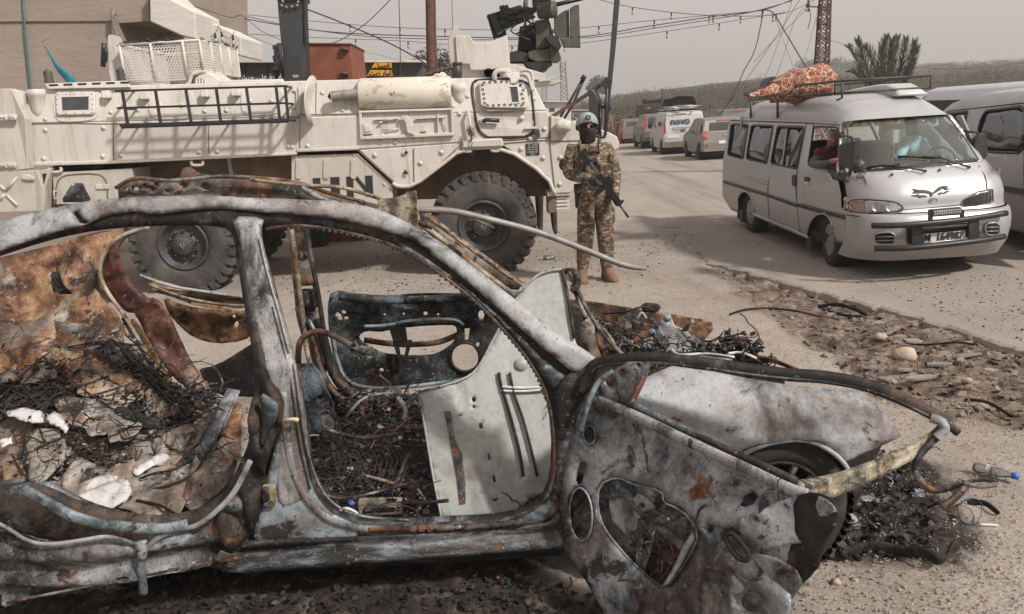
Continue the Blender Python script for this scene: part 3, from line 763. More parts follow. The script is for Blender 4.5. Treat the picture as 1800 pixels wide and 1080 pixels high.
def lattice(px0,py0,px1,py1,Y,w0,w1,label,nb,rr,arms=(),mat='lattice',name='lattice_mast'):
 """four-legged lattice mast, px0/py0 at the foot"""
 A=atY(px0,py0,Y);B=atY(px1,py1,Y);root=thing(name,label,'mast',A)
 ax=(B-A);n=nb
 def cor(k,i):
  f=k/n;c=A+ax*f;w=(w0+(w1-w0)*f)/2
  return c+V(((-w,w,w,-w)[i],(-w,-w,w,w)[i],0))
 for i in range(4):
  mb=MB();mb.tube([cor(0,i),cor(n,i)],rr,4,smooth=False);mb.build('leg',M[mat],root)
 mb=MB()
 for k in range(n):
  for i in range(4):
   j=(i+1)%4
   mb.tube([cor(k,i),cor(k+1,j)],rr*.6,4,smooth=False);mb.tube([cor(k,j),cor(k+1,i)],rr*.6,4,smooth=False)
   if k%2==0:mb.tube([cor(k,i),cor(k,j)],rr*.6,4,smooth=False)
 mb.build('bracing',M[mat],root)
 for(x0,y0,x1,y1) in arms:
  mb=MB();mb.tube([atY(x0,y0,Y),atY(x1,y1,Y)],rr*.9,4,smooth=False);q=atY(x0,y0,Y);mb.cyl(q,q+V((0,0,rr*8)),rr*1.3,6);mb.cyl(q,q-V((0,0,rr*5)),rr*1.3,6);mb.build('arm',M[mat],root)
 return root
lattice(1437,262,1453.5,-60,20,.34,.17,'rusty steel lattice mast behind the carpets on the silver van',26,.022,[(1421,12,1458,13),(1437,44,1450,43)])
lattice(994,226,989.5,108,62,.62,.36,'far grey lattice pylon with short arms right of the gun mount',16,.035,[(986,111,990,111),(985,118,990,118),(985,125,990,125),(986,134,990,134)],'galv','lattice_pylon')
lattice(955,226,957,138,75,.55,.4,'second far lattice pylon half hidden behind the sloping front of the vehicle',10,.03,[],'galv','lattice_pylon')
def farhouse(L,Y,label,wins):
 h=thing('distant_house',label,'house',V((atY(L[0][0],L[0][1],Y).x,Y,0)));mb=MB();polyY(mb,L,Y,8);mb.build('wall',M['plaster_white'],h)
 for(x,y,w_,g) in wins:
  mb=MB();polyY(mb,[(x,y),(x+w_,y),(x+w_,y+g),(x,y+g)],Y-.04,.04);mb.build('window',M['glass_far'],h)
 mb=MB();x0,x1=min(a for a,b in L),max(a for a,b in L);y0=min(b for a,b in L)
 polyY(mb,[(x0-1,y0-1),(x1+1,y0-1),(x1+1,y0+.6),(x0-1,y0+.6)],Y-.3,8.5);mb.build('roof',M['plaster_white'],h)
farhouse([(960,181),(1004,179),(1004,226),(960,226)],58,'hazy cream house beyond the sloping front of the armoured vehicle',[(966,190,9,6),(986,192,4,5)])
farhouse([(1008,196),(1050,194),(1050,226),(1008,226)],70,'low hazy house behind the vehicle mirror',[(1014,203,6,5)])
YA=9.2
_q0,_q1=atY(48,218,YA),atY(527,206,YA)
def zcr(x):return _q0 .z+(_q1 .z-_q0 .z)*(x-_q0 .x)/(_q1 .x-_q0 .x)
SA=Surf(lambda x,z:YA+max(0.0,z-zcr(x))*.32);SA.y0=9.3
apc=thing('armoured_vehicle','off-white four-wheeled armoured personnel carrier with UN letters and a gun mount on its roof','armoured vehicle',(-2.0,10.4,0))
def P(a,b,w=0.0):return SA.p(a,b,w)
def plate(name,L,w=0.0,th=.02,mat='apc',parent=None,bev=.006,label=None,rnd_it=0,holes=None):
 """a plate traced on the vehicle's side, its face w in front of the hull"""
 if rnd_it:L=smoothpoly(L,rnd_it)
 mb=MB();mb.prism([P(a,b,w) for a,b in L],(0,th,0));return mb.build(name,M[mat],parent or apc,label,bev)
def clipz(poly,above):
 out=[];n=len(poly);ins=lambda q:(q[1]>=zcr(q[0]))==above
 for i in range(n):
  a,b=poly[i],poly[(i+1)%n]
  if ins(a):out.append(a)
  if ins(a)!=ins(b):
   da=a[1]-zcr(a[0]);db=b[1]-zcr(b[0]);k=da/(da-db);out.append((a[0]+(b[0]-a[0])*k,a[1]+(b[1]-a[1])*k))
 return out
S1=[(43,158),(46,240),(48,292),(180,288),(521,272),(521,267.5),(630,263.5),(812,251),(885,247.5),(966,243),(966,204),(946,165),(930,131),(862,137),(640,139.5),(540,142),(200,151)]
xz=[(p.x,p.z) for p in(P(a,b) for a,b in S1)]
mb=MB()
for above in(True,False):
 q=clipz(xz,above);mb.prism([SA.at(x,z) for x,z in q],(0,2.25 if above else 2.35,0))
hull=mb.build('hull',M['apc'],apc,bevel=.02)
S2=[(630,264),(700,328),(728,326),(775,290),(812,261),(885,257),(962,310),(975,341),(1003,340),(1047,274),(1087,263),(1089,252),(1084,240),(1066,231),(1018,216),(967,203),(967,243.5),(885,248),(812,251.5)]
mb=MB();mb.prism([P(a,b,-.004) for a,b in S2],(0,.42,0));mb.build('wheel_arch_side',M['apc'],apc,bevel=.012)
mb=MB();mb.prism([P(a,b,-.40) for a,b in[(966,204),(1018,216),(1066,231),(1084,240),(1089,252),(1087,263),(1047,274),(1003,340),(975,341),(966,341)]],(0,1.55,0));mb.build('nose',M['apc'],apc,bevel=.03)
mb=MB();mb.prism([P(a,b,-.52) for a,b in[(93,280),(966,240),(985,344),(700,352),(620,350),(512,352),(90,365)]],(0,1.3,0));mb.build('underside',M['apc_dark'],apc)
mb=MB();mb.tube([P(a,b,.0) for a,b in smoothline([(690,322),(700,329),(728,327),(775,291),(812,262),(885,258),(962,310),(976,342)],1)],.022,8);mb.build('arch_lip',M['apc'],apc)
plate('sill_rail',[(812,246),(884,243),(885,259),(812,262)],.05,.07,bev=.02)
plate('lower_flange',[(48,286),(180,283),(521,268),(521,273),(180,289),(48,293)],.035,.05,bev=.008)
plate('lower_flange',[(522,262),(630,258),(630,264),(522,268)],.025,.04,bev=.008)
un=plate('locker_panel',[(512,274),(628,270.5),(690,328),(690,360),(512,362)],-.03,.45,'apc_panel')
for x in(525,573.5,621.5):
 L=[(x-5,281),(x+5,280.5),(x+6,310),(x+3,315),(x-3,315.3),(x-6,310.5)];plate('hinge_strap',L,-.012,.02,'apc_panel',un,.004)
for a,b in[(520,276),(554,275),(588,273.5),(622,272.5),(676,325)]:
 mb=MB();mb.lathe([(0,.012),(.012,.01),(.016,0)],8,P(a,b,-.03),(0,-1,0));mb.build('bolt',M['apc'],un)
for L in([(549.5,313.5),(563,313),(564,350),(551,351)],[(580.5,312),(596.5,311.3),(598,349),(582.5,350)],[(551,345),(598,344),(596,353),(590,358),(560,359),(553,354)],[(608.5,311),(626,310),(640,339),(655,309),(656,345)][:0] or[(608.5,311),(620.5,310.5),(622,350),(610.5,350)],[(620.5,310.5),(628,310.2),(656.5,345),(648,346)],[(641.5,309.3),(654.5,308.8),(656.5,346),(643.5,346)]):
 plate('letter',L,-.026+.001*(len(un.children)%4),.004,'ink',un,0)
def seam(L,w=.0015,r_=.006):
 mb=MB();mb.tube([P(a,b,w) for a,b in L],r_,4,smooth=False);return mb.build('seam',M['apc_dark'],apc)
for L in([(48,218),(120,217),(199,218),(199,262),(200,286)],[(199,218),(300,216),(367,213),(367,240),(367,269)],[(367,213),(527,207),(527,263)],[(527,202),(630,200)],[(966,204),(966,246),(976,340)],[(967,249),(1020,247)],[(727,262),(728,325)],[(629,264),(700,328)],[(812,253),(770,292),(730,326)],[(886,252),(966,246)],[(556,145),(555,200)]):seam(L)
bolt=MB().lathe([(0,.016),(.012,.016),(.014,.012),(.026,.010),(.028,0)],10,(0,0,0),(0,-1,0)).build('bolt',M['apc'],apc)
B=[(51,216),(80,210),(80,229),(182,225),(195,198),(168,187),(242,194),(360,196),(398,195),(518,161),(517,190),(516,231),(541,257),(513,258),(507,258),(382,266),(350,267),(213,273),(181,275),(77,279),(567,164),(602,194),(539,211),(668,250),(695,250),(808,200),(814,245),(822,170),(796,187),(659,273),(710,270),(739,287),(776,268),(848,212.5),(916,210),(916,208),(873,226),(905,225),(957,227),(932,244),(938,174),(985,277),(993,224),(984,324),(916,262),(955,278),(835,152)]
bolt.location=P(*B[0])
bolt.matrix_parent_inverse=Matrix.Identity(4);bolt.location=P(*B[0])-apc.location
for a,b in B[1:]:
 c=bolt.copy();COL.objects.link(c);c.location=P(a,b)-apc.location
mb=MB();mb.tube([P(710,304,0),P(716,305,.03),P(714,302,.04),P(712,300,.01)],.012,6);mb.build('lifting_eye',M['hub'],apc)
mb=MB();mb.tube([P(711,270,0),P(714,266,.03),P(716,269,.01)],.012,6);mb.build('lifting_eye',M['hub'],apc)
for(x0,y0,x1,dy) in((87,294,107,9),(337,283,356,8),(815,259,828,8),(864,258,878,8)):
 mb=MB();mb.tube(curve3([P(x0,y0,0),P(x0,y0+dy*.8,0),P((x0+x1)/2,y0+dy,0),P(x1,y0+dy*.8,0),P(x1,y0,0)],4),.018,8);mb.build('tie_down_loop',M['apc'],apc)
pt=plate('vision_port',[(95,167),(103,158),(165,156),(176,163),(178,190),(170,208),(158,213),(108,216),(96,208),(93,192)],.012,.03,rnd_it=1)
fr=plate('port_frame',[(97,165),(101,162),(162,161),(166,165),(166,198),(162,202),(102,203),(98,199)],.05,.05,parent=pt,bev=.01)
plate('port_glass',[(108.5,171),(155.5,169.5),(155.5,193),(109.5,194)],.053,.02,'armour_glass',pt,0)
plate('port_rim',[(107,169.5),(157,168),(157,170),(107,171.5)],.057,.01,parent=pt,bev=.002)
for k in range(5):
 for y in(166,199):
  mb=MB();mb.lathe([(0,.008),(.01,.006),(.012,0)],8,P(102+k*15,y-k*.3,.05),(0,-1,0));mb.build('bolt',M['apc'],pt)
for y in(174,183,192):
 for x in(100.5,163):
  mb=MB();mb.lathe([(0,.008),(.01,.006),(.012,0)],8,P(x,y,.05),(0,-1,0));mb.build('bolt',M['apc'],pt)
for L in([(262,166),(270,160),(332,158),(341,168),(341,192),(333,207),(322,210),(274,211),(263,203),(260,190)],[(424,160),(432,157),(492,156),(499,164),(499,188),(490,202),(435,205),(425,197),(422,182)]):
 h_=plate('firing_port_cover',L,.014,.03,rnd_it=1)
 cx,cy=sum(a for a,_ in L)/len(L),sum(b for _,b in L)/len(L)
 for dx in(-18,20):
  mb=MB();mb.lathe([(0,.02),(.018,.02),(.022,.008),(.028,.0)],10,P(cx+dx,cy-1,.014),(0,-1,0));mb.build('bolt',M['apc'],h_)
for(x,y) in((183,165),(250,167),(411,161),(357,163)):
 plate('bracket',[(x-6,y-5),(x+6,y-6),(x+8,y+3),(x+8,y+8),(x-5,y+8)],.10,.10,bev=.008)
plate('latch_post',[(519,158),(531,157),(529,200),(521,201)],.03,.03);plate('latch_post',[(523,150),(528,150),(527,203),(524,203)],.055,.03,bev=.01)
def pot(x0,x1,yt,yb,name='smoke_pot'):
 c=P((x0+x1)/2,yt,.02);d=P((x0+x1)/2,yb,.0);rr=(P(x1,yt)-P(x0,yt)).length/2;mb=MB()
 mb.lathe([(0,0),(rr*1.12,0),(rr*1.12,-.07),(rr,-.08),(rr*.98,-(c-d).length*.62),(rr*.7,-(c-d).length*.88),(0,-(c-d).length)],20,c,(0,.02,1));return mb.build(name,M['apc'],apc)
pot(50,78,158,213);pot(796,817,148,186)
def canister(a,b0,b1,mat,rr,Y=9.45):
 A=atY(a,b0,Y);Bq=atY(a+.5,b1,Y);h=(A-Bq).length;mb=MB()
 mb.lathe([(0,0),(rr,0),(rr*.9,h*.1),(rr*1.05,h*.2),(rr*.85,h*.35),(rr*1.05,h*.5),(rr*.85,h*.62),(rr*1.0,h*.75),(rr*.75,h*.9),(0,h)],14,Bq,(0,0,1));mb.build('smoke_canister',M[mat],apc)
canister(87,122,148,'hub',.05);canister(214,119,145,'hub',.045)
mb=MB();A=atY(803.5,110,9.5);Bq=atY(804,147,9.5);mb.cyl(Bq,A,.055,16);mb.cyl(A,A+V((0,0,-.03)),.06,16);mb.build('periscope_tube',M['plastic_black'],apc)
sh=plate('slotted_shelf',[(78,147),(222,142),(228,154),(84,157)],.06,.05)
for k in range(6):
 x=94+k*25;y=150-k*.9;plate('slot',[(x-8,y-1.5),(x+8,y-2.1),(x+7.5,y+1.4),(x-7,y+2)],.0625,.004,'dark_inside',sh,0)
rk=bpy.data.objects.new('side_rack',None);COL.objects.link(rk);par(rk,apc)
W=.30
def bar(L,r_=.016,w=W,name='bar',n=4):
 mb=MB();mb.tube([P(a,b,w) if not isinstance(a,V) else a for a,b in L],r_,n,smooth=False);return mb.build(name,M['black_steel'],rk)
bar([(203,160.5),(505,151.5)]);bar([(206,190.5),(506,181.5)]);bar([(211,221),(508,211.5)],.02);bar([(213,225),(507,214.5)],.014,W-.1)
for a,b,c_,d in((215,160,225,222),(273,158,283,220),(326.5,157,336.5,218),(380,155.5,388.5,216.5),(433,154,441.5,214.5),(485,152,492,212),(501,151,507,213)):bar([(a,b),(c_,d)],.019)
for a,b in((214,159),(219,192),(223,222),(500,152),(503,182),(506,212),(336,219),(388,217)):
 mb=MB();mb.tube([P(a,b,W),P(a,b,W)+V((0,W+.02,0))],.014,4,smooth=False);mb.build('bar',M['black_steel'],rk)
mb=MB();a=P(631,168,.04);b=P(793,163.5,.04);R=.185;ax=(b-a).normalized();Ln=(b-a).length
mb.lathe([(0,0),(R*.93,0),(R,.02),(R,Ln-.02),(R*.93,Ln),(0,Ln)],36,a+V((0,.06,0)),ax);mb.build('silencer_drum',M['peeled'],apc,bevel=.004)
mb=MB();pa=P(583,170,.12);pb=P(634,165,.10);mb.tube([pb,pb.lerp(pa,.6),pa+V((-.0,-.02,0))],.058,16,cap=False);mb.tube([pb,pa+V((.01,-.02,0))],.048,16);mb.build('tail_pipe',M['rod'],apc)
mb=MB();mb.lathe([(.0,.03),(.046,.0)],16,pa+V((-.012,-.022,0)),V((-1,-.35,0)));mb.build('pipe_mouth',M['dark_inside'],apc)
mb=MB();mb.lathe([(.0,0),(.12,.012),(.27,.05),(.272,.054),(.12,.02),(0,.01)],32,P(541,177,.08),V((1,-.10,-.12)));mb.build('guard_disc',M['apc'],apc)
sf=plate('stowage_frame',[(630,195),(796,190),(798,238),(633,245)],.012,.02)
for L in([(630,195),(796,190),(796,194),(630,199)],[(633,240),(798,233),(798,239),(633,246)],[(630,196),(635,196),(638,244),(633,245)],[(791,192),(796,192),(799,238),(794,239)]):plate('frame_edge',L,.05,.04,parent=sf)
for L,w in(([(636,218),(654,217),(655,236),(637,237)],.05),([(640,222),(651,221),(652,232),(641,233)],.06),([(704,204),(715,203),(727,219),(726,232),(716,222)],.07),([(713,220),(727,219),(728,238),(716,234)],.08),([(738,232),(748,219),(750,232)],.05),([(768,200),(770,200),(771,236),(769,236)],.05),([(666,214),(672,213.5),(672,217),(666,217.5)],.05),([(656,210),(700,208),(700,210),(656,212)],.04),([(730,208),(783,205.5),(783,207.5),(730,210)],.04),([(668,235),(674,234.5),(674,239),(668,239.5)],.04)):
 plate('bracket',L,w,.04,parent=sf)
mb=MB();mb.tube([P(672,212,.03),P(700,209,.03),P(702,226,.03),P(674,230,.03)],.008,5,closed=True);mb.tube([P(752,208,.03),P(778,206,.03),P(784,230,.03)],.008,5);mb.build('handle',M['apc'],sf)
dr=plate('crew_door',[(840,142),(832,150),(832.5,169),(840,220),(846,232),(858,240.5),(922,239.5),(935.5,231),(938,216),(932,155),(921,144),(890,140.5)],.02,.04)
mb=MB();mb.tube([P(a,b,.006) for a,b in smoothpoly([(838,140),(829.6,148.5),(830.4,169),(838,221),(843.7,233),(857,243),(923.7,241.9),(938.5,233),(940,216.7),(934,154.4),(922,142.6),(889.6,139)],1)],.014,6,closed=True);mb.build('rubber_seal',M['black_steel'],dr)
ag=plate('door_armour',[(841,145),(896,142),(899,149.5),(913,150),(914,156),(926,157),(930,188),(926,191),(856,190),(845,185)],.085,.05,parent=dr,bev=.01)
plate('lower_armour_lip',[(845,185),(856,191),(900,191),(900,195),(858,196),(847,190)],.05,.04,'apc_panel',dr)
plate('door_glass',[(896.5,153),(909,152.5),(912,180),(900.5,181)],.088,.03,'armour_glass',dr,0)
for L in([(895,150.8),(911,150.2),(911,153),(895,153.4)],[(909,152),(911,152),(914.5,182),(912,182)],[(899.5,180),(914,179.5),(914,182),(900,183)]):plate('glass_rim',L,.095,.03,parent=dr,bev=.002)
for a,b in[(848,150),(851,146),(861,145.5),(871,145),(881,144.6),(891,144.4),(848.5,158),(850,166),(851,174),(852,182),(857,186),(867,186),(877,185.5),(887,185),(897,185),(915,150),(920,159),(917,166),(919,174),(920,182),(907,186),(917,186)]:
 mb=MB();mb.lathe([(0,-.004),(.009,-.004),(.010,.006),(.017,.005),(.018,0)],8,P(a,b,.0855),(0,-1,0));o=mb.build('bolt',[M['apc_dark']],dr)
mb=MB();mb.tube([P(849,213,.05),P(855,211,.06),P(878,212.5,.06)],.022,8);mb.build('door_handle',M['black_steel'],dr)
mb=MB();mb.lathe([(0,.03),(.03,.03),(.04,0)],12,P(848,214,.02),(0,-1,0));mb.build('handle_boss',M['apc'],dr)
mb=MB();mb.lathe([(0,.03),(.012,.03),(.03,0)],10,P(917,208,.02),(0,-1,0));mb.build('bolt',M['apc'],dr)
plate('door_strap',[(922,224),(944,222.5),(945,227),(922,228.5)],.05,.03,parent=dr)
plate('latch',[(938,228),(948,227),(950,241),(944,241),(942,234),(938,236)],.05,.06,'hub')
mb=MB();mb.tube(curve3([P(870,140,.03),P(869,132,.06),P(874,126,.07),P(888,125,.07)],4),.028,10);mb.build('grab_handle',M['apc'],apc)
plate('door_hinge_bracket',[(888,128),(912,127),(914,136),(912,141),(906,147),(897,148),(896,138),(889,136)],.10,.09,bev=.01)
plate('door_hinge_bracket',[(887,120),(895,120),(898,128),(888,129)],.08,.07,bev=.01)
mb=MB();mb.tube(curve3([P(915,126,.03),P(928,124,.05),P(936,133,.04),P(935,156,.03)],5),.018,8);mb.tube(curve3([P(912,133,.07),P(922,131,.09),P(930,140,.06),P(936,160,.05)],5),.02,8);mb.build('door_spring',M['apc_panel'],apc)
mb=MB();mb.tube([P(821,196,.02),P(824,199,.07),P(827,222,.07),P(829,246,.06)],.016,8);mb.build('grab_bar',M['apc'],apc)
mb=MB()
for k in range(60):a=rnd.uniform(822,833);b=rnd.uniform(222,238);mb.tube([P(a,b,.08),P(a+rnd.uniform(-4,4),b+rnd.uniform(-3,9),.09)],.004,4,smooth=False)
for k in range(10):mb.tube([P(829,240+k*3.4,.08),P(829+rnd.uniform(-2,2),243.5+k*3.4,.08)],.006,4,smooth=False)
mb.build('knotted_rope',M['pole_wood'],apc)
dc=plate('marking_plate',[(924,253),(947.5,252),(948.5,272.5),(925,274)],.004,.004,'ink',bev=0)
for i,s in enumerate(('TC  32.099','PAV 25.200','PAR 31.250','CLASSE 250','16.51')):
 text('lettering',s,P(936.2,255.2+i*4.1,.007),.024,P(948,252.3)-P(925,253.3),(0,0,1),M['white_plastic'],dc,.0005)
mb=MB();mb.lathe([(0,0),(.045,0),(.062,.02),(.066,.05),(.066,.13),(.05,.16),(0,.16)],20,P(978,222,.05),(1,-.15,-.03));mb.build('searchlight',M['apc'],apc,bevel=.003)
mb=MB();mb.cyl(P(983,226,.06),P(980,222,-.02),.02,8);mb.build('lamp_bracket',M['apc'],apc)
for k in range(4):plate('louvre',[(978,346+k*6.5),(1001,345+k*6.5),(1001,348.5+k*6.5),(978,349.5+k*6.5)],-.05,.12,'white_plastic',bev=.002)
plate('bumper_post',[(962,340),(978,340),(978,374),(963,376)],-.05,.3,'apc_dark');plate('bumper',[(962,338),(1004,336),(1004,344),(962,346)],-.02,.4)
rd=plate('rear_door',[(-60,158),(17,156),(22,160),(45,210),(49,297),(30,300),(-60,303)],.16,.12,'apc_panel')
plate('door_edge',[(17,156),(40,161),(49,296),(45,297),(41,214)],.10,.06,'apc',rd)
for y in(207,292):
 plate('hinge',[(-2,y-5),(12,y-6),(12,y+4),(-2,y+5)],.18,.03,parent=rd);plate('hinge',[(13,y-6),(28,y-6),(28,y+3),(24,y+4),(13,y+4)],.185,.035,parent=rd)
 for x in(3,8,18,24):
  mb=MB();mb.lathe([(0,.01),(.012,.01),(.014,0)],8,P(x,y-1,.19),(0,-1,0));mb.build('bolt',M['apc'],rd)
ld=plate('lower_door',[(-60,304),(57,300),(63,372),(-60,376)],.16,.06,'apc_panel')
for L in([(0,326),(9,335)],[(30,312),(11,335)],[(0,352),(8,342)],[(12,343),(31,362)]):
 mb=MB();mb.tube([P(a,b,.165) for a,b in L],.016,6);mb.build('pressed_rib',M['apc'],ld)
plate('hinge',[(38,308),(46,307),(60,312),(60,317),(46,317),(38,315)],.19,.03,parent=ld)
plate('corner_post',[(58,300),(64,299),(74,330),(76,372),(66,374)],.06,.1,'apc_panel')
plate('corner_gusset',[(66,300),(93,296),(88,305),(79,332),(78,370),(74,370)],.03,.03,'apc_panel')
mb=MB();mb.prism([P(a,b,.033) for a,b in[(74,306),(82,305),(77,325)]],(0,.004,0));mb.build('gusset_gap',M['dark_inside'],apc)
lk=plate('storage_locker',[(92,304),(232,296.5),(234,356),(95,360)],-.02,.5,'apc_panel')
mb=MB();mb.tube([P(a,b,-.018) for a,b in smoothline([(98,360),(98,328),(106,312),(122,307),(170,305),(184,312),(189,326),(189,352)],1)],.008,5);mb.build('hatch_seam',M['apc_dark'],lk)
for x in(172,184):
 plate('hinge',[(x-4,325),(x+8,324),(x+8,333),(x-4,333)],.0,.03,parent=lk)
mb=MB();mb.tube([P(101,336,.0),P(95,336,.03),P(95,349,.03),P(101,349,0)],.01,6);mb.build('handle',M['apc'],lk)
mb=MB();mb.cyl(P(150,295,-.2),P(185,293,-.2),.05,12);mb.cyl(P(100,296,-.2),P(150,295,-.2),.03,12);mb.build('air_tank',M['black_steel'],apc)
plate('underside_rib',[(398,275),(404,275),(410,308),(403,308)],-.50,.05,'apc_panel')
def wheel_apc(x,yf,face=-1):
 w_=bpy.data.objects.new('wheel',None);COL.objects.link(w_);w_.parent=apc;w_.location=V((x,yf,.55))-apc.location
 R=.615;T=.40*-face
 mb=MB();N=72;O=V((0,0,0));AX=(0,T/abs(T),0);W_=abs(T)
 mb.lathe([(.29,.035),(.31,.012),(.36,-.004),(.44,-.006),(.52,.004),(.575,.03),(.597,.06),(.597,W_-.06),(.575,W_-.03),(.52,W_),(.29,W_-.03)],N,O,AX)
 for k in range(30):
  a=2*math.pi*k/30;ca,sa=math.cos(a),math.sin(a);rot=Matrix.Rotation(-a,3,'Y')
  for side in(0,1):
   a2=a+side*math.pi/30;rot=Matrix.Rotation(-a2,3,'Y');ca,sa=math.cos(a2),math.sin(a2)
   y=(.10 if side==0 else W_-.10)*(T/abs(T))
   tilt=Matrix.Rotation((.25 if side else-.25),3,'X')
   mb.box((ca*(R-.018),y,sa*(R-.018)),(.052,.19,.078),rot@tilt)
   ys=(.018 if side==0 else W_-.018)*(T/abs(T))
   mb.box((ca*(R-.052),ys,sa*(R-.052)),(.085,.045,.072),rot)
 mb.v=[(a_,b_,max(c_,-.548)) for a_,b_,c_ in mb.v]
 o=mb.build('tyre',M['rubber'],bevel=.006,world=False);o.parent=w_
 mb=MB();mb.lathe([(.295,.04),(.30,.01),(.285,-.004),(.268,.004),(.262,.035),(.235,.05),(.232,.09),(.215,.10),(.19,.075),(.12,.07),(.118,.03),(.105,.012),(0,.008)],48,O,AX)
 sg=T/abs(T)
 for k in range(10):
  a=2*math.pi*k/10+.2;mb.cyl((.165*math.cos(a),.075*sg,.165*math.sin(a)),(.165*math.cos(a),.035*sg,.165*math.sin(a)),.015,8)
 for k in range(20):
  a=2*math.pi*k/20;mb.cyl((.112*math.cos(a),.03*sg,.112*math.sin(a)),(.112*math.cos(a),.008*sg,.112*math.sin(a)),.010,6)
 o=mb.build('rim',M['hub'],world=False);o.parent=w_
 mb=MB()
 for k in(1,.6):
  mb.tube([(.0,.004*sg,.055*k),(.028*k,.004*sg,0),(0,.004*sg,-.055*k),(-.028*k,.004*sg,0)],.005,5,closed=True)
 o=mb.build('hub_emblem',M['silver_rim'],world=False);o.parent=w_
 return w_
wheel_apc(P(850,398).x,9.19);wheel_apc(P(321,431).x,9.19);wheel_apc(P(850,398).x,11.5,1);wheel_apc(P(321,431).x,11.5,1)
mb=MB()
for x in(P(850,398).x,P(321,431).x):mb.cyl((x,9.4,.62),(x,11.3,.62),.09,12);mb.lathe([(0,-.22),(.2,-.12),(.24,0),(.2,.12),(0,.22)],16,(x,10.35,.62),(0,1,0))
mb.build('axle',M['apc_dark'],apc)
def perf(name,o,e1,e2,nx,ny,cell,frac,mat,parent):
 """sheet with real round-ish holes in a staggered grid"""
 mb=MB();o=V(o);e1=V(e1).normalized();e2=V(e2).normalized();rh=cell*frac/2
 for j in range(ny):
  for i in range(nx):
   c=o+e1*(cell*(i+.5+(.5 if j%2 else 0)))+e2*(cell*.866*(j+.5))
   H_=[c+e1*(cell*.577*math.cos(rad(60*k+30)))+e2*(cell*.577*math.sin(rad(60*k+30))) for k in range(6)]
   I_=[c+e1*(rh*math.cos(rad(60*k+30)))+e2*(rh*math.sin(rad(60*k+30))) for k in range(6)]
   mb.add(H_+I_,[(k,(k+1)%6,(k+1)%6+6,k+6) for k in range(6)])
 ob=mb.build(name,M[mat],parent,recalc=False);so=ob.modifiers.new('s','SOLIDIFY');so.thickness=.004;return ob
bk=bpy.data.objects.new('perforated_basket',None);COL.objects.link(bk);par(bk,apc)
bk2=bk
def kid(o):return par(o,bk)
Yk=9.5;a=atY(221,146,Yk);b=atY(361,146,Yk);zt=atY(221,79,Yk).z;zb=a.z;zs=atY(328,127,Yk).z;xs=atY(328,100,Yk).x
cell=.034
kid(perf('perforated_panel',(a.x,Yk,zb),(1,0,0),(0,0,1),int((xs-a.x)/cell),int((zt-zb)/cell/.866),cell,.68,'apc',None))
kid(perf('perforated_panel',(xs,Yk,zs),(1,0,0),(0,0,1),int((b.x-xs)/cell),int((zt-zs)/cell/.866),cell,.68,'apc',None))
kid(perf('perforated_panel',(b.x+.01,Yk,zs),(0,1,0),(0,0,1),38,int((zt-zs)/cell/.866),cell,.68,'apc',None))
kid(perf('perforated_panel',(a.x-.01,Yk,zb),(0,1,0),(0,0,1),38,int((zt-zb)/cell/.866),cell,.68,'apc',None))
for pts in([(a.x,Yk,zt),(b.x,Yk,zt),(b.x,Yk+1.3,zt),(a.x,Yk+1.3,zt),(a.x,Yk,zt)],[(a.x,Yk,zb),(xs,Yk,zb),(xs,Yk,zs),(b.x,Yk,zs)],[(a.x,Yk,zb),(a.x,Yk,zt)],[(b.x,Yk,zs),(b.x,Yk,zt)],[(b.x,Yk,zs),(b.x,Yk+1.3,zs),(b.x,Yk+1.3,zt)],[(atY(268,100,Yk).x,Yk-.01,zb),(atY(268,100,Yk).x,Yk-.01,zt)],[(xs-.02,Yk-.01,zb),(xs-.02,Yk-.01,zt)])+tuple([(b.x+.01,Yk+k*.32,zs),(b.x+.01,Yk+k*.32,zt)] for k in(1,2,3)):
 mb=MB();mb.tube(pts,.016,6);kid(mb.build('frame_tube',M['apc']))
mb=MB()
for i in range(70):
 k=i/70;p=V((a.x+(b.x-a.x)*k,Yk,zt+.01)) if i<48 else V((b.x,Yk+(i-48)/22*1.3,zt+.01));q=p+V((rnd.uniform(-.05,.05),rnd.uniform(-.02,.05),rnd.uniform(-.03,.05)))
 mb.tube([p,q,p+V((.06,0,0)) if i<48 else p+V((0,.06,0))],.007,4,smooth=False)
tag(kid(mb.build('lashing_cord',M['wire'])),kind='stuff')
mb=MB();mb.tube(curve3([atY(328,150,9.42),atY(333,145,9.42),atY(338,132,9.42),atY(350,128,9.42),atY(361,126,9.42)],5),.02,8);mb.build('bent_pipe',M['apc'],apc)
mb=MB();mb.prism([atY(x,y,9.62) for x,y in smoothpoly([(189,66),(192,61),(198,61),(213,66),(215,90),(210,150),(193,150)],1)],(0,.02,0));mb.build('armour_board',M['apc'],apc)
mb=MB();mb.tube([atY(183,76,9.58),atY(182,92,9.58),atY(181,118,9.58)],.03,6);mb.tube([atY(185,84,9.56),atY(187,93,9.56),atY(185,110,9.56)],.022,6);mb.build('lever',M['black_steel'],apc)
mb=MB();mb.prism([P(a_,b_,-.15) for a_,b_ in[(340,140),(352,128),(366,126),(390,142),(391,150),(340,152)]],(0,.5,0));mb.prism([P(a_,b_,-.1) for a_,b_ in[(386,141),(498,139),(498,147),(386,149)]],(0,.06,0));mb.build('roof_cowl',M['apc'],apc,bevel=.02)
for k in range(4):plate('cowl_fin',[(343+k*5,139),(346+k*5,139),(347+k*5,152),(344+k*5,152)],-.1,.06)
mb=MB();mb.lathe([(0,.09),(.05,.085),(.10,.06),(.125,.02),(.13,0)],20,atY(768,138,9.8),(0,0,1));mb.build('roof_dome',M['apc'],apc)
mb=MB()
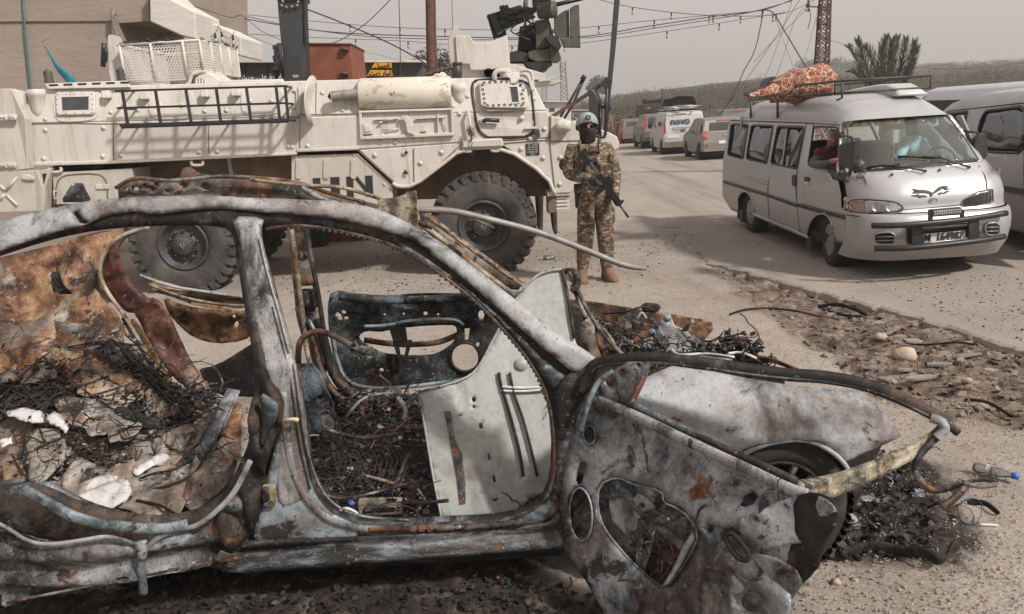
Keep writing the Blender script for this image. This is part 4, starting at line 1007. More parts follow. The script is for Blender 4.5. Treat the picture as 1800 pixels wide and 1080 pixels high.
for k in range(50):x=rnd.uniform(660,790);mb.tube([atY(x,141,9.5),atY(x+rnd.uniform(-9,9),138+rnd.uniform(-2,2),9.6),atY(x+rnd.uniform(-9,12),140,9.5)],.014,4,smooth=False)
mb.build('bundled_netting',simple('maroon_netting',(.11,.045,.035),.95,0,.3,20,.5),apc)
mb=MB()
for k in range(22):x=745+k*2.2;y=136-16*(k/22)**.6;mb.tube([atY(x,y,9.6),atY(x+4,y+rnd.uniform(-2.5,2.5),9.62)],.022,5)
mb.build('coiled_strap',M['lattice'],apc)
tu=bpy.data.objects.new('roof_turret',None);COL.objects.link(tu);par(tu,apc)
def tk(o):return par(o,tu)
def solid(name,L,Y,th,mat,bev=.008,kidf=tk):
 mb=MB();mb.prism([atY(x,y,Y) for x,y in L],(0,th,0));return kidf(mb.build(name,M[mat],bevel=bev))
solid('shield',[(800,63),(825,62),(833,75),(860,75),(890,62),(892,67),(897,123),(827,124),(825,113),(803,113)],9.75,.03,'apc')
solid('shield',[(788,67),(798,47),(804,45),(808,62),(800,67),(803,114),(793,116),(789,100)],9.78,.03,'apc_panel')
solid('turret_ring',[(810,112),(898,122),(902,140),(808,142)],9.84,1.2,'apc')
solid('turret_hood',[(893,112),(902,113),(958,130),(960,141),(930,141),(898,140)],9.9,.9,'apc')
solid('turret_visor',[(938,146),(960,143),(985,141.5),(988,144),(975,149),(940,152)],9.75,.5,'apc_panel')
solid('visor_arm',[(945,141),(962,139),(974,134),(975,136),(965,141),(950,144)],9.7,.05,'apc',.003)
mb=MB()
for k in range(40):x=rnd.uniform(855,875);mb.box(atY(x,129+rnd.uniform(-4,4),9.74),(.05,.05,.05),Matrix.Rotation(rnd.uniform(0,3),3,'Y'))
tk(mb.build('black_cover',M['black_steel']))
gm=bpy.data.objects.new('gun_mount',None);COL.objects.link(gm);par(gm,apc)
def gk(o):return par(o,gm)
z3=lambda L:[(840+a_/6.354,b_/6.354) for a_,b_ in L]
G=lambda n_,L,Y,th,mat,bev=.004:solid(n_,z3(L),Y,th,mat,min(bev,.005),gk)
G('core',[(470,300),(800,230),(850,420),(905,560),(900,660),(800,700),(560,720),(450,690),(440,580)],10.42,.2,'black_steel')
G('side_shield',[(97,185),(105,165),(380,85),(470,60),(498,75),(500,100),(400,150),(300,175),(320,395),(175,432),(112,215)],10.5,.12,'olive_dark')
G('cowl',[(100,170),(475,55),(500,80),(480,110),(390,140),(380,95),(110,180)],10.2,.35,'olive_dark',.02)
G('column',[(640,235),(795,205),(800,525),(652,560)],10.05,.4,'olive',.02)
G('inner_column',[(470,330),(640,250),(645,575),(480,560),(450,575)],10.3,.3,'olive_dark')
G('rear_shield',[(850,205),(935,140),(1018,100),(1025,420),(905,425),(855,380)],10.1,.04,'olive')
G('rear_shield',[(1030,92),(1085,58),(1130,52),(1147,535),(960,532),(915,430),(1032,425)],10.06,.05,'olive')
for q in((1040,112),(985,130),(1050,415),(995,412),(1128,415),(1132,525),(975,520),(1055,523)):
 mb=MB();c_=z3([q])[0];mb.lathe([(0,.01),(.008,.008),(.01,0)],8,atY(c_[0],c_[1],10.06),(0,-1,0));gk(mb.build('bolt',M['black_steel']))
G('base_box',[(560,580),(640,560),(800,545),(800,685),(650,692),(570,650)],10.0,.5,'olive')
G('base_box',[(802,525),(830,520),(905,570),(932,650),(920,682),(806,686)],9.98,.4,'olive')
G('flap',[(750,412),(775,402),(875,400),(905,430),(935,520),(915,552),(885,555),(795,480)],9.9,.2,'olive_dark')
G('motor_housing',[(358,585),(470,560),(560,600),(565,690),(480,690),(365,690)],10.05,.4,'olive_dark')
G('slip_ring',[(520,690),(560,695),(830,698),(832,735),(785,745),(780,780),(700,812),(640,795),(560,750)],10.0,.45,'black_steel')
mb=MB();c0=atY(840+690/6.354,125/6.354,10.05);c1=atY(840+868/6.354,117/6.354,10.05);r0_=.095;ax=(c1-c0).normalized();ll=(c1-c0).length
mb.lathe([(0,0),(r0_,0),(r0_,ll*.95),(r0_*1.06,ll*.95),(r0_*1.06,ll),(0,ll)],28,c0,ax+V((0,-.5,0)));gk(mb.build('drum',M['olive']))
mb=MB();A0=V(atY(840+240/6.354,290/6.354,10.15));A1=V(atY(840+640/6.354,120/6.354,10.15));d_=(A1-A0).normalized();rotm=Matrix.Rotation(-math.atan2(d_.z,d_.x),3,'Y')
mb.box(A0 .lerp(A1,.4),((A1-A0).length*.95,.16,.13),rotm)
for k in range(6):mb.box(A0 .lerp(A1,.1+.13*k)+V((0,-.09,.03*(-1)**k)),(.055,.05,.10),rotm)
for k in range(5):mb.cyl(A0 .lerp(A1,.05+.17*k)+V((0,-.1,-.05)),A0 .lerp(A1,.18+.17*k)+V((0,-.1,-.03)),.014,8)
mb.box(A0+V((-.03,-.02,.02)),(.07,.2,.22),rotm);mb.box(A0+d_*.12+V((0,-.05,.09)),(.14,.08,.05),rotm)
gk(mb.build('machine_gun',M['gun'],bevel=.004))
mb=MB();b0=atY(975,9,10.1);b1=atY(1010,1,10.1);dd_=(b1-b0);mb.tube([b0-dd_*1.5,b0,b1+dd_*1.2],[.032,.026,.02],12);gk(mb.build('gun_barrel',M['gun']))
mb=MB();
mb.box(atY(952,3,10.15),(.22,.2,.10));mb.cyl(atY(936,1,10.1),atY(966,0,10.1),.06,14);gk(mb.build('sight_head',M['black_steel'],bevel=.01))
mb=MB()
for k in range(70):
 a_=rnd.uniform(880,940);b_=rnd.uniform(12,60);p=atY(a_,b_ if b_<48-(a_-880)*.3 else 30,10.0+rnd.uniform(0,.1));mb.box(p,(rnd.uniform(.02,.07),.04,rnd.uniform(.015,.05)),Matrix.Rotation(rnd.uniform(-1,1),3,'Y'))
for k in range(12):
 p=atY(rnd.uniform(905,945),rnd.uniform(20,55),10.0);mb.tube(curve3([p,p+V((rnd.uniform(-.1,.1),-.03,-.08)),p+V((rnd.uniform(-.12,.12),0,-.16))],3),.009,5)
gk(mb.build('feed_mechanism',M['gun']))
mb=MB();mb.cyl(atY(923,16,10.6),atY(926.5,-20,10.6),.03,8);gk(mb.build('sensor_mast',M['galv']))
mb=MB();mb.tube([atY(1089,-60,9.3),atY(1084.5,0,9.3),atY(1077,90,9.3),atY(1069.5,165,9.3),atY(1063,245,9.3),atY(1061,262,9.3)],[.040,.040,.038,.034,.030,.030],4,smooth=False,up=(0,1,0));mb.build('wire_cutter_post',M['charcoal'],apc,bevel=.004)
mb=MB();mb.tube([atY(968,207,9.45),atY(1030,168,9.4),atY(1068,141,9.32)],.032,4,smooth=False,up=(0,0,1),sx=.3);mb.build('post_brace',M['lattice'],apc)
for dx in(0,7):
 mb=MB();mb.tube([atY(985+dx,206+dx*.4,9.9),atY(1000+dx,182+dx*.3,9.9),atY(1026.5+dx*.3,136,9.9)],.017,5);mb.build('paddle_bar',M['black_steel'],apc)
mb=MB();mb.tube([atY(1023,141,9.88),atY(1028,133,9.88)],.028,8);mb.build('paddle_tip',M['black_steel'],apc)
mb=MB();mb.prism([atY(x,y,9.15) for x,y in smoothpoly([(1034,160),(1038,156),(1046,162),(1053,180),(1053,232),(1048,238),(1040,232),(1034,205)],1)],(.05,.10,0));mb.build('mirror',M['plastic_black'],apc,bevel=.012)
mb=MB();mb.tube(curve3([atY(1067,150,9.25),atY(1066,185,9.15),atY(1064,236,9.15),atY(1056,241,9.15),atY(1047,239,9.15)],5),.017,8);mb.tube([atY(1070,186,9.25),atY(1054,186,9.15)],.03,8);mb.tube([atY(1055,190,9.15),atY(1055,240,9.15)],.012,6);mb.build('mirror_arm',M['black_steel'],apc)
mb=MB()
for(x,y) in((1068,143),(1063,150),(1066,190)):mb.box(atY(x,y,9.25),(.09,.08,.06),Matrix.Rotation(.6,3,'Y'))
mb.build('post_clamp',M['black_steel'],apc,bevel=.006)
mb=MB();a_,b_,c_=atY(80,83,10.4),atY(100,118,10.2),atY(128,146,9.9)
mb.tube(curve3([a_,a_.lerp(b_,.5),b_,b_.lerp(c_,.5),c_],3),[.010,.015,.02,.025,.030,.036,.042,.048,.055,.062,.07,.078,.085][:13],9,sx=.35,up=(0,0,1))
tq=mb.build('folded_parasol',M['turquoise']);tag(tq,'turquoise folded parasol leaning over the rear roof of the armoured vehicle','parasol')
mb=MB();mb.tube([a_-V((.0,0,0)),a_+V((-.05,.02,.06)),a_+V((.07,0,.11))],.01,5);mb.build('tip',M['galv'],tq)
M['b_bluedark']=burnt('dark_blue_grey_steel',.22,.16,(.84,.98,1.10),3.4,brown=.1)
M['b_pillar']=burnt('streaked_pale_pillar_steel',.88,.12,(1,1,1),4,streak=(1.8,1.8,.35),soot=.1)
M['b_sill']=burnt('streaked_sill_steel',.22,.12,(.9,1.0,1.08),4,streak=(.5,1,2.6),brown=.1)
car=thing('burned_car','burned-out grey rusted car shell without roof skin, its door hanging open towards the camera','car wreck',(-.6,3.5,0))
def tumble(x,z):return 2.74+max(0.0,z-.95)*.42+.02*x
SN=Surf(tumble);SN.y0=2.8
def SY(Y):s_=Surf(Y);s_.y0=Y;return s_
def N(a,b,w=0.0):return SN.p(a,b,w)
FO=smoothpoly([(452,408),(470,401),(530,399),(610,411),(690,434),(755,470),(825,522),(885,580),(930,636),(958,690),(970,760),(968,840),(950,885),(900,906),(800,915),(680,918),(604,911),(568,888),(550,840),(540,760),(527,680),(506,600),(484,520),(464,450)],1)
RO=smoothpoly([(-60,470),(0,450),(60,430),(130,412),(200,403),(290,398),(385,400),(404,412),(414,470),(430,560),(450,650),(446,720),(436,800),(412,852),(372,886),(330,906),(270,914),(200,906),(130,886),(80,862),(40,852),(-60,845)],1)
OUT=[(-90,430),(0,392),(60,375),(130,360),(200,351),(280,346),(360,348),(440,350),(520,353),(600,359),(660,370),(720,397),(780,434),(850,487),(920,542),(980,590),(1030,622),(1050,640),(1036,700),(1018,800),(1004,900),(992,984),(700,1002),(450,1014),(380,1008),(300,985),(200,960),(100,960),(0,955),(-90,950)]
sheet('side_frame',SN,OUT,[FO,RO],.028,.05,amp=.006,freq=5,mats=M['b_dark'],parent=car,rnd_=(.03,.05),w=.0)
def skin(name,L,mat,w=.02,step=.02,amp=.008,th=.004,rr=(.016,.02),surf=None,holes=(),freq=6,it=1,label=None,relief=None,seed=0):
 return sheet(name,surf or SN,smoothpoly(L,it) if it else L,holes,step,th,relief,amp,freq,M[mat],car,w,True,label,None,seed,True,rr)
skin('roof_rail',[(-90,428),(0,388),(60,373),(130,357),(200,349),(280,344),(360,345),(440,348),(520,351),(600,356),(660,367),(720,394),(780,431),(800,447),(780,458),(735,430),(680,408),(600,388),(520,379),(455,374),(400,368),(330,371),(280,377),(262,378),(235,372),(205,378),(180,382),(150,396),(100,408),(40,428),(0,442),(-90,480)],'b_light',.03,amp=.010,freq=7,label='pale dented roof rail',holes=[[(126,376),(131,374),(142,388),(150,391),(146,395),(136,393)]])
skin('windscreen_pillar',[(770,424),(850,484),(920,539),(980,587),(1030,618),(1052,634),(1046,650),(1010,660),(985,640),(930,594),(870,540),(800,480),(745,440)],'b_light',.03,amp=.005)
skin('pillar_inner_face',[(700,425),(760,462),(830,515),(890,568),(935,612),(975,650),(1010,668),(1020,690),(985,700),(965,680),(940,640),(890,580),(830,523),(760,471),(700,437)],'b_sill',.012,amp=.003)
skin('centre_pillar',[(400,382),(462,384),(456,404),(458,425),(472,480),(494,555),(514,625),(530,700),(540,780),(548,850),(540,880),(500,900),(478,880),(488,800),(482,740),(470,680),(452,610),(436,540),(424,470),(416,420)],'b_pillar',.045,amp=.006,rr=(.024,.02),step=.014)
skin('pillar_soot_face',[(412,425),(424,440),(436,500),(452,560),(466,620),(474,680),(462,690),(446,640),(432,570),(420,500)],'b_dark',.052,amp=.004,step=.02)
skin('pillar_foot',[(488,760),(512,740),(530,790),(545,850),(575,900),(620,922),(640,945),(600,965),(520,968),(450,966),(440,930),(458,880),(474,820)],'b_blue',.04,amp=.006,step=.02)
skin('door_sill',[(440,950),(520,946),(600,944),(700,944),(900,934),(960,920),(985,900),(994,940),(992,984),(700,1001),(560,1008),(430,1013),(385,1004),(400,975)],'b_sill',.05,step=.018,it=0,relief=lambda x,z:.018*math.cos((z-.19)*62),amp=.003)
skin('sill_top',[(560,905),(600,918),(680,924),(800,921),(905,913),(955,893),(975,870),(985,905),(960,925),(900,937),(700,947),(600,947),(560,935)],'b_blue',.03,amp=.003,step=.02)
skin('sill_strip',[(640,931),(780,927),(918,917),(925,922),(916,930),(780,938),(640,942)],'b_rust',.055,amp=.001,step=.03,it=0)
skin('hinge_pillar',[(1040,642),(1055,640),(1040,700),(1022,800),(1008,900),(995,960),(975,940),(962,900),(975,850),(980,770),(970,700),(990,665)],'b_sill',.03,amp=.004,step=.02)
for L,r_,m in(([(517,640),(528,720),(540,790),(560,850),(590,888),(640,908),(720,914)],.014,'b_pillar'),([(497,690),(503,760),(516,830),(545,885),(590,918),(650,932)],.017,'b_pillar'),([(478,540),(500,620),(515,700),(528,790),(546,860)],.009,'b_rust'),([(466,402),(530,397),(610,409),(690,432),(757,470),(828,524),(888,584),(934,642),(962,700),(973,770),(970,850),(945,890),(905,908)],.007,'b_rust'),([(456,420),(470,480),(490,550),(508,620)],.012,'b_light')):
 mb=MB();mb.tube(curve3([N(a,b,.046) for a,b in L],5),r_*.8,8,sx=.4,up=(0,0,1));mb.build('pressed_rib',M[m],car)
mb=MB()
for L in([(470,403),(530,400),(610,412),(690,435),(757,473),(828,527),(888,587),(934,645),(960,703)],):
 c=resample(curve3([N(a,b,.058) for a,b in L],8),.03)
 for p in c[::1]:mb.lathe([(0,.003),(.004,.002),(.006,0)],6,p,(0,-1,.4))
tag(mb.build('spot_welds',M['char'],car),kind='stuff')
skin('torn_flap',[(437,655),(446,649),(468,662),(492,688),(500,718),(488,760),(476,790),(466,822),(460,860),(455,905),(441,945),(420,966),(392,964),(374,950),(364,934),(384,905),(400,860),(420,818),(432,778),(440,728),(444,690)],'b_dark',.10,amp=.022,freq=7,step=.018,th=.003,rr=(.03,.03),relief=lambda x,z:.03*math.sin(x*60+z*9))
skin('torn_flap',[(455,690),(474,700),(490,712),(484,740),(468,770),(458,800),(452,770),(456,730)],'b_bluedark',.14,amp=.02,freq=9,step=.015,th=.003)
mb=MB();mb.prism([N(a,b,.06) for a,b in[(461,854),(482,852),(485,864),(482,893),(463,894)]],(0,.012,0));hp=mb.build('striker_plate',M['yellow_stain'],car,bevel=.003)
for y in(860,886):
 mb=MB();mb.lathe([(0,.016),(.008,.015),(.011,.0)],10,N(468,y,.06),(0,-1,0));mb.build('bolt',M['hub'],hp)
mb=MB();mb.box(N(468,873,.065),(.022,.02,.022));mb.build('striker',M['char'],hp)
mb=MB();mb.tube(curve3([N(497,741,.07),N(507,738,.09),N(515,737,.09),N(523,739,.08)],4),[.006]*10+[.009]*3,7);mb.tube([N(505,737,.08),N(503,745,.07)],.006,6);mb.build('tied_cord',simple('cream_cord',(.5,.38,.24),.8),car)
SF=Surf(lambda x,z:2.62+.05*math.sin(x*5)-(z-.2)*.15);SF.y0=2.6
sheet('rear_sill_flap',SF,smoothpoly([(-90,905),(0,921),(50,950),(95,956),(150,948),(190,944),(222,952),(246,962),(262,960),(280,945),(310,932),(345,924),(372,905),(398,880),(420,858),(430,880),(428,930),(410,976),(380,986),(310,1000),(245,1014),(170,1030),(100,1042),(40,1054),(12,1060),(0,1040),(-90,1040)],1),[ell(56,1033,15,3.5,10,-6),ell(130,1026,12,3.5,10,-6),ell(222,1011,12,3,10,-6),ell(343,931,11,6,12,-20),ell(308,996,12,2.5,8,-8)],.022,.004,relief=lambda x,z:.02*math.cos((z-.12)*55),amp=.008,freq=4,mats=M['b_mid'],parent=car,fold=.010,ff=4)
for pts,r_,mat in(([(-60,905),(0,922),(50,951),(95,957),(150,949),(190,944),(230,954),(255,968)],.008,'b_light'),([(255,968),(275,948),(310,933),(350,922),(390,890),(415,860),(440,810)],.010,'b_light'),([(12,1060),(100,1042),(245,1014),(380,986),(412,976)],.005,'b_rust'),([(40,860),(90,888),(140,912),(200,924),(280,930),(330,922)],.022,'b_blue')):
 mb=MB();mb.tube(curve3([SF.p(a,b,.02) for a,b in pts],5),r_,8,sx=.6);mb.build('folded_edge',M[mat],car)
mb=MB();pts=curve3([SF.p(246,952,.03),SF.p(250,975,.04),SF.p(247,1000,.03),SF.p(251,1020,.03),SF.p(252,1045,.02)],4);mb.tube(pts,[.026,.022,.019,.017,.016,.016,.015,.014,.014,.014,.014,.014,.015,.015,.016,.016,.015][:len(pts)],7,sx=.5);mb.build('hanging_strip',M['b_blue'],car)
sheet('sill_lip',Surf(2.78),smoothpoly([(60,850),(110,870),(160,895),(230,915),(300,918),(340,915),(300,935),(230,940),(150,935),(95,915),(50,880)],1),[],.02,.004,amp=.01,mats=M['b_blue'],parent=car,rnd_=(.04,.04),w=.03)
sheet('sill_lip',Surf(2.80),smoothpoly([(-90,840),(0,850),(40,885),(60,930),(50,950),(0,925),(-90,910)],1),[],.02,.004,amp=.012,mats=M['b_dark'],parent=car,w=.02)
sheet('sill_tip',SF,[(375,985),(388,968),(405,975),(418,978),(430,982),(415,988),(390,990)],[],.02,.003,amp=.004,mats=M['b_rust'],parent=car,w=.05)
def far(name,L,Y,mat,holes=(),amp=.008,step=.03,it=1,rr=None,relief=None,th=.004,label=None,freq=6,w=0,seed=0):
 s_=Y if isinstance(Y,Surf) else SY(Y)
 return sheet(name,s_,smoothpoly(L,it) if it else L,holes,step,th,relief,amp,freq,M[mat],car,w,True,label,None,seed,True,rr)
def ctube(name,L,r_,mat,Y=None,n=7,sx=1,k=5,parent=None):
 """bent bar through pixel points; each point may carry its own distance"""
 mb=MB();pts=curve3([atY(q[0],q[1],q[2] if len(q)>2 else Y) for q in L],k);mb.tube(pts,r_,n,sx=sx);return mb.build(name,M[mat],parent or car)
far('far_roof_rail',[(203,331),(238,315),(262,320),(300,316),(312,312),(316,297),(330,294),(347,306),(380,311),(450,314),(510,321),(560,334),(600,347),(650,357),(700,370),(740,392),(745,425),(690,405),(600,380),(480,368),(330,368),(203,362)],4.15,'b_rust',[ell(236,333,5,3.5,8),ell(264,333,5,3.5,8),ell(270,326,3.5,2.5,8),ell(322,327,4,3,8),ell(359,331,6,3,8),ell(296,338,5,2.5,8),ell(250,330,3,2,6)],it=0,rr=(.03,.04))
ctube('roof_bar',[(203,331),(238,314),(300,318),(380,311),(450,313),(520,321),(580,340),(640,356)],.010,'b_rust',4.1)
ctube('roof_bar',[(530,330),(560,347),(600,360),(655,373),(700,380),(760,400)],.014,'b_mid',3.9);ctube('roof_bar',[(440,316),(530,326),(600,330),(670,350),(735,372)],.010,'b_tan',4.0)
ctube('roof_bar',[(560,344),(590,352),(640,366),(700,374),(790,372),(868,401,3.6)],.006,'yellow_stain',3.9)
far('far_windscreen_pillar',[(735,372),(760,380),(800,412),(860,455),(920,498),(912,512),(880,510),(830,478),(780,435),(740,400)],4.2,'b_rust',rr=(.025,.03),it=0)
ctube('pillar_channel',[(742,395),(800,440),(850,480),(905,520)],.016,'b_tan',4.1);ctube('pillar_channel',[(745,378),(800,418),(860,462),(918,502)],.009,'b_orange',4.1);ctube('pillar_channel',[(740,410),(790,452),(850,500),(880,520)],.012,'b_dark',4.05)
mb=MB();mb.prism([atY(a,b,4.06) for a,b in[(793,425),(812,438),(816,446),(798,434)]],(0,.02,0));mb.build('pillar_clip',M['b_tan'],car)
far('far_centre_pillar',[(505,402),(543,403),(548,450),(556,500),(566,560),(580,640),(570,660),(540,640),(530,600),(518,560),(510,480)],4.25,'b_rust',[[(528,505),(548,504),(552,540),(546,550),(530,548)]],rr=(.03,.03),it=0)
ctube('pillar_channel',[(512,404),(520,460),(530,540),(540,620),(560,680)],.014,'b_tan',4.15);ctube('pillar_channel',[(538,404),(548,460),(560,520),(572,600),(582,660)],.013,'b_dark',4.15)
mb=MB();mb.lathe([(0,.03),(.02,.03),(.03,0)],12,atY(531,449,4.2),(0,-1,0));mb.build('bolt',M['b_dark'],car)
mb=MB();mb.cyl(atY(540,510,4.22),atY(541,546,4.22),.04,12);mb.build('belt_reel',M['b_bluedark'],car)
HA=smoothpoly([(643,583),(668,585),(684,580),(724,573),(794,571),(804,577),(802,598),(776,618),(754,626),(709,627),(672,620),(650,607),(634,600),(628,592)],1)
FD=SY(4.42)
fdoor=far('far_door',[(576,520),(592,511),(640,519),(720,518),(800,515),(850,513),(912,520),(930,560),(915,640),(880,660),(820,668),(700,682),(640,692),(608,680),(588,640),(578,580)],FD,'b_bluedark',[HA,ell(818,628,23,25,20),ell(846,554,5.5,9,12),[(817,579),(826,579),(824,597),(818,598)],ell(671,651,4,3.5,8),ell(605,548,4,3,8,20),ell(593,553,3,3,8),ell(609,559,4,3,8),[(592,547),(600,552),(602,562),(596,562)],ell(676,552,2,2,6),ell(709,552,2,2,6),ell(748,552,4,3,6),ell(770,553,2,2,6),ell(840,605,3,4,6,30)],step=.022,relief=lambda x,z:.02*math.sin(x*9)*math.cos(z*21),amp=.012,freq=5,label='dark blue-grey door frame on the far side')
ctube('door_belt_bar',[(596,522),(650,527),(720,528),(800,524),(860,522),(915,520)],.024,'b_bluedark',4.36,parent=fdoor);ctube('pressed_rib',[(585,590),(592,630),(610,668),(650,682),(720,680),(830,665)],.012,'b_blue',4.38,parent=fdoor)
ctube('pressed_rib',[(640,574),(680,572),(724,564),(794,562),(815,572)],.010,'b_blue',4.38,parent=fdoor)
mb=MB();mb.lathe([(.078,0),(.085,.012),(.095,0)],28,FD.p(818,628,.005),(0,-1,0));mb.build('speaker_ring',M['b_dark'],fdoor)
ctube('crash_bar',[(640,598),(680,604),(720,606),(770,602),(806,588)],.018,'b_rust',4.47,parent=fdoor,sx=.4)
mb=MB()
for L in([(684,578),(713,575),(716,600),(692,604)],[(690,602),(724,598),(724,606),(692,609)],[(692,608),(701,607),(706,636),(703,640)],[(714,607),(723,606),(714,636),(709,638)],[(700,636),(718,634),(716,642),(703,644)]):mb.prism([atY(a,b,4.36) for a,b in L],(0,.012,0))
mb.build('lifter_bracket',M['b_dark'],fdoor)
for L,r_,m in(([(560,560),(572,610),(586,655),(610,686),(660,704),(740,700)],.028,'b_dark'),([(548,600),(560,640),(580,680),(610,705),(640,712)],.02,'b_rust'),([(530,560),(545,620),(552,680),(548,760)],.022,'b_mid'),([(590,700),(640,706),(700,700),(770,694)],.016,'b_dark'),([(520,540),(560,590),(572,640)],.014,'b_blue')):
 ctube('far_sill_channel',L,r_,m,4.25)
far('far_sill',[(560,660),(600,690),(680,700),(800,690),(980,660),(1000,780),(560,800),(540,720)],4.3,'b_dark',it=0)
ctube('bent_belt_stalk',[(524,640,3.4),(528,600,3.4),(552,584,3.4),(575,586,3.4),(600,598,3.35),(625,612,3.3),(642,618,3.3)],.014,'b_rust');mb=MB()
for k in range(16):mb.box(atY(rnd.uniform(618,650),rnd.uniform(606,632),3.3),(.03,.02,.02),Matrix.Rotation(rnd.uniform(0,3),3,'Y'))
mb.build('belt_buckle',M['b_mid'],car,bevel=.004)
ctube('loose_strip',[(524,640,3.35),(530,700,3.3),(540,780,3.2),(548,830,3.1)],.010,'b_rust')
far('inner_pillar_face',[(510,640),(560,640),(590,720),(600,800),(560,850),(545,800),(530,720)],3.7,'b_bluedark',[ell(563,700,5,4,8),ell(572,730,4,6,8)],amp=.02)
SQ=Surf(lambda x,z:3.75+(z-.8)*.5+(x+1.6)*.12);SQ.y0=3.9
far('rear_quarter_panel',[(-90,470),(0,452),(60,438),(130,420),(200,404),(255,398),(212,418),(186,442),(176,470),(182,502),(196,530),(215,560),(235,600),(262,642),(285,690),(200,720),(100,700),(-90,690)],SQ,'b_orange',[[(95,474),(112,477),(120,490),(133,515),(115,514),(96,511)],[(168,502),(174,507),(180,516),(176,520),(170,512)],[(193,528),(204,534),(211,542),(206,545),(198,538)],[(220,585),(232,590),(237,597),(228,601)]],amp=.02,freq=4,step=.024,relief=lambda x,z:.035*(1-2*abs(noise.noise(V((x*3.5,z*3.5,2)))))+.03*max(0,math.cos((x-z*.5)*14))**6,label='orange rusted rear quarter panel')
far('window_rim',[(262,397),(225,406),(196,430),(178,460),(176,490),(190,522),(220,548),(255,545),(266,528),(240,512),(220,488),(212,462),(206,440),(222,415),(262,404)],SY(3.95),'b_redrust',rr=(.012,.02),amp=.014,step=.018)
ctube('window_flange',[(262,400),(215,415),(184,445),(176,480),(190,515),(215,550),(245,600),(280,660),(300,700)],.010,'b_tan',3.78)
far('wheelhouse',[(120,420),(190,404),(212,410),(206,440),(213,470),(236,505),(262,528),(240,560),(180,520),(130,470)],SY(4.35),'b_redrust',amp=.02)
mb=MB();mb.prism([atY(a,b,4.5) for a,b in[(80,460),(150,460),(150,530),(80,530)]],(0,.02,0));mb.build('inner_panel',M['char'],car)
far('twisted_strip',[(246,484),(300,502),(360,510),(436,518),(438,542),(380,541),(320,532),(278,515)],SY(4.4),'b_tan',relief=lambda x,z:.03*math.sin(z*70+x*10),amp=.01,step=.02)
ctube('twisted_edge',[(246,484),(300,503),(360,513),(438,524)],.008,'b_light',4.36);ctube('twisted_edge',[(262,500),(320,522),(380,534),(436,538)],.008,'b_tan',4.35)
far('far_rear_panel',[(286,520),(320,540),(380,543),(446,548),(452,582),(428,600),(380,606),(340,592),(318,576),(296,552)],SY(4.5),'b_orange',[ell(416,570,3.5,6,8,20),ell(412,556,3,3,6)],amp=.02,freq=5)
far('red_rusted_pillar',[(232,548),(262,522),(284,528),(300,560),(318,606),(342,650),(372,684),(360,696),(322,680),(290,645),(262,600),(245,570)],SY(3.95),'b_redrust',rr=(.02,.02),amp=.014,step=.018,relief=lambda x,z:.03*max(0,math.cos((x*.75+z*.6)*26)),label='red rusted pillar lying across the rear')
far('red_rusted_strip',[(228,560),(240,560),(262,600),(292,655),(320,690),(300,694),(270,655),(245,612)],SY(3.85),'b_orange',amp=.02,step=.02)
far('rear_floor_edge',[(345,650),(380,642),(430,612),(452,600),(470,660),(466,700),(370,696)],SY(4.2),'b_dark',amp=.02)
far('rear_bulkhead',[(-90,560),(0,540),(90,560),(180,580),(250,620),(300,690),(200,760),(-90,760)],Surf(lambda x,z:3.55+(z-.6)*.6),'b_rust',amp=.05,freq=4,step=.035)
flo=MB();gxs=np.arange(-2.7,.45,.04);gys=np.arange(2.86,4.3,.04)
for j,y in enumerate(gys):
 for i,x in enumerate(gxs):
  z=.17+.05*noise.noise(V((x*6,y*6,1)))+.02*noise.noise(V((x*22,y*22,4)))
  flo.v.append((x,y,z))
nxg=len(gxs)
for j in range(len(gys)-1):
 for i in range(nxg-1):flo.f.append((j*nxg+i,j*nxg+i+1,(j+1)*nxg+i+1,(j+1)*nxg+i));flo.m.append(0);flo.sm.append(True)
flo.build('floor_pan',M['char'],car,recalc=False)
SH=Surf(lambda x,z:2.95+max(0,z-.30)*1.75+.05*math.sin(x*7));SH.y0=3.3
def heap(name,L,mat,amp=.012,w=0.0,holes=(),step=.03,it=1,freq=6,seed=0,th=.004,rr=None,label=None,surf=None,relief=None,kind=None):
 return sheet(name,surf or SH,smoothpoly(L,it) if it else L,holes,step,th,relief,amp,freq,M[mat],car,w,True,label,kind,seed,True,rr,.05,9)
M['b_seat']=burnt('ash_grey_tan_sheet',.80,.42,(1.06,.98,.88),3.4,[(.36,(.035,.018,.012)),(.45,(.13,.075,.045)),(.54,(.26,.18,.12)),(.65,(.38,.32,.25))],brown=.8)
heap('seat_pan',[(-90,590),(60,575),(160,590),(260,640),(330,690),(400,700),(448,700),(438,800),(410,858),(330,915),(200,912),(120,890),(60,868),(-90,860)],'b_seat',.03,-.03,step=.035,freq=5)
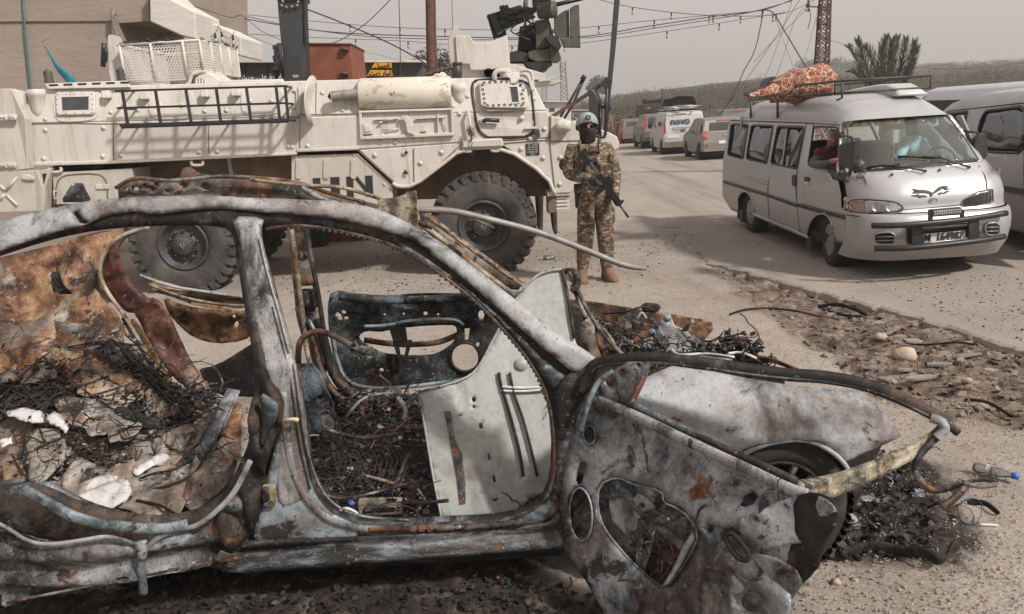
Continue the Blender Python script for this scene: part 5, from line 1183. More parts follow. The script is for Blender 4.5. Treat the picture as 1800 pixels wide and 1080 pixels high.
for i,(L,mat,w) in enumerate([([(28,605),(60,580),(110,572),(142,590),(158,625),(150,648),(100,652),(50,645)],'b_orange',.04),([(60,595),(120,600),(130,640),(70,640)],'b_tan',.06),([(112,640),(165,634),(205,648),(252,662),(268,692),(228,706),(190,692),(150,690),(124,668)],'b_tan',.03),([(104,692),(150,688),(196,700),(222,738),(184,762),(140,748),(110,722)],'b_seat',.05),([(190,650),(232,640),(262,668),(236,690)],'b_orange',.05),([(30,790),(66,745),(108,752),(132,788),(104,832),(62,834)],'b_seat',.06),([(0,820),(24,800),(60,860),(58,905),(20,880)],'b_tan',.06),([(150,700),(232,705),(262,735),(240,770),(188,762)],'b_seat',.05),([(262,742),(330,760),(398,696),(408,704),(376,770),(330,800),(268,800)],'b_seat',.03),([(215,800),(300,790),(356,790),(344,850),(322,904),(262,896),(205,868),(196,830)],'b_tan',.03),([(346,790),(384,740),(414,700),(436,720),(430,800),(400,852),(350,890),(330,880)],'b_orange',.02),([(60,860),(100,850),(132,868),(120,890),(72,884)],'b_tan',.06),([(0,640),(40,620),(110,640),(112,660),(40,670),(0,668)],'b_seat',.05),([(262,668),(300,700),(330,700),(310,730),(270,730)],'b_tan',.04),([(300,745),(345,735),(372,760),(330,790),(300,780)],'b_seat',.06),([(130,800),(186,790),(200,826),(160,840)],'b_seat',.05),([(140,560),(200,580),(262,640),(330,700),(290,700),(220,640),(150,600)],'b_dark',.05)]):
 heap('crumpled_sheet',L,mat,.012,w+.06,freq=10,seed=i*3.1,step=.018)
heap('seat_rail',[(404,682),(420,687),(404,728),(388,764),(368,795),(330,818),(268,838),(270,824),(326,802),(356,770),(378,728)],'b_mid',.008,.11,step=.02,rr=(.02,.02))
mb=MB();A=[SH.p(398,684,.14),SH.p(421,689,.14),SH.p(392,756,.12),SH.p(372,748,.12)];mb.prism(A,(0,.02,.0));mb.build('rail_plate',M['b_mid'],car,bevel=.003)
def shard(mb,p,s,r=rnd,mi=0):
 R_=Matrix.Rotation(r.uniform(0,6.3),3,'Z')@Matrix.Rotation(r.uniform(-.9,.9),3,'X')@Matrix.Rotation(r.uniform(-.9,.9),3,'Y')
 k=r.randint(4,6);top=[V((math.cos(2*math.pi*i/k)*s*r.uniform(.5,1.2),math.sin(2*math.pi*i/k)*s*r.uniform(.3,.9),r.uniform(-.15,.15)*s)) for i in range(k)]
 th=V((0,0,-s*r.uniform(.08,.25)));vs=[V(p)+R_@q for q in top]+[V(p)+R_@(q+th) for q in top]
 mb.add(vs,[tuple(range(k)),tuple(range(2*k-1,k-1,-1))]+[(i,i+k,(i+1)%k+k,(i+1)%k) for i in range(k)],mi)
def lump(mb,p,s,r=rnd,mi=0,flat=.7,n=7):
 o=r.uniform(0,99);vs=[];rings=4
 for j in range(rings+1):
  th=math.pi*j/rings
  for i in range(n):
   ph=2*math.pi*i/n;d=V((math.sin(th)*math.cos(ph),math.sin(th)*math.sin(ph),math.cos(th)*flat))
   k=1+.45*noise.noise(d*1.6+V((o,0,0)));vs.append(V(p)+d*s*k)
 fs=[(j*n+i,j*n+(i+1)%n,(j+1)*n+(i+1)%n,(j+1)*n+i) for j in range(rings) for i in range(n)]
 mb.add(vs,fs,mi,True)
def squiggle(mb,p,L,r_,r=rnd,mi=0,flat=.4,n=4):
 d=V((r.gauss(0,1),r.gauss(0,.6),r.gauss(0,flat))).normalized();pts=[V(p)]
 for _ in range(6):
  d=(d+V((r.gauss(0,.45),r.gauss(0,.45),r.gauss(0,.35*flat+.1)))).normalized();pts.append(pts[-1]+d*L/6)
 mb.tube(pts,r_,n,mi,False)
def inpoly(poly,r=rnd):
 xs=[a for a,b in poly];ys=[b for a,b in poly]
 while True:
  a,b=r.uniform(min(xs),max(xs)),r.uniform(min(ys),max(ys))
  if inside(a,b,poly):return a,b
def clutter(name,poly,fp,n,smin,smax,mats,kinds=(.5,.3,.2),parent=None,wr=.004,label=None,cat=None,seed=1,lift=.0,wl=(3,8)):
 r=random.Random(seed);mb=MB()
 for _ in range(n):
  a,b=inpoly(poly,r);p=fp(a,b)+V((0,-lift*r.random(),lift*r.random()));s=smin+(smax-smin)*r.random()**2.2;u=r.random();mi=r.randrange(len(mats))
  if u<kinds[0]:shard(mb,p,s,r,mi)
  elif u<kinds[0]+kinds[1]:lump(mb,p,s*.7,r,mi)
  else:squiggle(mb,p,s*r.uniform(*wl),wr*r.uniform(.6,1.3),r,mi)
 o=mb.build(name,[M[m] for m in mats],parent,recalc=False);return tag(o,label,cat,None,'stuff')
fs=lambda w:(lambda a,b:SH.p(a,b,w))
flz=lambda z:(lambda a,b:atZ(a,b,z))
clutter('seat_ash',[(0,640),(115,640),(130,700),(60,740),(0,740)],fs(.07),900,.006,.028,['char','char','b_dark'],(.8,.1,.1),car,seed=2,lift=.04)
clutter('seat_ash',[(255,680),(400,690),(330,750),(250,745),(190,700)],fs(.07),620,.006,.026,['char','char','b_mid'],(.72,.08,.2),car,seed=3,lift=.04)
clutter('seat_ash',[(110,760),(150,745),(190,790),(250,830),(215,870),(120,870),(90,830)],fs(.09),260,.006,.024,['char','b_dark','wire_burnt'],(.7,.05,.25),car,seed=4,lift=.03)
clutter('seat_ash',[(0,545),(120,525),(200,560),(260,620),(330,690),(280,690),(160,600),(0,610)],fs(.10),360,.006,.026,['char','b_mid','char'],(.5,.3,.2),car,seed=5,lift=.05)
clutter('seat_ash',[(250,850),(330,870),(320,905),(200,900)],fs(.05),160,.005,.018,['char','b_rust'],(.5,.4,.1),car,seed=6)
clutter('seat_ash',[(-20,560),(430,700),(430,820),(330,905),(130,885),(-20,850)],fs(.10),500,.003,.012,['char','b_light','b_rust','b_mid'],(.6,.35,.05),car,seed=7,lift=.03)
mb=MB();mb.tube(curve3([SH.p(205,722,.12),SH.p(230,732,.13),SH.p(262,742,.12),SH.p(285,748,.1)],5),[.02,.024,.026,.027,.028,.027,.028,.027,.026,.027,.026,.024,.022,.02,.018,.012][:16],9);mb.build('charred_roll',M['char'],car)
WR=[([(40,524),(100,532),(165,548),(215,585),(265,628),(300,660)],.004),([(0,700),(30,672),(60,640),(100,612),(145,590),(165,565)],.005),([(0,607),(60,614),(90,640),(140,680),(200,720)],.004),([(20,550),(70,590),(110,610),(180,600),(240,608)],.004),([(45,578),(90,602),(130,612),(160,602)],.004),([(80,682),(130,680),(180,665),(230,640),(268,614)],.004),([(0,672),(50,700),(120,705),(180,690),(260,665),(290,660)],.004),([(48,700),(45,740),(40,800)],.004),([(48,690),(90,740),(120,760)],.004),([(20,760),(50,730),(90,700),(130,680)],.004),([(120,690),(150,720),(140,780),(180,800)],.003),([(185,700),(205,690),(262,680),(300,700)],.003),([(60,790),(110,770),(180,765),(240,750),(300,752),(370,720)],.005),([(205,752),(220,772),(250,760),(300,745)],.004),([(228,876),(260,862),(300,852),(340,832),(362,800)],.005),([(236,846),(270,832),(305,826),(330,812)],.004),([(150,800),(200,810),(236,812),(250,790)],.004),([(100,832),(140,850),(170,868),(200,872)],.004),([(20,800),(46,840),(70,860),(100,870)],.004),([(65,790),(70,830),(90,860)],.003),([(195,850),(215,842),(232,850)],.003),([(240,880),(280,888),(310,905)],.006),([(0,520),(60,500),(120,440),(128,425)],.004),([(0,512),(50,508),(90,470),(118,450)],.004),([(160,545),(250,650),(330,740)],.004),([(215,560),(262,640),(300,690)],.007),([(262,660),(300,640),(340,690),(400,700)],.003),([(130,560),(200,600),(250,650),(310,690),(360,700)],.009),([(100,548),(180,570),(240,630),(300,680)],.008),([(0,560),(60,545),(140,555),(200,590)],.009)]
mb=MB()
for k,(L,r_) in enumerate(WR):
 mb.tube(curve3([SH.p(a,b,.16+.07*noise.noise(V((k*3.3,i*1.7,0)))) for i,(a,b) in enumerate(L)],6),r_,5,k%2,False)
r=random.Random(5)
for k in range(240):
 a,b=inpoly([(0,560),(200,560),(400,700),(420,790),(300,880),(100,870),(0,820)],r);squiggle(mb,SH.p(a,b,.15),r.uniform(.08,.35),r.choice((.0009,.0012,.0016,.003)),r,k%2,.35)
tag(mb.build('burned_wiring',[M['wire_burnt'],M['b_dark']],car,recalc=False),kind='stuff')
M['scrap']=M['cloth_white']
def scrap(L,w,label,th=.03,edge=(.5,.46,.42)):
 s_=Surf(lambda x,z:SH.fn(x,z));s_.y0=3.2
 o=sheet('white_scrap',s_,L,[],.012,th,None,.006,14,M['scrap'],None,w-.03,rnd_=(.014,.014),fold=.018,ff=13);return tag(o,label,'cloth scrap')
scrap([(156,846),(178,838),(204,836),(230,840),(237,858),(232,870),(214,880),(172,876),(158,866)],.20,'largest off-white block of scorched padding with sooty upper edge on the seat',.05)
scrap([(162,846),(184,824),(206,826),(228,838),(204,836),(180,840)],.18,'brown-edged peak of folded cloth right behind the largest white block',.03)
scrap([(233,826),(252,812),(284,795),(298,798),(292,808),(262,824),(244,834)],.20,'long white rolled scrap slanting up right of the large white block',.04)
scrap([(120,884),(140,878),(186,878),(198,884),(184,894),(148,900),(126,894)],.19,'flat white scrap just left below the large block',.03)
scrap([(163,908),(178,894),(196,888),(216,900),(222,908),(206,916),(188,922),(168,918)],.19,'lowest white scrap beside the front edge of the seat',.03)
scrap([(8,724),(40,716),(70,722),(112,742),(116,752),(84,744),(56,744),(24,736)],.20,'long white cloth strip at the left edge under crossed wires',.01)
scrap([(78,736),(96,722),(108,728),(122,752),(118,762),(104,754),(92,744)],.22,'small torn white cloth at the right end of the long strip',.01)
scrap([(0,772),(20,770),(24,778),(6,786)],.20,'tiny white cloth corner at the left edge below the long strip',.01)
fz=lambda a,b:atZ(a,b,.24)
clutter('footwell_ash',[(560,700),(740,695),(775,905),(590,905),(555,840)],fz,1300,.006,.03,['char','char','char','b_dark','b_mid'],(.9,.05,.05),car,seed=11,lift=.08)
clutter('footwell_ash',[(600,690),(740,690),(760,760),(600,750)],lambda a,b:atZ(a,b,.30),260,.006,.03,['b_redrust','b_dark','b_mid','char'],(.7,.1,.2),car,seed=12,lift=.06)
clutter('footwell_ash',[(900,900),(960,870),(970,905),(930,915)],lambda a,b:N(a,b,-.05),80,.006,.02,['char'],(.5,.4,.1),car,seed=13)
r=random.Random(9);mb=MB()
for k in range(24):
 a,b=inpoly([(560,700),(740,695),(765,890),(600,895)],r);squiggle(mb,atZ(a,b,.34),r.uniform(.15,.5),r.uniform(.002,.0045),r,k%3,.3)
for k in range(14):
 a=590+k*9;mb.tube([atZ(a,790,.38),atZ(a+10,810,.36),atZ(a+4,836,.33),atZ(a-8,858,.30)],.0022,4,0,False)
tag(mb.build('burned_wiring',[M['wire_burnt'],M['char'],M['wire_red']],car,recalc=False),kind='stuff')
for L,r_,m in(([(718,800,3.2),(700,840,3.1),(684,868,3.05)],.010,'b_mid'),([(722,806,3.2),(706,846,3.1),(696,872,3.05)],.008,'b_rust'),([(562,868,2.95),(600,876,2.95),(660,866,3.0),(720,852,3.0),(748,880,2.95)],.006,'b_mid'),([(640,836,3.1),(690,850,3.05),(740,872,3.0)],.007,'b_rust'),([(700,700,3.9),(712,720,3.8),(710,740,3.7)],.014,'b_mid'),([(560,730,3.4),(575,722,3.4),(600,740,3.4),(640,700,3.5),(700,690,3.6)],.007,'b_mid'),([(575,756,3.3),(640,770,3.3),(720,760,3.3)],.009,'b_rust'),([(700,884,2.9),(740,884,2.88),(788,880,2.86)],.008,'b_dark')):ctube('loose_bar',L,r_,m)
mb=MB();mb.lathe([(.022,0),(.03,.008),(.036,0)],16,atZ(578,742,.42),(.3,-1,.5));mb.build('burned_pulley',M['b_rust'],car)
mb=MB();mb.prism([atY(a,b,2.88) for a,b in[(628,886),(704,884),(706,904),(632,908)]],(0,.05,0));mb.prism([atY(a,b,2.872) for a,b in[(640,893),(694,892),(694,899),(641,900)]],(0,.004,0),1);mb.build('brass_coloured_plate',[M['yellow_stain'],M['b_dark']],car,bevel=.003)
mb=MB();mb.prism([atY(a,b,2.98) for a,b in[(706,876),(722,844),(736,856),(726,890)]],(0,.02,0));mb.build('rust_bracket',M['b_redrust'],car)
mb=MB();lump(mb,atY(617,884,2.9),.014);cp=mb.build('bottle_cap',simple('blue_foil',(.04,.06,.35),.4,0,.6,60,.3,(.5,.5,.6),.4));tag(cp,'crumpled blue and white scrap in the footwell behind the sill','scrap')
ctube('white_tube',[(596,900,2.87),(608,894,2.86),(624,900,2.86),(634,912,2.85)],.006,'cloth_white')
SPn=Surf(lambda x,z:3.0+(z-.3)*.42+(x+.1)*.05);SPn.y0=3.1
pan=sheet('bonnet_panel',SPn,smoothpoly([(735,690),(770,680),(810,668),(838,648),(860,612),(880,575),(905,530),(925,502),(945,485),(966,476),(988,474),(996,500),(1004,545),(1012,600),(1040,660),(1045,740),(1030,850),(968,862),(930,878),(905,905),(895,908),(776,912),(764,860),(752,790),(742,730)],0),[ell(833,702,3.5,5,8),[(841,745),(847,744),(849,754),(842,754)],ell(833,715,3,3,8),[(856,798),(860,798),(863,810),(857,810)],[(865,837),(869,837),(872,849),(866,849)],[(866,880),(876,876),(875,880),(867,884)],[(806,729),(813,728),(813,731),(806,731)]],.025,.003,lambda x,z:.012*math.exp(-((x+.24+(z-.5)*.25)/.012)**2)-.008*math.exp(-((x+.20+(z-.5)*.25)/.015)**2),.012,2.2,M['b_panel'])
tag(pan,'pale grey bonnet panel standing upright inside the burned car','car panel')
def pk(o):return par(o,pan)
for L,r_,m in(([(877,655),(880,675),(895,725),(912,790),(920,838)],.007,'char'),([(896,655),(903,690),(920,740),(936,800),(944,838)],.006,'char'),([(735,690),(810,668),(840,646),(870,592),(905,530),(940,488),(968,476),(988,474)],.005,'b_light'),([(988,474),(998,520),(1010,595)],.007,'b_dark'),([(735,690),(745,740),(760,830),(776,912)],.005,'b_light'),([(880,680),(920,682),(966,680)],.006,'cloth_white'),([(880,687),(920,688),(966,684)],.005,'cloth_white')):
 mb=MB();mb.tube(curve3([SPn.p(a,b,.012) for a,b in L],5),r_,6);pk(mb.build('edge_bead' if m!='char' else 'scorched_bar',M[m]))
mb=MB();mb.prism([SPn.p(a,b,.008) for a,b in[(781,724),(792,724),(798,770),(812,800),(818,850),(818,886),(808,888),(804,840),(794,790)]],(0,.004,0));pk(mb.build('grey_stain_strip',M['b_mid']))
mb=MB();mb.lathe([(0,.010),(.02,.009),(.028,0)],16,SPn.p(917,640,.006),(0,-1,.3));pk(mb.build('pressed_boss',M['b_panel']))
ctube('bonnet_hinge',[(960,492,3.6),(990,478,3.6),(1010,478,3.55),(1016,500,3.5),(1004,512,3.5)],.014,'b_rust');ctube('bonnet_hinge',[(1000,478,3.55),(1014,508,3.5),(1036,552,3.4),(1070,600,3.3),(1112,640,3.2)],.010,'b_mid')
ctube('bonnet_hinge',[(1006,500,3.52),(1018,530,3.5),(1030,560,3.45)],.012,'yellow_stain')
def eng(name,L,Y,mat,amp=.015,holes=(),it=0,rr=None,step=.022,freq=8,relief=None,th=.005):return far(name,L,Y,mat,holes,amp,step,it,rr,relief,th,freq=freq)
eng('far_wing',[(1000,526),(1060,533),(1130,546),(1200,556),(1252,566),(1254,580),(1236,600),(1180,598),(1100,575),(1000,552)],SY(4.35),'b_rust',.01,[[(1215,561),(1222,562),(1222,568),(1215,567)]])
eng('far_wing',[(1196,598),(1238,600),(1244,615),(1240,640),(1205,640),(1190,615)],SY(4.25),'b_mid')
eng('engine_bulkhead',[(1000,560),(1100,572),(1200,590),(1240,620),(1380,660),(1380,700),(1000,700)],SY(4.2),'b_dark',.03)
eng('scorched_insulation',[(1002,542),(1026,550),(1056,574),(1082,604),(1104,640),(1070,665),(1040,660),(1024,630),(1010,590)],Surf(3.45),'b_tan',.05,freq=6,rr=(.05,.05))
eng('scorched_insulation',[(1040,560),(1062,580),(1090,620),(1100,642),(1062,640),(1050,600)],Surf(3.35),'b_rust',.04)
eng('crumpled_bracket',[(1080,562),(1098,552),(1112,550),(1120,560),(1118,590),(1104,628),(1088,620),(1082,590)],SY(3.9),'b_rust',.04)
eng('strut_tower',[(1112,560),(1130,570),(1150,575),(1160,600),(1150,630),(1110,628)],SY(3.85),'b_orange',.03)
eng('strut_mount',[(1124,622),(1136,596),(1146,580),(1152,566),(1160,575),(1172,600),(1172,640),(1150,648)],SY(3.7),'b_blue',.02,[ell(1146,598,3,4,8),ell(1140,622,3,3,8)])
eng('strut_mount',[(1152,575),(1168,556),(1178,552),(1186,572),(1206,580),(1222,600),(1226,618),(1170,622),(1158,600)],SY(3.75),'b_light',.02,[ell(1176,562,3,4,8)])
eng('bracket_plate',[(1196,575),(1210,580),(1240,612),(1232,620),(1200,600)],SY(3.8),'b_rust')
for a,b in((1146,585),(1132,610),(1172,560)):
 mb=MB();mb.lathe([(0,.03),(.014,.028),(.02,0)],10,atY(a,b,3.66),(0,-1,.3));mb.build('bolt',M['b_blue'],car)
eng('header_plate',[(1190,626),(1240,626),(1286,632),(1290,648),(1240,650),(1196,646)],SY(3.3),'yellow_stain',.008)
clutter('engine_remains',[(1090,600),(1230,612),(1260,630),(1230,660),(1090,656)],lambda a,b:atY(a,b,3.6),260,.008,.035,['b_rust','b_dark','b_mid','char'],(.5,.25,.25),car,seed=21,lift=.1)
clutter('engine_remains',[(1250,615),(1290,600),(1335,618),(1350,650),(1330,668),(1250,650)],lambda a,b:atY(a,b,3.45),320,.008,.034,['char','char','b_dark','b_redrust'],(.4,.45,.15),car,seed=22,lift=.08)
clutter('engine_remains',[(1010,560),(1090,580),(1100,640),(1040,660)],lambda a,b:atY(a,b,3.9),160,.008,.03,['char','b_rust','b_dark'],(.5,.2,.3),car,seed=23,lift=.1)
r=random.Random(31);mb=MB()
for k in range(46):
 o_=r.uniform(-.03,.03);w_=r.uniform(-4,5)
 mb.tube(curve3([atY(1296+r.uniform(-8,8),648+w_,3.35+o_),atY(1318+w_,636+w_*.8,3.35+o_),atY(1348+w_,632+w_,3.3+o_),atY(1376+w_,640+w_,3.3+o_),atY(1404+r.uniform(-12,10),656+w_,3.25+o_)],5),.0035,4,0,False)
tag(mb.build('red_wire_bundle',M['wire_red'],car,recalc=False),kind='stuff')
for L,m in(([(1180,615,3.5),(1196,624,3.4),(1240,622,3.4),(1290,628,3.3)],'cloth_white'),([(1280,622,3.35),(1300,620,3.35),(1320,626,3.3),(1340,636,3.3)],'cloth_white'),([(1060,552,4.2),(1100,548,4.1),(1130,540,4.1),(1150,545,4.1)],'b_dark'),([(1120,560,3.8),(1128,550,3.8),(1136,560,3.8)],'b_light')):ctube('loose_pipe',L,.006,m)
mb=MB()
for k in range(26):lump(mb,atY(rnd.uniform(1134,1154),541+rnd.uniform(-3,4),4.2),.025)
mb.build('melted_cover',M['char'],car)
SW=Surf(lambda x,z:2.69+max(0,x-1.15)**2*.9+max(0,z-.62)**2*4);SW.y0=2.75
ARCH=[(1470,1000),(1494,900),(1500,850),(1486,818),(1462,795),(1430,779),(1395,774),(1350,781),(1310,797),(1280,820),(1250,870),(1220,1000)]
nw=sheet('near_wing',SW,[(1050,1000),(1060,760),(1085,700),(1110,680),(1150,660),(1186,645),(1240,652),(1300,664),(1380,678),(1450,686),(1520,692),(1548,712),(1568,742),(1588,770),(1540,792),(1500,812)]+ARCH[3:],[],.028,.004,lambda x,z:.016*math.exp(-((z-.60+.05*x)/.016)**2),.008,2.5,M['b_light'],car,rnd_=(.02,.03),label='pale fire-bleached front wing')
mb=MB();mb.tube(curve3([SW.p(a,b,.002) for a,b in ARCH[2:-1]],4),.009,8);mb.build('arch_lip',M['b_light'],nw)
eng('inner_wing',[(1240,660),(1520,700),(1560,760),(1500,900),(1240,900)],SY(2.98),'char',.01)
wc=V((.94,2.725,.25));kw=.93;wr_=.325
whl=bpy.data.objects.new('wheel',None);COL.objects.link(whl);par(whl,car)
mb=MB();mb.lathe([(.215,.02),(.222,-.005),(.25,-.018),(.29,-.012),(.315,.012),(.325,.04),(.326,.16),(.315,.19),(.28,.205),(.22,.19),(.215,.17)],64,wc,(-.10,1,0));mb.v=[tuple(wc+(V(q)-wc)*kw) for q in mb.v]
for k in range(240):
 a=2*math.pi*k/60
 mb.box(wc+V((math.cos(a)*.301,.10,math.sin(a)*.301)),(.012,.15,.02),Matrix.Rotation(-a,3,'Y'))
mb.v=[(a,b,max(c,.002)) for a,b,c in mb.v]
mb.build('tyre',M['rubber_burnt'],whl)
mb=MB();ax_=(-.10,1,0);mb.lathe([(.222,0),(.216,-.006),(.205,.0),(.2,.03),(.195,.12),(.0,.13)],48,wc,ax_)
for k in range(10):
 a=2*math.pi*(k+(.15 if k%2 else-.15))/10;e=V((math.cos(a),0,math.sin(a)));p0=wc+e*.04+V((0,.03,0));p1=wc+e*.205+V((0,.012,0));mb.tube([p0,p0 .lerp(p1,.5)+V((0,-.004,0)),p1],[.016,.012,.016],6)
mb.v=[tuple(wc+(V(q)-wc)*kw) for q in mb.v]
mb.lathe([(0,.0),(.03,.002),(.05,.012),(.055,.05)],20,wc,ax_);mb.build('rim',M['b_dark'],whl)
DP=plane3(atY(1050,650,2.72),atY(1000,960,2.60),atY(1400,860,2.12));DP.y0=2.4
def D(a,b,w=0.0):return DP.p(a,b,w)
door=bpy.data.objects.new('front_door',None);COL.objects.link(door);par(door,car)
dout=[(1024,690),(1034,662),(1050,646),(1080,638),(1128,636),(1140,645),(1136,668),(1112,704),(1104,716),(1180,756),(1260,794),(1340,830),(1392,854),(1425,862),(1450,872),(1462,890),(1450,925),(1432,960),(1412,1000),(1392,1050),(1370,1130),(1085,1130),(1062,1080),(1036,1030),(1012,1002),(995,978),(988,940),(985,890),(990,840),(998,780),(1010,730)]
big=smoothpoly([(1052,852),(1086,838),(1112,852),(1164,862),(1166,884),(1188,892),(1212,910),(1228,940),(1218,968),(1196,1004),(1170,1036),(1146,1020),(1110,988),(1084,958),(1062,930),(1050,895)],1)
def drel(x,z):
 p=V((x,DP.fn(x,z),z));return.0
M['b_door']=burnt('grey_sooty_door_steel',.74,.14,(.95,1.0,1.05),2.4,brown=.4,soot=.05,rough=.45,metal=.45)
sheet('inner_panel',DP,dout,[big,ell(1021,905,19,46,20,-3),ell(1036,765,10,16,14),ell(1073,673,7,8,12,-30),[(1091,655),(1099,654),(1100,661),(1093,662)],ell(1050,691,4.5,5,8),[(1302,892),(1310,876),(1326,866),(1334,874),(1326,888),(1312,894)],ell(1250,932,5,7,10,20),[(1270,944),(1278,934),(1292,936),(1310,956),(1320,980),(1312,990),(1298,984),(1284,968)],[(1014,846),(1021,818),(1029,816),(1030,824),(1024,852),(1017,858)],ell(1124,642,3,4,8)],.020,.004,lambda x,z:.014*noise.noise(V((x*4,z*4,2))),.008,6,M['b_door'],door,.012,rnd_=(.014,.014),fold=.006,ff=3)
ring=lambda cx,cy,rx,ry,a0,r_,mat,w:(lambda mb:(mb.tube([D(a,b,w) for a,b in ell(cx,cy,rx,ry,24,a0)],r_,7,closed=True),mb.build('pressed_ring',M[mat],door)))(MB())
ring(1021,905,20,47,-3,.004,'b_door',.012);ring(1036,765,11,17,0,.004,'b_door',.012)
mb=MB();mb.tube([D(a,b,.010) for a,b in big],.004,7,closed=True);mb.build('opening_edge',M['b_door'],door)
mb=MB();L=curve3([D(1052,704,.03),D(1110,728,.035),D(1200,772,.035),D(1300,818,.035),D(1385,858,.03),D(1420,870,.02)],5);mb.tube(L,.019,10,sx=.6,up=(0,0,1));mb.build('belt_rail',M['b_pillar'],door)
mb=MB();L=curve3([D(1100,706,.0),D(1200,754,.0),D(1300,800,.0),D(1400,846,.0)],5);mb.tube(L,.012,8);mb.build('belt_rail',M['b_bluedark'],door)
sheet('outer_skin',DP,[(1010,720),(1110,730),(1400,870),(1430,960),(1370,1130),(1090,1130),(1000,970),(995,860)],[],.04,.004,None,.015,5,M['b_mid'],door,-.10)
sheet('inner_shelf',DP,[(1070,880),(1110,872),(1140,880),(1140,920),(1100,940),(1075,915)],[],.02,.004,None,.01,5,M['b_light'],door,-.06)
for L,r_,m,w in(([(1080,845),(1110,880),(1150,920),(1200,960),(1230,985)],.017,'b_mid',-.03),([(1140,900),(1160,930),(1200,970),(1220,990)],.008,'b_dark',-.02),([(1240,888),(1228,900),(1222,930),(1224,950)],.004,'char',.02),([(1160,920),(1180,960),(1190,1010)],.004,'wire_red',-.02),([(1150,930),(1160,980),(1150,1010)],.003,'wire_burnt',-.02),([(1186,925),(1212,928)],.004,'wire_red',0),([(1168,1036),(1190,1000),(1206,965),(1222,940)],.012,'b_light',-.01),([(1190,1010),(1215,975),(1240,950)],.006,'b_dark',0)):
 mb=MB();mb.tube(curve3([D(a,b,w) for a,b in L],5),r_,7);mb.build('regulator_bar',M[m],door)
for L,m,w,hs in(([(1112,880),(1122,868),(1136,876),(1150,890),(1150,904),(1132,908),(1124,918),(1114,905)],'b_light',0,[ell(1128,890,6,5,8)]),([(1130,900),(1150,896),(1178,912),(1170,922),(1150,920),(1142,940)],'b_mid',.02,[]),([(1122,912),(1154,922),(1150,945),(1140,980),(1128,1006),(1114,995),(1118,950)],'b_bluedark',.01,[[(1132,940),(1140,942),(1134,968),(1127,975)]]),([(1166,905),(1175,872),(1190,868),(1212,884),(1204,904),(1180,920)],'b_mid',.0,[])):
 sheet('regulator_bracket',DP,L,hs,.014,.006,None,.008,9,M[m],door,w-.01)
clutter('door_debris',[(1090,960),(1160,930),(1200,980),(1170,1030),(1110,990)],lambda a,b:D(a,b,-.05),130,.004,.018,['char','b_rust','wire_red'],(.3,.3,.4),door,seed=41)
for i,(L,m,w) in enumerate([([(1290,905),(1340,888),(1400,868),(1430,862),(1452,872),(1464,892),(1452,920),(1420,945),(1370,950),(1320,960),(1296,940)],'b_door',.045),([(1390,870),(1428,858),(1470,876),(1462,915),(1440,950),(1428,1000),(1396,1030),(1380,990),(1396,930)],'b_dark',.06),([(1240,960),(1290,930),(1340,950),(1400,940),(1396,1000),(1380,1060),(1350,1110),(1230,1110),(1226,1020)],'b_door',.05),([(1160,1060),(1230,1000),(1250,1060),(1240,1120),(1150,1120)],'b_door',.035),([(1280,980),(1340,960),(1410,1000),(1380,1060),(1340,1110),(1280,1100)],'b_mid',.04)]):
 sheet('crumpled_corner',DP,smoothpoly(L,1),[ell(1250,932,5,7,10,20)] if False else[],.013,.004,None,.008,9,M[m],door,w*.6,seed=i*5.3,fold=.026,ff=5)
mb=MB();mb.tube([D(a,b,.09) for a,b in smoothpoly([(1274,944),(1284,936),(1300,950),(1318,975),(1314,986),(1300,984),(1284,966)],1)],.008,8,closed=True);mb.build('latch_frame',M['char'],door)
mb=MB();mb.lathe([(0,.02),(.012,.02),(.02,.008),(.026,.012),(.03,0)],16,D(1322,1058,.09),(0,-1,.3));mb.build('lock_boss',M['b_dark'],door)
def fr3(L):return curve3([atY(a,b,y) for a,b,y in L],6)
mb=MB();pts=fr3([(1022,690,2.70),(1034,660,2.70),(1048,640,2.69),(1090,632,2.66),(1160,631,2.62),(1250,641,2.57),(1350,654,2.52),(1450,664,2.47),(1530,680,2.43),(1600,708,2.40),(1650,735,2.38),(1684,762,2.36)])
n_=len(pts);sc_=[1.0+.25*math.sin(math.pi*i/n_)-(.35 if i>n_-5 else 0) for i in range(n_)]
sweep(mb,pts,[(-.016,-.012),(-.018,.006),(-.006,.012),(.008,.010),(.018,.004),(.016,-.012)],V((0,-1,.2)),scale=sc_,jit=.003);mb.build('window_frame',M['b_dark'],door)
mb=MB();mb.tube([p+V((0,-.012,-.012)) for p in pts[8:-6]],.006,6);mb.build('frame_bead',M['b_bluedark'],door)
mb=MB();pts=fr3([(1078,652,2.66),(1052,672,2.67),(1034,710,2.66),(1020,760,2.65)]);mb.tube(pts,.010,7);mb.build('frame_bead',M['b_blue'],door)
mb=MB();pts=fr3([(1140,640,2.60),(1128,672,2.57),(1108,712,2.54)]);mb.tube(pts,.014,6,sx=.6);mb.build('mirror_corner_bar',M['b_redrust'],door)
mb=MB();pts=fr3([(1662,742,2.37),(1640,768,2.36),(1600,796,2.34),(1540,824,2.30),(1480,848,2.24),(1430,862,2.19),(1404,866,2.16)])
n_=len(pts);sweep(mb,pts,[(-.030,-.006),(-.030,.004),(-.016,.012),(-.004,.004),(.008,.012),(.022,.010),(.030,.0),(.028,-.008)],V((0,-1,.35)),scale=[.45+.75*min(1,i/n_*1.3) for i in range(n_)],jit=.003);mb.build('window_frame',M['yellow_stain'],door,label='yellow-stained rear upright of the window frame')
mb=MB();pts=fr3([(1636,735,2.37),(1655,742,2.35),(1660,756,2.34),(1646,770,2.34)]);mb.tube(pts,.016,8);mb.build('frame_joint',M['b_light'],door)
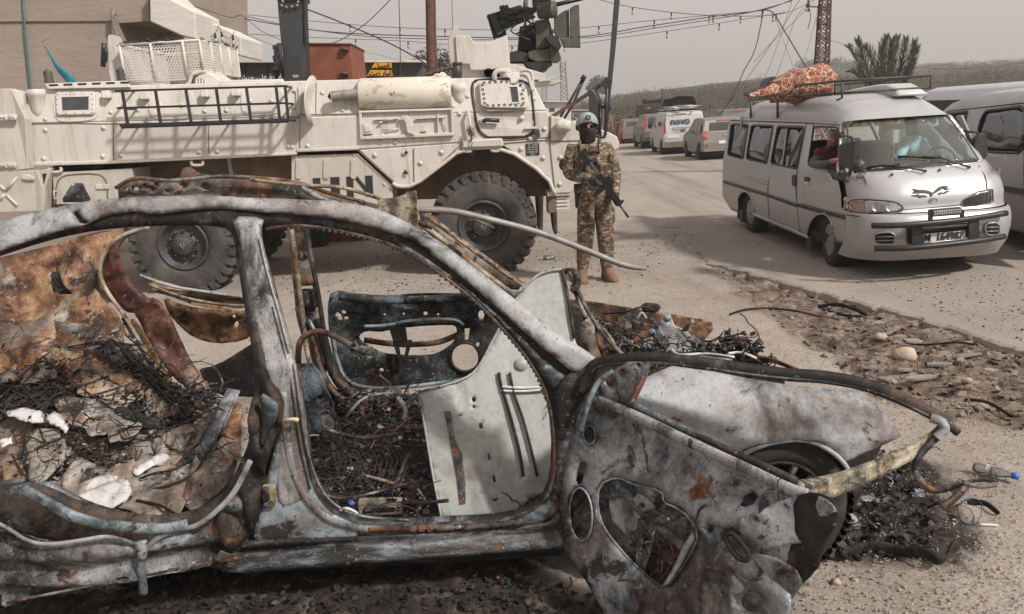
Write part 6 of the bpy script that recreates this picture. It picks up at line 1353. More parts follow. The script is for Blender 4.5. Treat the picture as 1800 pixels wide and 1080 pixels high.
mb=MB();pts=fr3([(1652,765,2.34),(1618,800,2.33),(1608,824,2.33),(1618,845,2.33),(1640,862,2.32),(1668,858,2.31),(1690,848,2.3)]);sweep(mb,pts,[(-.010,-.002),(-.010,.002),(.010,.004),(.010,0)],V((0,-1,.35)));mb.build('torn_trim_strip',M['b_mid'],door)
mb=MB();pts=fr3([(1690,848,2.3),(1720,855,2.3),(1752,852,2.3)]);sweep(mb,pts,[(-.008,-.002),(-.008,.002),(.008,.004),(.008,0)],V((0,-1,.35)));pts=fr3([(1700,852,2.3),(1680,874,2.28),(1655,893,2.26)]);sweep(mb,pts,[(-.012,-.002),(-.012,.002),(.012,.004),(.012,0)],V((0,-1,.35)));mb.build('torn_trim_strip',M['b_rust'],door)
for y in(790,850):
 mb=MB();mb.cyl(N(1006,y-6,.03),N(1005,y+8,.03),.012,8);mb.box(N(1000,y,.02),(.05,.02,.02));mb.build('door_hinge',M['b_rust'],car)
ctube('door_wire',[(1006,790,2.66),(985,820,2.62),(980,845,2.6),(992,870,2.6)],.004,'char')
rod=MB();rod.tube(curve3([atY(a,b,y) for a,b,y in[(655,373,3.3),(720,370,3.3),(790,371,3.3),(860,386,3.32),(950,410,3.36),(1040,444,3.4),(1090,464,3.42),(1135,474,3.45)]],5),[.0135]*33+[.011,.008,.005],9)
tag(rod.build('steel_rod',M['rod']),'long bent grey steel rod lying across the roof of the burned car','metal rod')
sc1=sheet('scorched_sheet',SY(3.2),smoothpoly([(664,352),(690,348),(712,343),(716,338),(732,336),(735,370),(734,410),(722,405),(700,396),(684,388),(664,376),(668,364)],0),[],.012,.003,lambda x,z:.012*math.sin(x*70),.012,9,M['yellow_stain'],None,0)
tag(sc1,'pale yellowish torn sheet hanging over the roof edge of the burned car','metal sheet')
sc2=sheet('twisted_bracket',SY(3.6),[(110,350),(125,325),(132,322),(145,322),(150,336),(158,350),(150,356),(112,356)],[ell(128,325,3,2,6)],.012,.006,None,.006,9,M['b_mid'],None,0)
tag(sc2,'small grey bracket sticking up behind the pale roof rail at the left','metal bracket')
XL,XR=3.36,4.84;XC=4.10
van=thing('minibus','silver minibus with a roof rack facing the camera, a passenger leaning out of its window','minibus',(4.1,9.7,RZ))
def xl_(z):return XL+max(0,z-.95)*.28
def xr_(z):return XR-max(0,z-.95)*.50
SL=SurfX(lambda y,z:xl_(z)+max(0,.5-z)*.04)
def rp(pts,r_=4,n=3):
 """outline with small rounded corners, r_ in the units of the outline"""
 out=[]
 for i,p in enumerate(pts):
  a=V(pts[i-1])-V(p);b=V(pts[(i+1)%len(pts)])-V(p);k=min(r_,a.length*.45,b.length*.45);A_=V(p)+a.normalized()*k;B_=V(p)+b.normalized()*k
  for j in range(n+1):t_=j/n;out.append(tuple(A_*(1-t_)**2+V(p)*2*t_*(1-t_)+B_*t_**2))
 return out
def YF(z):
 P_=[(.20,7.46),(.34,7.34),(.48,7.30),(.58,7.30),(.645,7.34),(.665,7.42),(.80,7.43),(.90,7.49),(1.0,7.58),(1.07,7.68)]
 if z<=P_[0][0]:return P_[0][1]
 for(a,ya),(b,yb) in zip(P_,P_[1:]):
  if z<=b:return ya+(yb-ya)*(z-a)/(b-a)
 return 7.68+(z-1.07)*1.05
def crn(x,z):
 a_,b_=xl_(z),xr_(z);hw=(b_-a_)/2;t_=min(1,max(0,(abs(x-(a_+b_)/2)-hw+.42)/.42));k=.40 if z<1.07 else.40-(z-1.07)*.4
 return k*(1-math.sqrt(max(0,1-t_*t_)))
SFv=Surf(lambda x,z:YF(z)+crn(x,z));SFv.y0=7.5
def VS(a,b,w=0.0):return SL.p(a,b,w)
def VF(a,b,w=0.0):return SFv.p(a,b,w)
def vsheet(name,surf,L,mat,w=0.0,holes=(),step=.06,th=.004,parent=None,it=0,rr=None,label=None,amp=0):
 return sheet(name,surf,smoothpoly(L,it) if it else L,holes,step,th,None,amp,3,M[mat] if isinstance(mat,str) else mat,parent or van,w,True,label,None,0,True,rr)
def vline(name,surf,L,r_,mat,w=0.0,parent=None,closed=False,n=6,k=0,sx=1):
 mb=MB();pts=[surf.p(a,b,w) for a,b in L];mb.tube(curve3(pts,k) if k else pts,r_,n,closed=closed,sx=sx);return mb.build(name,M[mat] if isinstance(mat,str) else mat,parent or van)
W1=rp([(1279,273),(1285,218.5),(1315.5,219.5),(1306,280)])
W2=rp([(1311.5,279.5),(1321,220.5),(1359,221.5),(1348,288)])
W3=rp([(1354.5,287.5),(1367,222.5),(1413,224.5),(1400,297)])
W4=[(1421,284),(1431,223),(1467,224),(1472,226),(1478,262),(1487,319),(1465,314),(1455,296),(1440,291),(1421,290)]
ARF=[(1417,440),(1420,404),(1426,388),(1436,378),(1448,376),(1458,383),(1464,400),(1466,440)]
ARR=[(1296,400),(1297,352),(1301,342),(1308,337),(1316,340),(1322,352),(1326,372),(1328,404)]
side=vsheet('side_panel',SL,[(1270,345),(1270,318),(1272,275),(1280,222),(1287,210),(1310,211),(1420,215),(1472,218),(1478,222),(1489,298),(1492,380),(1494,430),(1466,425),(1464,400),(1458,383),(1448,376),(1436,378),(1426,388),(1420,404),(1418,417),(1400,408),(1330,382),(1326,372),(1322,352),(1316,340),(1308,337),(1301,342),(1298,352),(1297,374),(1285,369)],'silver',0,[W1,W2,W3,W4],.07)
M['rubber_trim']=M['plastic_black']
for Wn in(W1,W2,W3):
 g=vsheet('side_window',SL,Wn,'glass_dark',-.006,(),.3);vline('window_frame',SL,Wn,.012,'plastic_black',.002,g,True)
vline('sliding_divider',SL,[(1386,223.5),(1377,291)],.010,'plastic_black',.0);vline('window_tie',SL,[(1384,224),(1375,290)],.006,'white_plastic',.006)
vline('window_frame',SL,W4,.011,'plastic_black',.002,None,True)
vsheet('door_window_sill',SL,[(1440,289),(1452,288),(1462,296),(1474,304),(1485,306),(1487,320),(1478,318),(1464,312),(1456,299),(1442,294)],'plastic_black',.02,(),.04,.03)
for L in([(1418,216),(1401,300),(1400,350),(1407,414)],[(1356,290),(1350,330),(1350,352),(1353,390)],[(1272,316),(1300,206)][:0] or[(1430,217),(1421,288)],[(1486,320),(1486,428)],[(1283,212),(1418,216),(1472,219)]):
 vline('panel_gap',SL,L,.005,'dark_inside',.001,k=3)
vsheet('side_moulding',SL,[(1271,317),(1349,341),(1401,359),(1405,359),(1404,364),(1400,364.5),(1348,346),(1271,322)],'plastic_black',.014,(),.08,.014)
vsheet('side_moulding',SL,[(1406,358),(1484,379),(1484,386),(1406,365)],'plastic_black',.014,(),.08,.014)
for y in(309,315):vline('side_vent',SL,[(1310,y),(1348,y+10)],.006,'silver',.008)
vsheet('door_handle',SL,smoothpoly([(1392,308),(1397,307),(1399,318),(1397,328),(1393,328),(1391,318)],1),'plastic_black',.012,(),.03,.012)
vsheet('door_handle',SL,smoothpoly([(1413,311),(1421,312),(1422,318),(1416,320),(1413,317)],1),'plastic_black',.016,(),.03,.014)
vsheet('door_handle',SL,smoothpoly([(1414,318),(1421,319),(1421,325),(1415,324)],1),'number_plate',.012,(),.03,.01)
vsheet('sill',SL,[(1323,374),(1352,387),(1407,410),(1418,416),(1418,420),(1407,415),(1352,392),(1324,380)],'silver',.02,(),.08,.03)
for A_ in(ARF,ARR):vline('arch_lip',SL,A_[1:-1],.012,'silver',.004,k=3)
def grid(name,us,vs_,f,mat,parent=van,th=.004):
 mb=MB();
 for v_ in vs_:
  for u in us:mb.v.append(tuple(f(u,v_)))
 n=len(us)
 for j in range(len(vs_)-1):
  for i in range(n-1):mb.f.append((j*n+i,j*n+i+1,(j+1)*n+i+1,(j+1)*n+i));mb.m.append(0);mb.sm.append(True)
 o=mb.build(name,M[mat],parent,recalc=False);return o
us=[-1.001,-1,-.995,-.98,-.95,-.9,-.83,-.75,-.65,-.5,-.3,-.1,.1,.3,.5,.65,.75,.83,.9,.95,.98,.995,1,1.001]
def fas(u,z):
 ex_=.14 if abs(u)>1 else 0;u=max(-1,min(1,u))
 x=(xl_(z)+xr_(z))/2+u*(xr_(z)-xl_(z))/2;return V((x,SFv.fn(x,z)+ex_,z))
grid('front_panel',us,[.66,.69,.74,.80,.85,.90,.95,1.0,1.04,1.07],fas,'silver')
grid('bumper',us,[.20,.25,.3,.34,.4,.48,.55,.60,.63,.645,.655],lambda u,z:fas(u,z)+V((u*.006,-.012,0)),'silver')
def roofp(u,v_):
 y=8.10+v_*3.7;e=min(1,v_*4.2);top=1.52+.25*math.sin(e*math.pi/2)-(.05*max(0,v_-.93)/.07);hw=(xr_(1.5)-xl_(1.5))/2
 a=abs(u);z=1.50+(top-1.50)*(1-a**5)**(1/2.0 if a<1 else 1);x=(xl_(1.5)+xr_(1.5))/2+u*(hw+.01)
 return V((x,y-.02*(1-a)*(1-e)+crn(x,1.5)*(1-e),z))
uu=[-1,-.99,-.97,-.94,-.9,-.85,-.78,-.7,-.55,-.35,-.12,.12,.35,.55,.7,.78,.85,.9,.94,.97,.99,1]
grid('roof',uu,[0,.02,.05,.08,.12,.16,.2,.25,.4,.6,.8,.93,.97,1.0],roofp,'silver')
vline('roof_gutter',SL,[(1283,210.5),(1310,211),(1420,214.5),(1472,218),(1480,217)],.010,'silver',.012)
SRR=SurfX(lambda y,z:XR-max(0,z-.95)*.16)
mb=MB()
mb.box2((XR-.02,7.8,.25),(XR,11.85,.98))
for y in(8.05,9.1,10.1,11.1,11.8):mb.prism([(XR-.02,y,.98),(XR-.02,y+.08,.98),(XR-.28,y+.08,1.5),(XR-.28,y,1.5)],(.02,0,0))
mb.build('far_side_panel',M['silver'],van)
mb=MB();mb.box2((XL+.03,11.82,.25),(XR,11.86,1.0));mb.box2((XL+.12,11.8,1.0),(XL+.25,11.84,1.55));mb.box2((XR-.38,11.8,1.0),(XR-.28,11.84,1.55));mb.build('rear_panel',M['silver'],van)
mb=MB();mb.box2((XL+.04,7.75,.30),(XR-.03,11.8,.34));mb.box2((XL+.03,7.80,.34),(XR-.03,7.84,.95));mb.build('cabin_floor',M['dark_inside'],van)
mb=MB();mb.box2((XL+.06,7.72,.84),(XR-.06,8.05,1.02));mb.build('dashboard',simple('grey_dashboard',(.22,.22,.21),.7),van,bevel=.03)
for i,(x,y) in enumerate(((XL+.30,8.75),(XR-.32,8.75),(XL+.3,9.6),(XR-.35,9.6),(XL+.3,10.4),(XR-.35,10.4),(XC,9.6),(XC,10.4))):
 mb=MB();mb.box((x,y,.60),(.42,.42,.12));mb.box((x,y+.22,.92),(.42,.10,.60),Matrix.Rotation(.12,3,'X'));mb.build('seat',simple('red_brown_seat_cloth',(.13,.035,.03),.9) if i==0 else M['dark_inside'],van,bevel=.03)
mb=MB();mb.tube([V((XR-.36+.16*math.cos(t_),8.22+.05*math.sin(t_),1.04+.15*math.sin(t_))) for t_ in[2*math.pi*k/20 for k in range(20)]],.012,6,closed=True);mb.build('steering_wheel',M['plastic_black'],van)
WS=[(1489,221),(1502,214.5),(1590,208),(1660,203),(1666,205),(1698,248),(1719,281),(1700,286),(1610,293),(1520,301),(1502,303),(1494,270)]
ws=vsheet('windscreen',SFv,WS,'glass',.0,(),.08,.004)
vline('windscreen_seal',SFv,WS,.012,'plastic_black',.004,ws,True)
vsheet('windscreen_pillar',SFv,[(1478,219),(1489,218),(1494,270),(1502,304),(1488,306),(1484,270)],'silver',.008,(),.04,.03)
vsheet('windscreen_pillar',SFv,[(1665,201),(1673,203),(1705,246),(1730,283),(1719,283),(1698,249)],'silver',.008,(),.04,.03)
vsheet('scuttle',SFv,[(1502,303),(1610,293),(1719,281),(1728,285),(1700,290),(1610,299),(1504,309)],'silver',.0,(),.06,.01)
vsheet('windscreen_base_strip',SFv,[(1504,300),(1520,298),(1610,290),(1700,281),(1716,279),(1719,284),(1610,295),(1506,305)],'plastic_black',.010,(),.06,.006)
for L in([(1578,276.5),(1600,275),(1632,277.5),(1655,277)],):vline('wiper_blade',SFv,L,.014,'black_steel',.05,sx=.6)
vline('wiper_arm',SFv,[(1620,276),(1655,278),(1704,294)],.009,'black_steel',.055);vline('wiper_blade',SFv,[(1518,297),(1548,291),(1582,289)],.012,'black_steel',.05,sx=.6);vline('wiper_arm',SFv,[(1552,292),(1598,295),(1627,301)],.009,'black_steel',.055)
for a,b in((1627,301),(1704,294),(1568,307),(1652,299)):
 mb=MB();mb.cyl(VF(a,b,0),VF(a,b,.045),.014,8,.006);mb.build('wiper_boss' if b in(301,294) else 'washer_jet',M['black_steel'],van)
for L in([(1513,305),(1521,318),(1528,352)],[(1720,291),(1732,312),(1735,333)],[(1588,369),(1640,365),(1690,360)],[(1487,378),(1530,382),(1570,376),(1640,371),(1700,366),(1755,357)]):vline('panel_gap',SFv,L,.004,'dark_inside',.001,k=4)
hl=vsheet('headlight',SFv,smoothpoly([(1490,361),(1493,353),(1505,350.5),(1545,352),(1575,355),(1588,364),(1586,371),(1560,374),(1510,374),(1493,371)],1),'lamp_clear',.012,(),.03,.02)
vline('lamp_rim',SFv,smoothpoly([(1490,361),(1493,353),(1505,350.5),(1545,352),(1575,355),(1588,364),(1586,371),(1560,374),(1510,374),(1493,371)],1),.006,'plastic_black',.014,hl,True)
vsheet('turn_lamp',SFv,[(1493,356),(1505,353),(1518,353),(1518,372),(1496,370)],'lamp_orange',.015,(),.02,.004,hl);vline('lamp_divider',SFv,[(1519,352),(1520,374)],.005,'plastic_black',.018,hl)
for a in(1540,1564):
 mb=MB();mb.lathe([(0,-.01),(.03,-.008),(.046,.0)],16,VF(a,363,.014),(0,-1,.1));mb.build('reflector',M['silver_rim'],hl)
hr=vsheet('headlight',SFv,smoothpoly([(1693,352),(1700,345),(1722,336),(1744,331),(1746,342),(1744,355),(1720,360),(1698,362)],1),'lamp_clear',.010,(),.03,.02)
mb=MB()
for k in range(12):
 t_=k/11;a0=1695+t_*50;mb.tube([VF(a0,350-t_*18+2,.02),VF(a0+1,361-t_*5,.02)],.005,4)
for k in range(6):t_=k/5;mb.tube([VF(1696,351+t_*10,.02),VF(1720,337+t_*22,.02),VF(1745,333+t_*21,.02)],.005,4)
mb.build('lamp_grille',M['plastic_black'],hr)
bb=bpy.data.objects.new('bull_bar',None);COL.objects.link(bb);par(bb,van)
def fy(L,Y):return[atY(a,b,Y) for a,b in L]
for L in([(1532,397),(1590,396),(1680,388),(1769,375)],[(1537,437),(1600,436),(1700,426),(1765,416)]):
 mb=MB();mb.tube(curve3([atY(a,b,Y) for(a,b),Y in zip(L,(7.28,7.16,7.16,7.28))],6),.028,12);mb.build('bumper_tube',M['black_steel'],bb)
for x0,x1,y0,y1 in((1603,1622,392,434),(1703,1722,384,424)):
 mb=MB();mb.prism(fy([(x0,y0),(x1,y0-1),(x1+.5,y1-2),(x0+.5,y1)],7.20),(0,.02,0));mb.build('upright_plate',M['black_steel'],bb,bevel=.004)
lb=bpy.data.objects.new('lamp_bar',None);COL.objects.link(lb);par(lb,van)
mb=MB();mb.prism(fy([(1638,369),(1691,364.5),(1692,378),(1639,382)],7.16),(0,.05,0));mb.build('housing',M['black_steel'],lb,bevel=.004)
mb=MB();mb.prism(fy([(1641,371),(1688,367),(1689,375),(1641,379.5)],7.155),(0,.004,0));mb.build('lens',M['lamp_clear'],lb)
mb=MB()
for k in range(12):
 for j in(0,1):mb.lathe([(.0,.001),(.008,.004),(.010,.0)],8,atY(1643.5+k*4,373.3-k*.34+j*3.6,7.153),(0,-1,0))
mb.build('led_cups',M['silver_rim'],lb)
for a in(1634,1690):
 mb=MB();mb.prism(fy([(a,369),(a+5,368.5),(a+6,388),(a,389)],7.165),(0,.03,0));mb.build('bracket',M['black_steel'],lb)
mb=MB();mb.prism(fy([(1623,411.5),(1697,405.5),(1698.5,421),(1624,427)],7.235),(0,.006,0));npl=mb.build('number_plate',M['number_plate'],van,bevel=.002)
ex=atY(1697,405.5,7.2)-atY(1623,411.5,7.2)
text('plate_lettering','M  164987',atY(1659,416.5,7.228),.098,ex,(0,0,1),M['ink'],npl,.002,bold=.0018,sx=.86)
mb=MB();mb.prism(fy([(1596,400),(1702,392),(1704,418),(1597,430)],7.262),(0,.03,0));mb.build('grille_opening',M['dark_inside'],van)
for L in([(1620,402),(1700,396)],[(1622,429),(1640,427),(1660,424),(1698,421)]):mb=MB();mb.tube(fy(L,7.225),.010,6);mb.build('bumper_bar',M['silver_rim'],van)
for x0,x1,y0,y1 in((1537,1573,410,430),(1732,1757,393,414)):
 L=smoothpoly([(x0,y0),(x1,y0-2),(x1,y1-3),(x1-5,y1),(x0+6,y1),(x0,y1-5)],1);fr_=vsheet('fog_recess',SFv,L,'dark_inside',.026,(),.03,.004);vline('recess_rim',SFv,L,.007,'silver',.03,fr_,True)
 for k in(.35,.68):vline('slat',SFv,[(x0+2,y0+(y1-y0)*k),(x1-2,y0+(y1-y0)*k-1)],.004,'silver',.034,fr_)
mb=MB();mb.tube([VF(1640.5+7.5*math.cos(t_),352.5-.9*math.cos(t_)+4*math.sin(t_),.006) for t_ in[2*math.pi*k/20 for k in range(20)]],.003,5,closed=True)
mb.tube([VF(1636.5,355,.006),VF(1638.5,350,.006),VF(1640,353,.006),VF(1643,351.5,.006),VF(1644.5,350,.006)],.003,5);mb.build('emblem',M['silver_rim'],van)
mb=MB()
def dk(L):mb.prism([VF(a,b,.012) for a,b in L],(0,.014,0))
q=lambda L:[(1460+a/5.294,300+b/5.294) for a,b in L]
for L in([(795,175),(850,178),(900,182),(935,195),(930,212),(890,208),(850,205),(815,195)],[(790,195),(830,198),(850,208),(800,208),(765,206)],[(770,170),(800,176),(815,186),(790,190)],[(960,200),(985,175),(1010,155),(1040,145),(1065,150),(1040,175),(1005,195),(975,208)],[(1040,145),(1075,142),(1110,150),(1070,165),(1045,170)],[(1060,170),(1110,165),(1128,168),(1080,180)],[(760,230),(800,228),(815,220),(835,232),(870,228),(905,240),(870,240),(845,248),(820,240),(790,236)],[(1000,215),(1030,200),(1050,206),(1080,190),(1130,182),(1095,200),(1070,212),(1045,212),(1020,222)],[(925,205),(945,200),(960,210),(955,232),(940,240),(930,225)]):dk(q(L))
mb.build('eagle_sticker',M['ink'],van)
mr=bpy.data.objects.new('door_mirror',None);COL.objects.link(mr);par(mr,van)
mb=MB();mb.prism([atX(a,b,3.22) for a,b in smoothpoly([(1475,260),(1479,254),(1500,249),(1503,252),(1503,268),(1498,297),(1492,298),(1476,291)],1)],(.02,.09,0));mb.build('mirror_housing',M['plastic_black'],mr,bevel=.008)
mb=MB();mb.tube([atX(1477,238,3.40),atX(1480,238,3.3),atX(1497,242,3.22),atX(1502,252,3.22)],.012,6);mb.box(atX(1478,238,3.38),(.06,.05,.06));mb.tube([atX(1496,296,3.24),atX(1494,306,3.3),atX(1486,306,3.36)],.018,6);mb.build('mirror_arm',M['plastic_black'],mr)
mb=MB();c_=atX(1509,292,3.25);mb.lathe([(0,0),(.05,.0),(.062,.02),(.05,.04),(0,.05)],18,c_,(-.3,-1,0));mb.build('round_mirror',M['plastic_black'],mr)
mr=bpy.data.objects.new('door_mirror',None);COL.objects.link(mr);par(mr,van)
mb=MB();mb.prism([atY(a,b,7.95) for a,b in smoothpoly([(1714,245),(1718,238),(1730,233),(1737,246),(1737,272),(1730,281),(1722,279),(1712,258)],1)],(.02,.08,0));mb.build('mirror_housing',M['plastic_black'],mr,bevel=.008)
mb=MB();mb.tube([atY(1694,231,8.1),atY(1700,232,8.0),atY(1716,232,7.98),atY(1722,240,7.98)],.012,6);mb.build('mirror_arm',M['plastic_black'],mr)
mb=MB();mb.box2((3.85,8.12,1.40),(4.05,8.14,1.45));mb.build('inside_mirror',M['plastic_black'],van)
mb=MB()
for k in range(26):mb.lathe([(0,-.006),(.006,0),(0,.006)],6,V((3.93+.01*math.sin(k),8.10,1.39-k*.012)))
mb.build('hanging_beads',M['white_plastic'],van)
def wheel(x,y,z0,R,Wd,parent,rim='silver_rim',out=-1,steer=0,spokes=8,tyre='rubber2',name='wheel',name2='rim'):
 w_=bpy.data.objects.new(name,None);COL.objects.link(w_);ax=V((-out,-steer,0)).normalized();O=V((x,y,z0+R));par(w_,parent)
 mb=MB();mb.lathe([(R*.60,.02),(R*.64,-.004),(R*.8,-.010),(R*.93,.004),(R,.03),(R,Wd-.03),(R*.93,Wd),(R*.6,Wd)],40,O,ax)
 mb.v=[(a,b,max(c,z0+.004)) for a,b,c in mb.v];mb.build('tyre',M[tyre],w_)
 mb=MB();mb.lathe([(R*.62,.012),(R*.60,.002),(R*.57,.01),(R*.55,.03),(0,.035)],32,O,ax,1)
 e1=ax.orthogonal().normalized();e2=ax.cross(e1)
 for k in range(spokes):
  a=2*math.pi*k/spokes;d=e1*math.cos(a)+e2*math.sin(a);s_=e1*-math.sin(a)+e2*math.cos(a)
  p0=O+d*R*.10;p1=O+d*R*.56;mb.prism([p0-s_*R*.05,p0+s_*R*.05,p1+s_*R*.17,p1-s_*R*.17],ax*.02)
 mb.lathe([(0,-.004),(R*.12,0),(R*.14,.02)],16,O,ax);mb.build(name2,[M[rim],M['dark_inside']],w_);return w_
wheel(3.40,8.33,RZ-.03,.30,.19,van,steer=.12,spokes=9,name2='hubcap');wheel(3.38,11.0,RZ-.03,.29,.19,van,spokes=9,name2='hubcap');wheel(4.80,8.33,RZ-.03,.30,.19,van,out=1);wheel(4.80,11.0,RZ-.03,.29,.19,van,out=1)
mb=MB();mb.box2((XL+.05,7.6,.25),(XR-.05,11.7,.32));mb.prism([SL.p(a,b,-.06) for a,b in[(1296,345),(1312,335),(1330,350),(1330,385),(1296,385)]],(.3,0,0));mb.prism([SL.p(a,b,-.06) for a,b in[(1417,390),(1440,374),(1468,385),(1468,425),(1417,425)]],(.3,0,0));mb.build('underbody',M['dark_inside'],van)
mb=MB();mb.prism([SL.p(a,b,.0) for a,b in[(1299,368),(1306,371),(1306,392),(1300,390)]],(.2,0,0));mb.build('mud_flap',M['plastic_black'],van);mb=MB();mb.prism([SL.p(a,b,.0) for a,b in[(1417,415),(1424,418),(1425,440),(1418,438)]],(.15,0,0));mb.build('mud_flap',M['plastic_black'],van)
mb=MB();mb.loft([[V((4.12,y,1.72)),V((4.13,y,z)),V((4.17,y,z+.015)),V((4.4,y,z+.01)),V((4.46,y,1.72))] for y,z in[(10.4,1.76),(9.6,1.82),(9.0,1.845),(8.75,1.84),(8.6,1.80),(8.48,1.74)]]);mb.build('roof_vent_fairing',M['white_car'],van,bevel=.01)
rk2=bpy.data.objects.new('roof_rack',None);COL.objects.link(rk2);par(rk2,van)
def rtube(L,r_=.012):
 mb=MB();mb.tube(L,r_,6);mb.build('rack_bar',M['hub'],rk2)
zr0,zr1=atX(1301,177,3.5).z,atX(1300,162,3.5).z;y0_,y1_=11.5,8.55
x0_,x1_=3.5,4.5
for z in(zr0,zr1):rtube([(x0_,y0_,z),(x0_,y1_,z),(x1_,y1_,z),(x1_,y0_,z),(x0_,y0_,z)])
for k in range(9):y=y0_+(y1_-y0_)*k/8;rtube([(x0_,y,zr0),(x1_,y,zr0)],.009)
for k in range(7):y=y0_+(y1_-y0_)*k/6;rtube([(x0_,y,zr0),(x0_,y,zr1)],.009);rtube([(x1_,y,zr0),(x1_,y,zr1)],.009)
for y in(11.4,10.3):rtube([(x0_,y,zr0),(3.50,y,1.54)],.016);rtube([(x1_,y,zr0),(XR-.26,y,1.54)],.016)
rtube([(x0_+.02,y1_,zr1),(x0_+.02,y1_-.12,zr1-.02),(x0_+.02,y1_-.14,zr0-.05),(x0_+.02,y1_-.02,zr0-.07)])
t=NT('rust_red_patterned_carpet');c=t.ramp(t.noise(5,6),[(.35,(.17,.043,.018)),(.65,(.27,.078,.034))])
for sc_,o_,w1 in((8.0,0,.03),(14,4,.045)):
 A1=t.voro(sc_,'F1',o_);A2=t.voro(sc_,'F2',o_);A1 .distance=A2 .distance='CHEBYCHEV';sb_=t.n('ShaderNodeMath',operation='SUBTRACT');t.l(A2 .outputs[0],sb_.inputs[0]);t.l(A1 .outputs[0],sb_.inputs[1]);c=t.mix(t.ramp(sb_.outputs[0],[(w1*.7,1),(w1,0)]),c,(.55,.45,.36))
t.set(c,.9);t.bump(t.noise(12,5),.6,.02);M['carpet']=t.m
mb=MB();A=atY(1356,157,9.9);B_=atY(1460,143,9.9);secs=[]
for k in range(13):
 f=k/12;c_=A.lerp(B_,f);R0=(.13+.08*min(1,f*2.4))*(1 if f<.9 else 1-(f-.9)*2.5);c_.z+=(R0-.13)*.25-.02
 secs.append([c_+V((.02*math.sin(5*a),math.cos(a)*R0*1.25,math.sin(a)*R0*(1+.08*math.sin(3*a+k)))) for a in[2*math.pi*i/20 for i in range(20)]])
mb.loft(secs)
mb.tube(curve3([atY(1316,169,9.6),atY(1330,166,9.65),atY(1346,163,9.7),atY(1362,158,9.8)],4),[.02,.025,.03,.035,.04,.045,.05,.055,.06,.065,.07,.075,.08],10)
tag(mb.build('carpet_bundle',M['carpet']),'bulging rust orange patterned carpet roll tied on the silver minibus roof rack','carpet')
mb=MB()
for f in(.55,.86):
 c_=A.lerp(B_,f);mb.tube([c_+V((0,math.cos(a)*.245,-.01+math.sin(a)*.197)) for a in[2*math.pi*i/20 for i in range(20)]],.012,6,closed=True)
tag(mb.build('strap',simple('ochre_strap',(.32,.17,.03),.8)),'ochre strap round the carpet roll on the minibus roof','strap')
mb=MB();mb.prism([atY(a,b,10.2) for a,b in smoothpoly([(1318,160),(1345,158),(1354,136),(1364,134),(1366,142),(1356,166),(1330,170),(1318,168)],1)],(0,.3,0));tag(mb.build('black_bag',M['plastic_black'],bevel=.03),'black bag squeezed behind the left end of the carpet roll','bag')
mb=MB();mb.prism([atY(a,b,10.4) for a,b in[(1452,126),(1464,125),(1463,166),(1452,166)]],(0,.35,0));o=tag(mb.build('black_case',M['plastic_black'],bevel=.02),'black case with a pale edge standing right of the carpet roll on the rack','case')
mb=MB();mb.prism([atY(a,b,10.39) for a,b in[(1462,125),(1465,125),(1464,166),(1461,166)]],(0,.37,0));mb.build('pale_edge',M['white_plastic'],o)
van2=thing('van','pale lilac-white van at the right edge beside the silver minibus','van',(6.3,10.4,RZ))
S2v=SurfX(lambda y,z:5.55+(y-8.9)*.24+max(0,z-.95)*.10+max(0,z-1.62)**1.5*2.2)
M['lilac']=carpaint('lilac_white_van_paint',(.52,.52,.56),.15,.35,amt=.2)
wA=smoothpoly([(1722,266),(1716,255),(1722,215),(1732,196),(1740,194),(1812,186),(1812,270)],1);wB=[(1664,200),(1700,197),(1694,236),(1690,238),(1674,212)]
sheet('side_panel',S2v,[(1652,200),(1662,192),(1672,183),(1700,172),(1750,161),(1812,152),(1860,146),(1860,425),(1770,402),(1690,385),(1668,380),(1655,300)],[wA,wB],.08,.004,None,0,3,M['lilac'],van2)
for w_ in(wA,wB):g=sheet('side_window',S2v,w_,[],.3,.004,None,0,3,M['glass_dark'],van2,-.006);mb=MB();mb.tube([S2v.p(a,b,.003) for a,b in w_],.014,6,closed=True);mb.build('window_frame',M['plastic_black'],g)
mb=MB();mb.prism([S2v.p(a,b,.02) for a,b in[(1735,323),(1812,335),(1812,345),(1735,332)]],(.015,0,0));mb.build('side_moulding',M['plastic_black'],van2)
for L in([(1664,196),(1730,189),(1812,180)],[(1701,196),(1692,245),(1700,330),(1705,385)],[(1802,186),(1800,300),(1803,410)]):
 mb=MB();mb.tube([S2v.p(a,b,.002) for a,b in L],.006,5);mb.build('panel_gap',M['dark_inside'],van2)
mb=MB();mb.tube([S2v.p(1780,192,-.02),S2v.p(1775,230,-.02),S2v.p(1769,266,-.02)],.012,6);mb.build('window_tie',M['white_plastic'],van2)
mb=MB();mb.prism([S2v.p(a,b,-.05) for a,b in[(1782,192),(1798,190),(1800,222),(1780,226)]],(.01,0,0));mb.build('window_paper',simple('pale_green_paper',(.36,.50,.46),.8),van2)
mb=MB();P0=[S2v.p(a,b,-.1) for a,b in[(1690,380),(1812,405),(1812,290),(1690,280)]];mb.prism(P0,(1.1,-.2,0));mb.build('cabin_floor',M['dark_inside'],van2)
mb=MB()
for z,k in((1.66,.0),(1.74,.25),(1.78,.6),(1.78,1.1),(1.70,1.45)):pass
mb.loft([[V((S2v.fn(y,1.6)+dx,y,z)) for dx,z in((0.02,1.62),(.10,1.74),(.3,1.80),(1.1,1.80),(1.4,1.62))] for y in(7.0,9.0,11.0,12.4,12.8)],close_u=False,caps=False);mb.build('roof',M['lilac'],van2)
mb=MB();mb.box2((6.2,12.6,.3),(7.5,12.64,1.7));mb.box2((7.3,7.0,.3),(7.34,12.6,1.7));mb.build('far_side_panel',M['lilac'],van2)
wheel(5.42,8.05,RZ,.30,.19,van2)
wheel(6.0,10.9,RZ,.30,.19,van2)
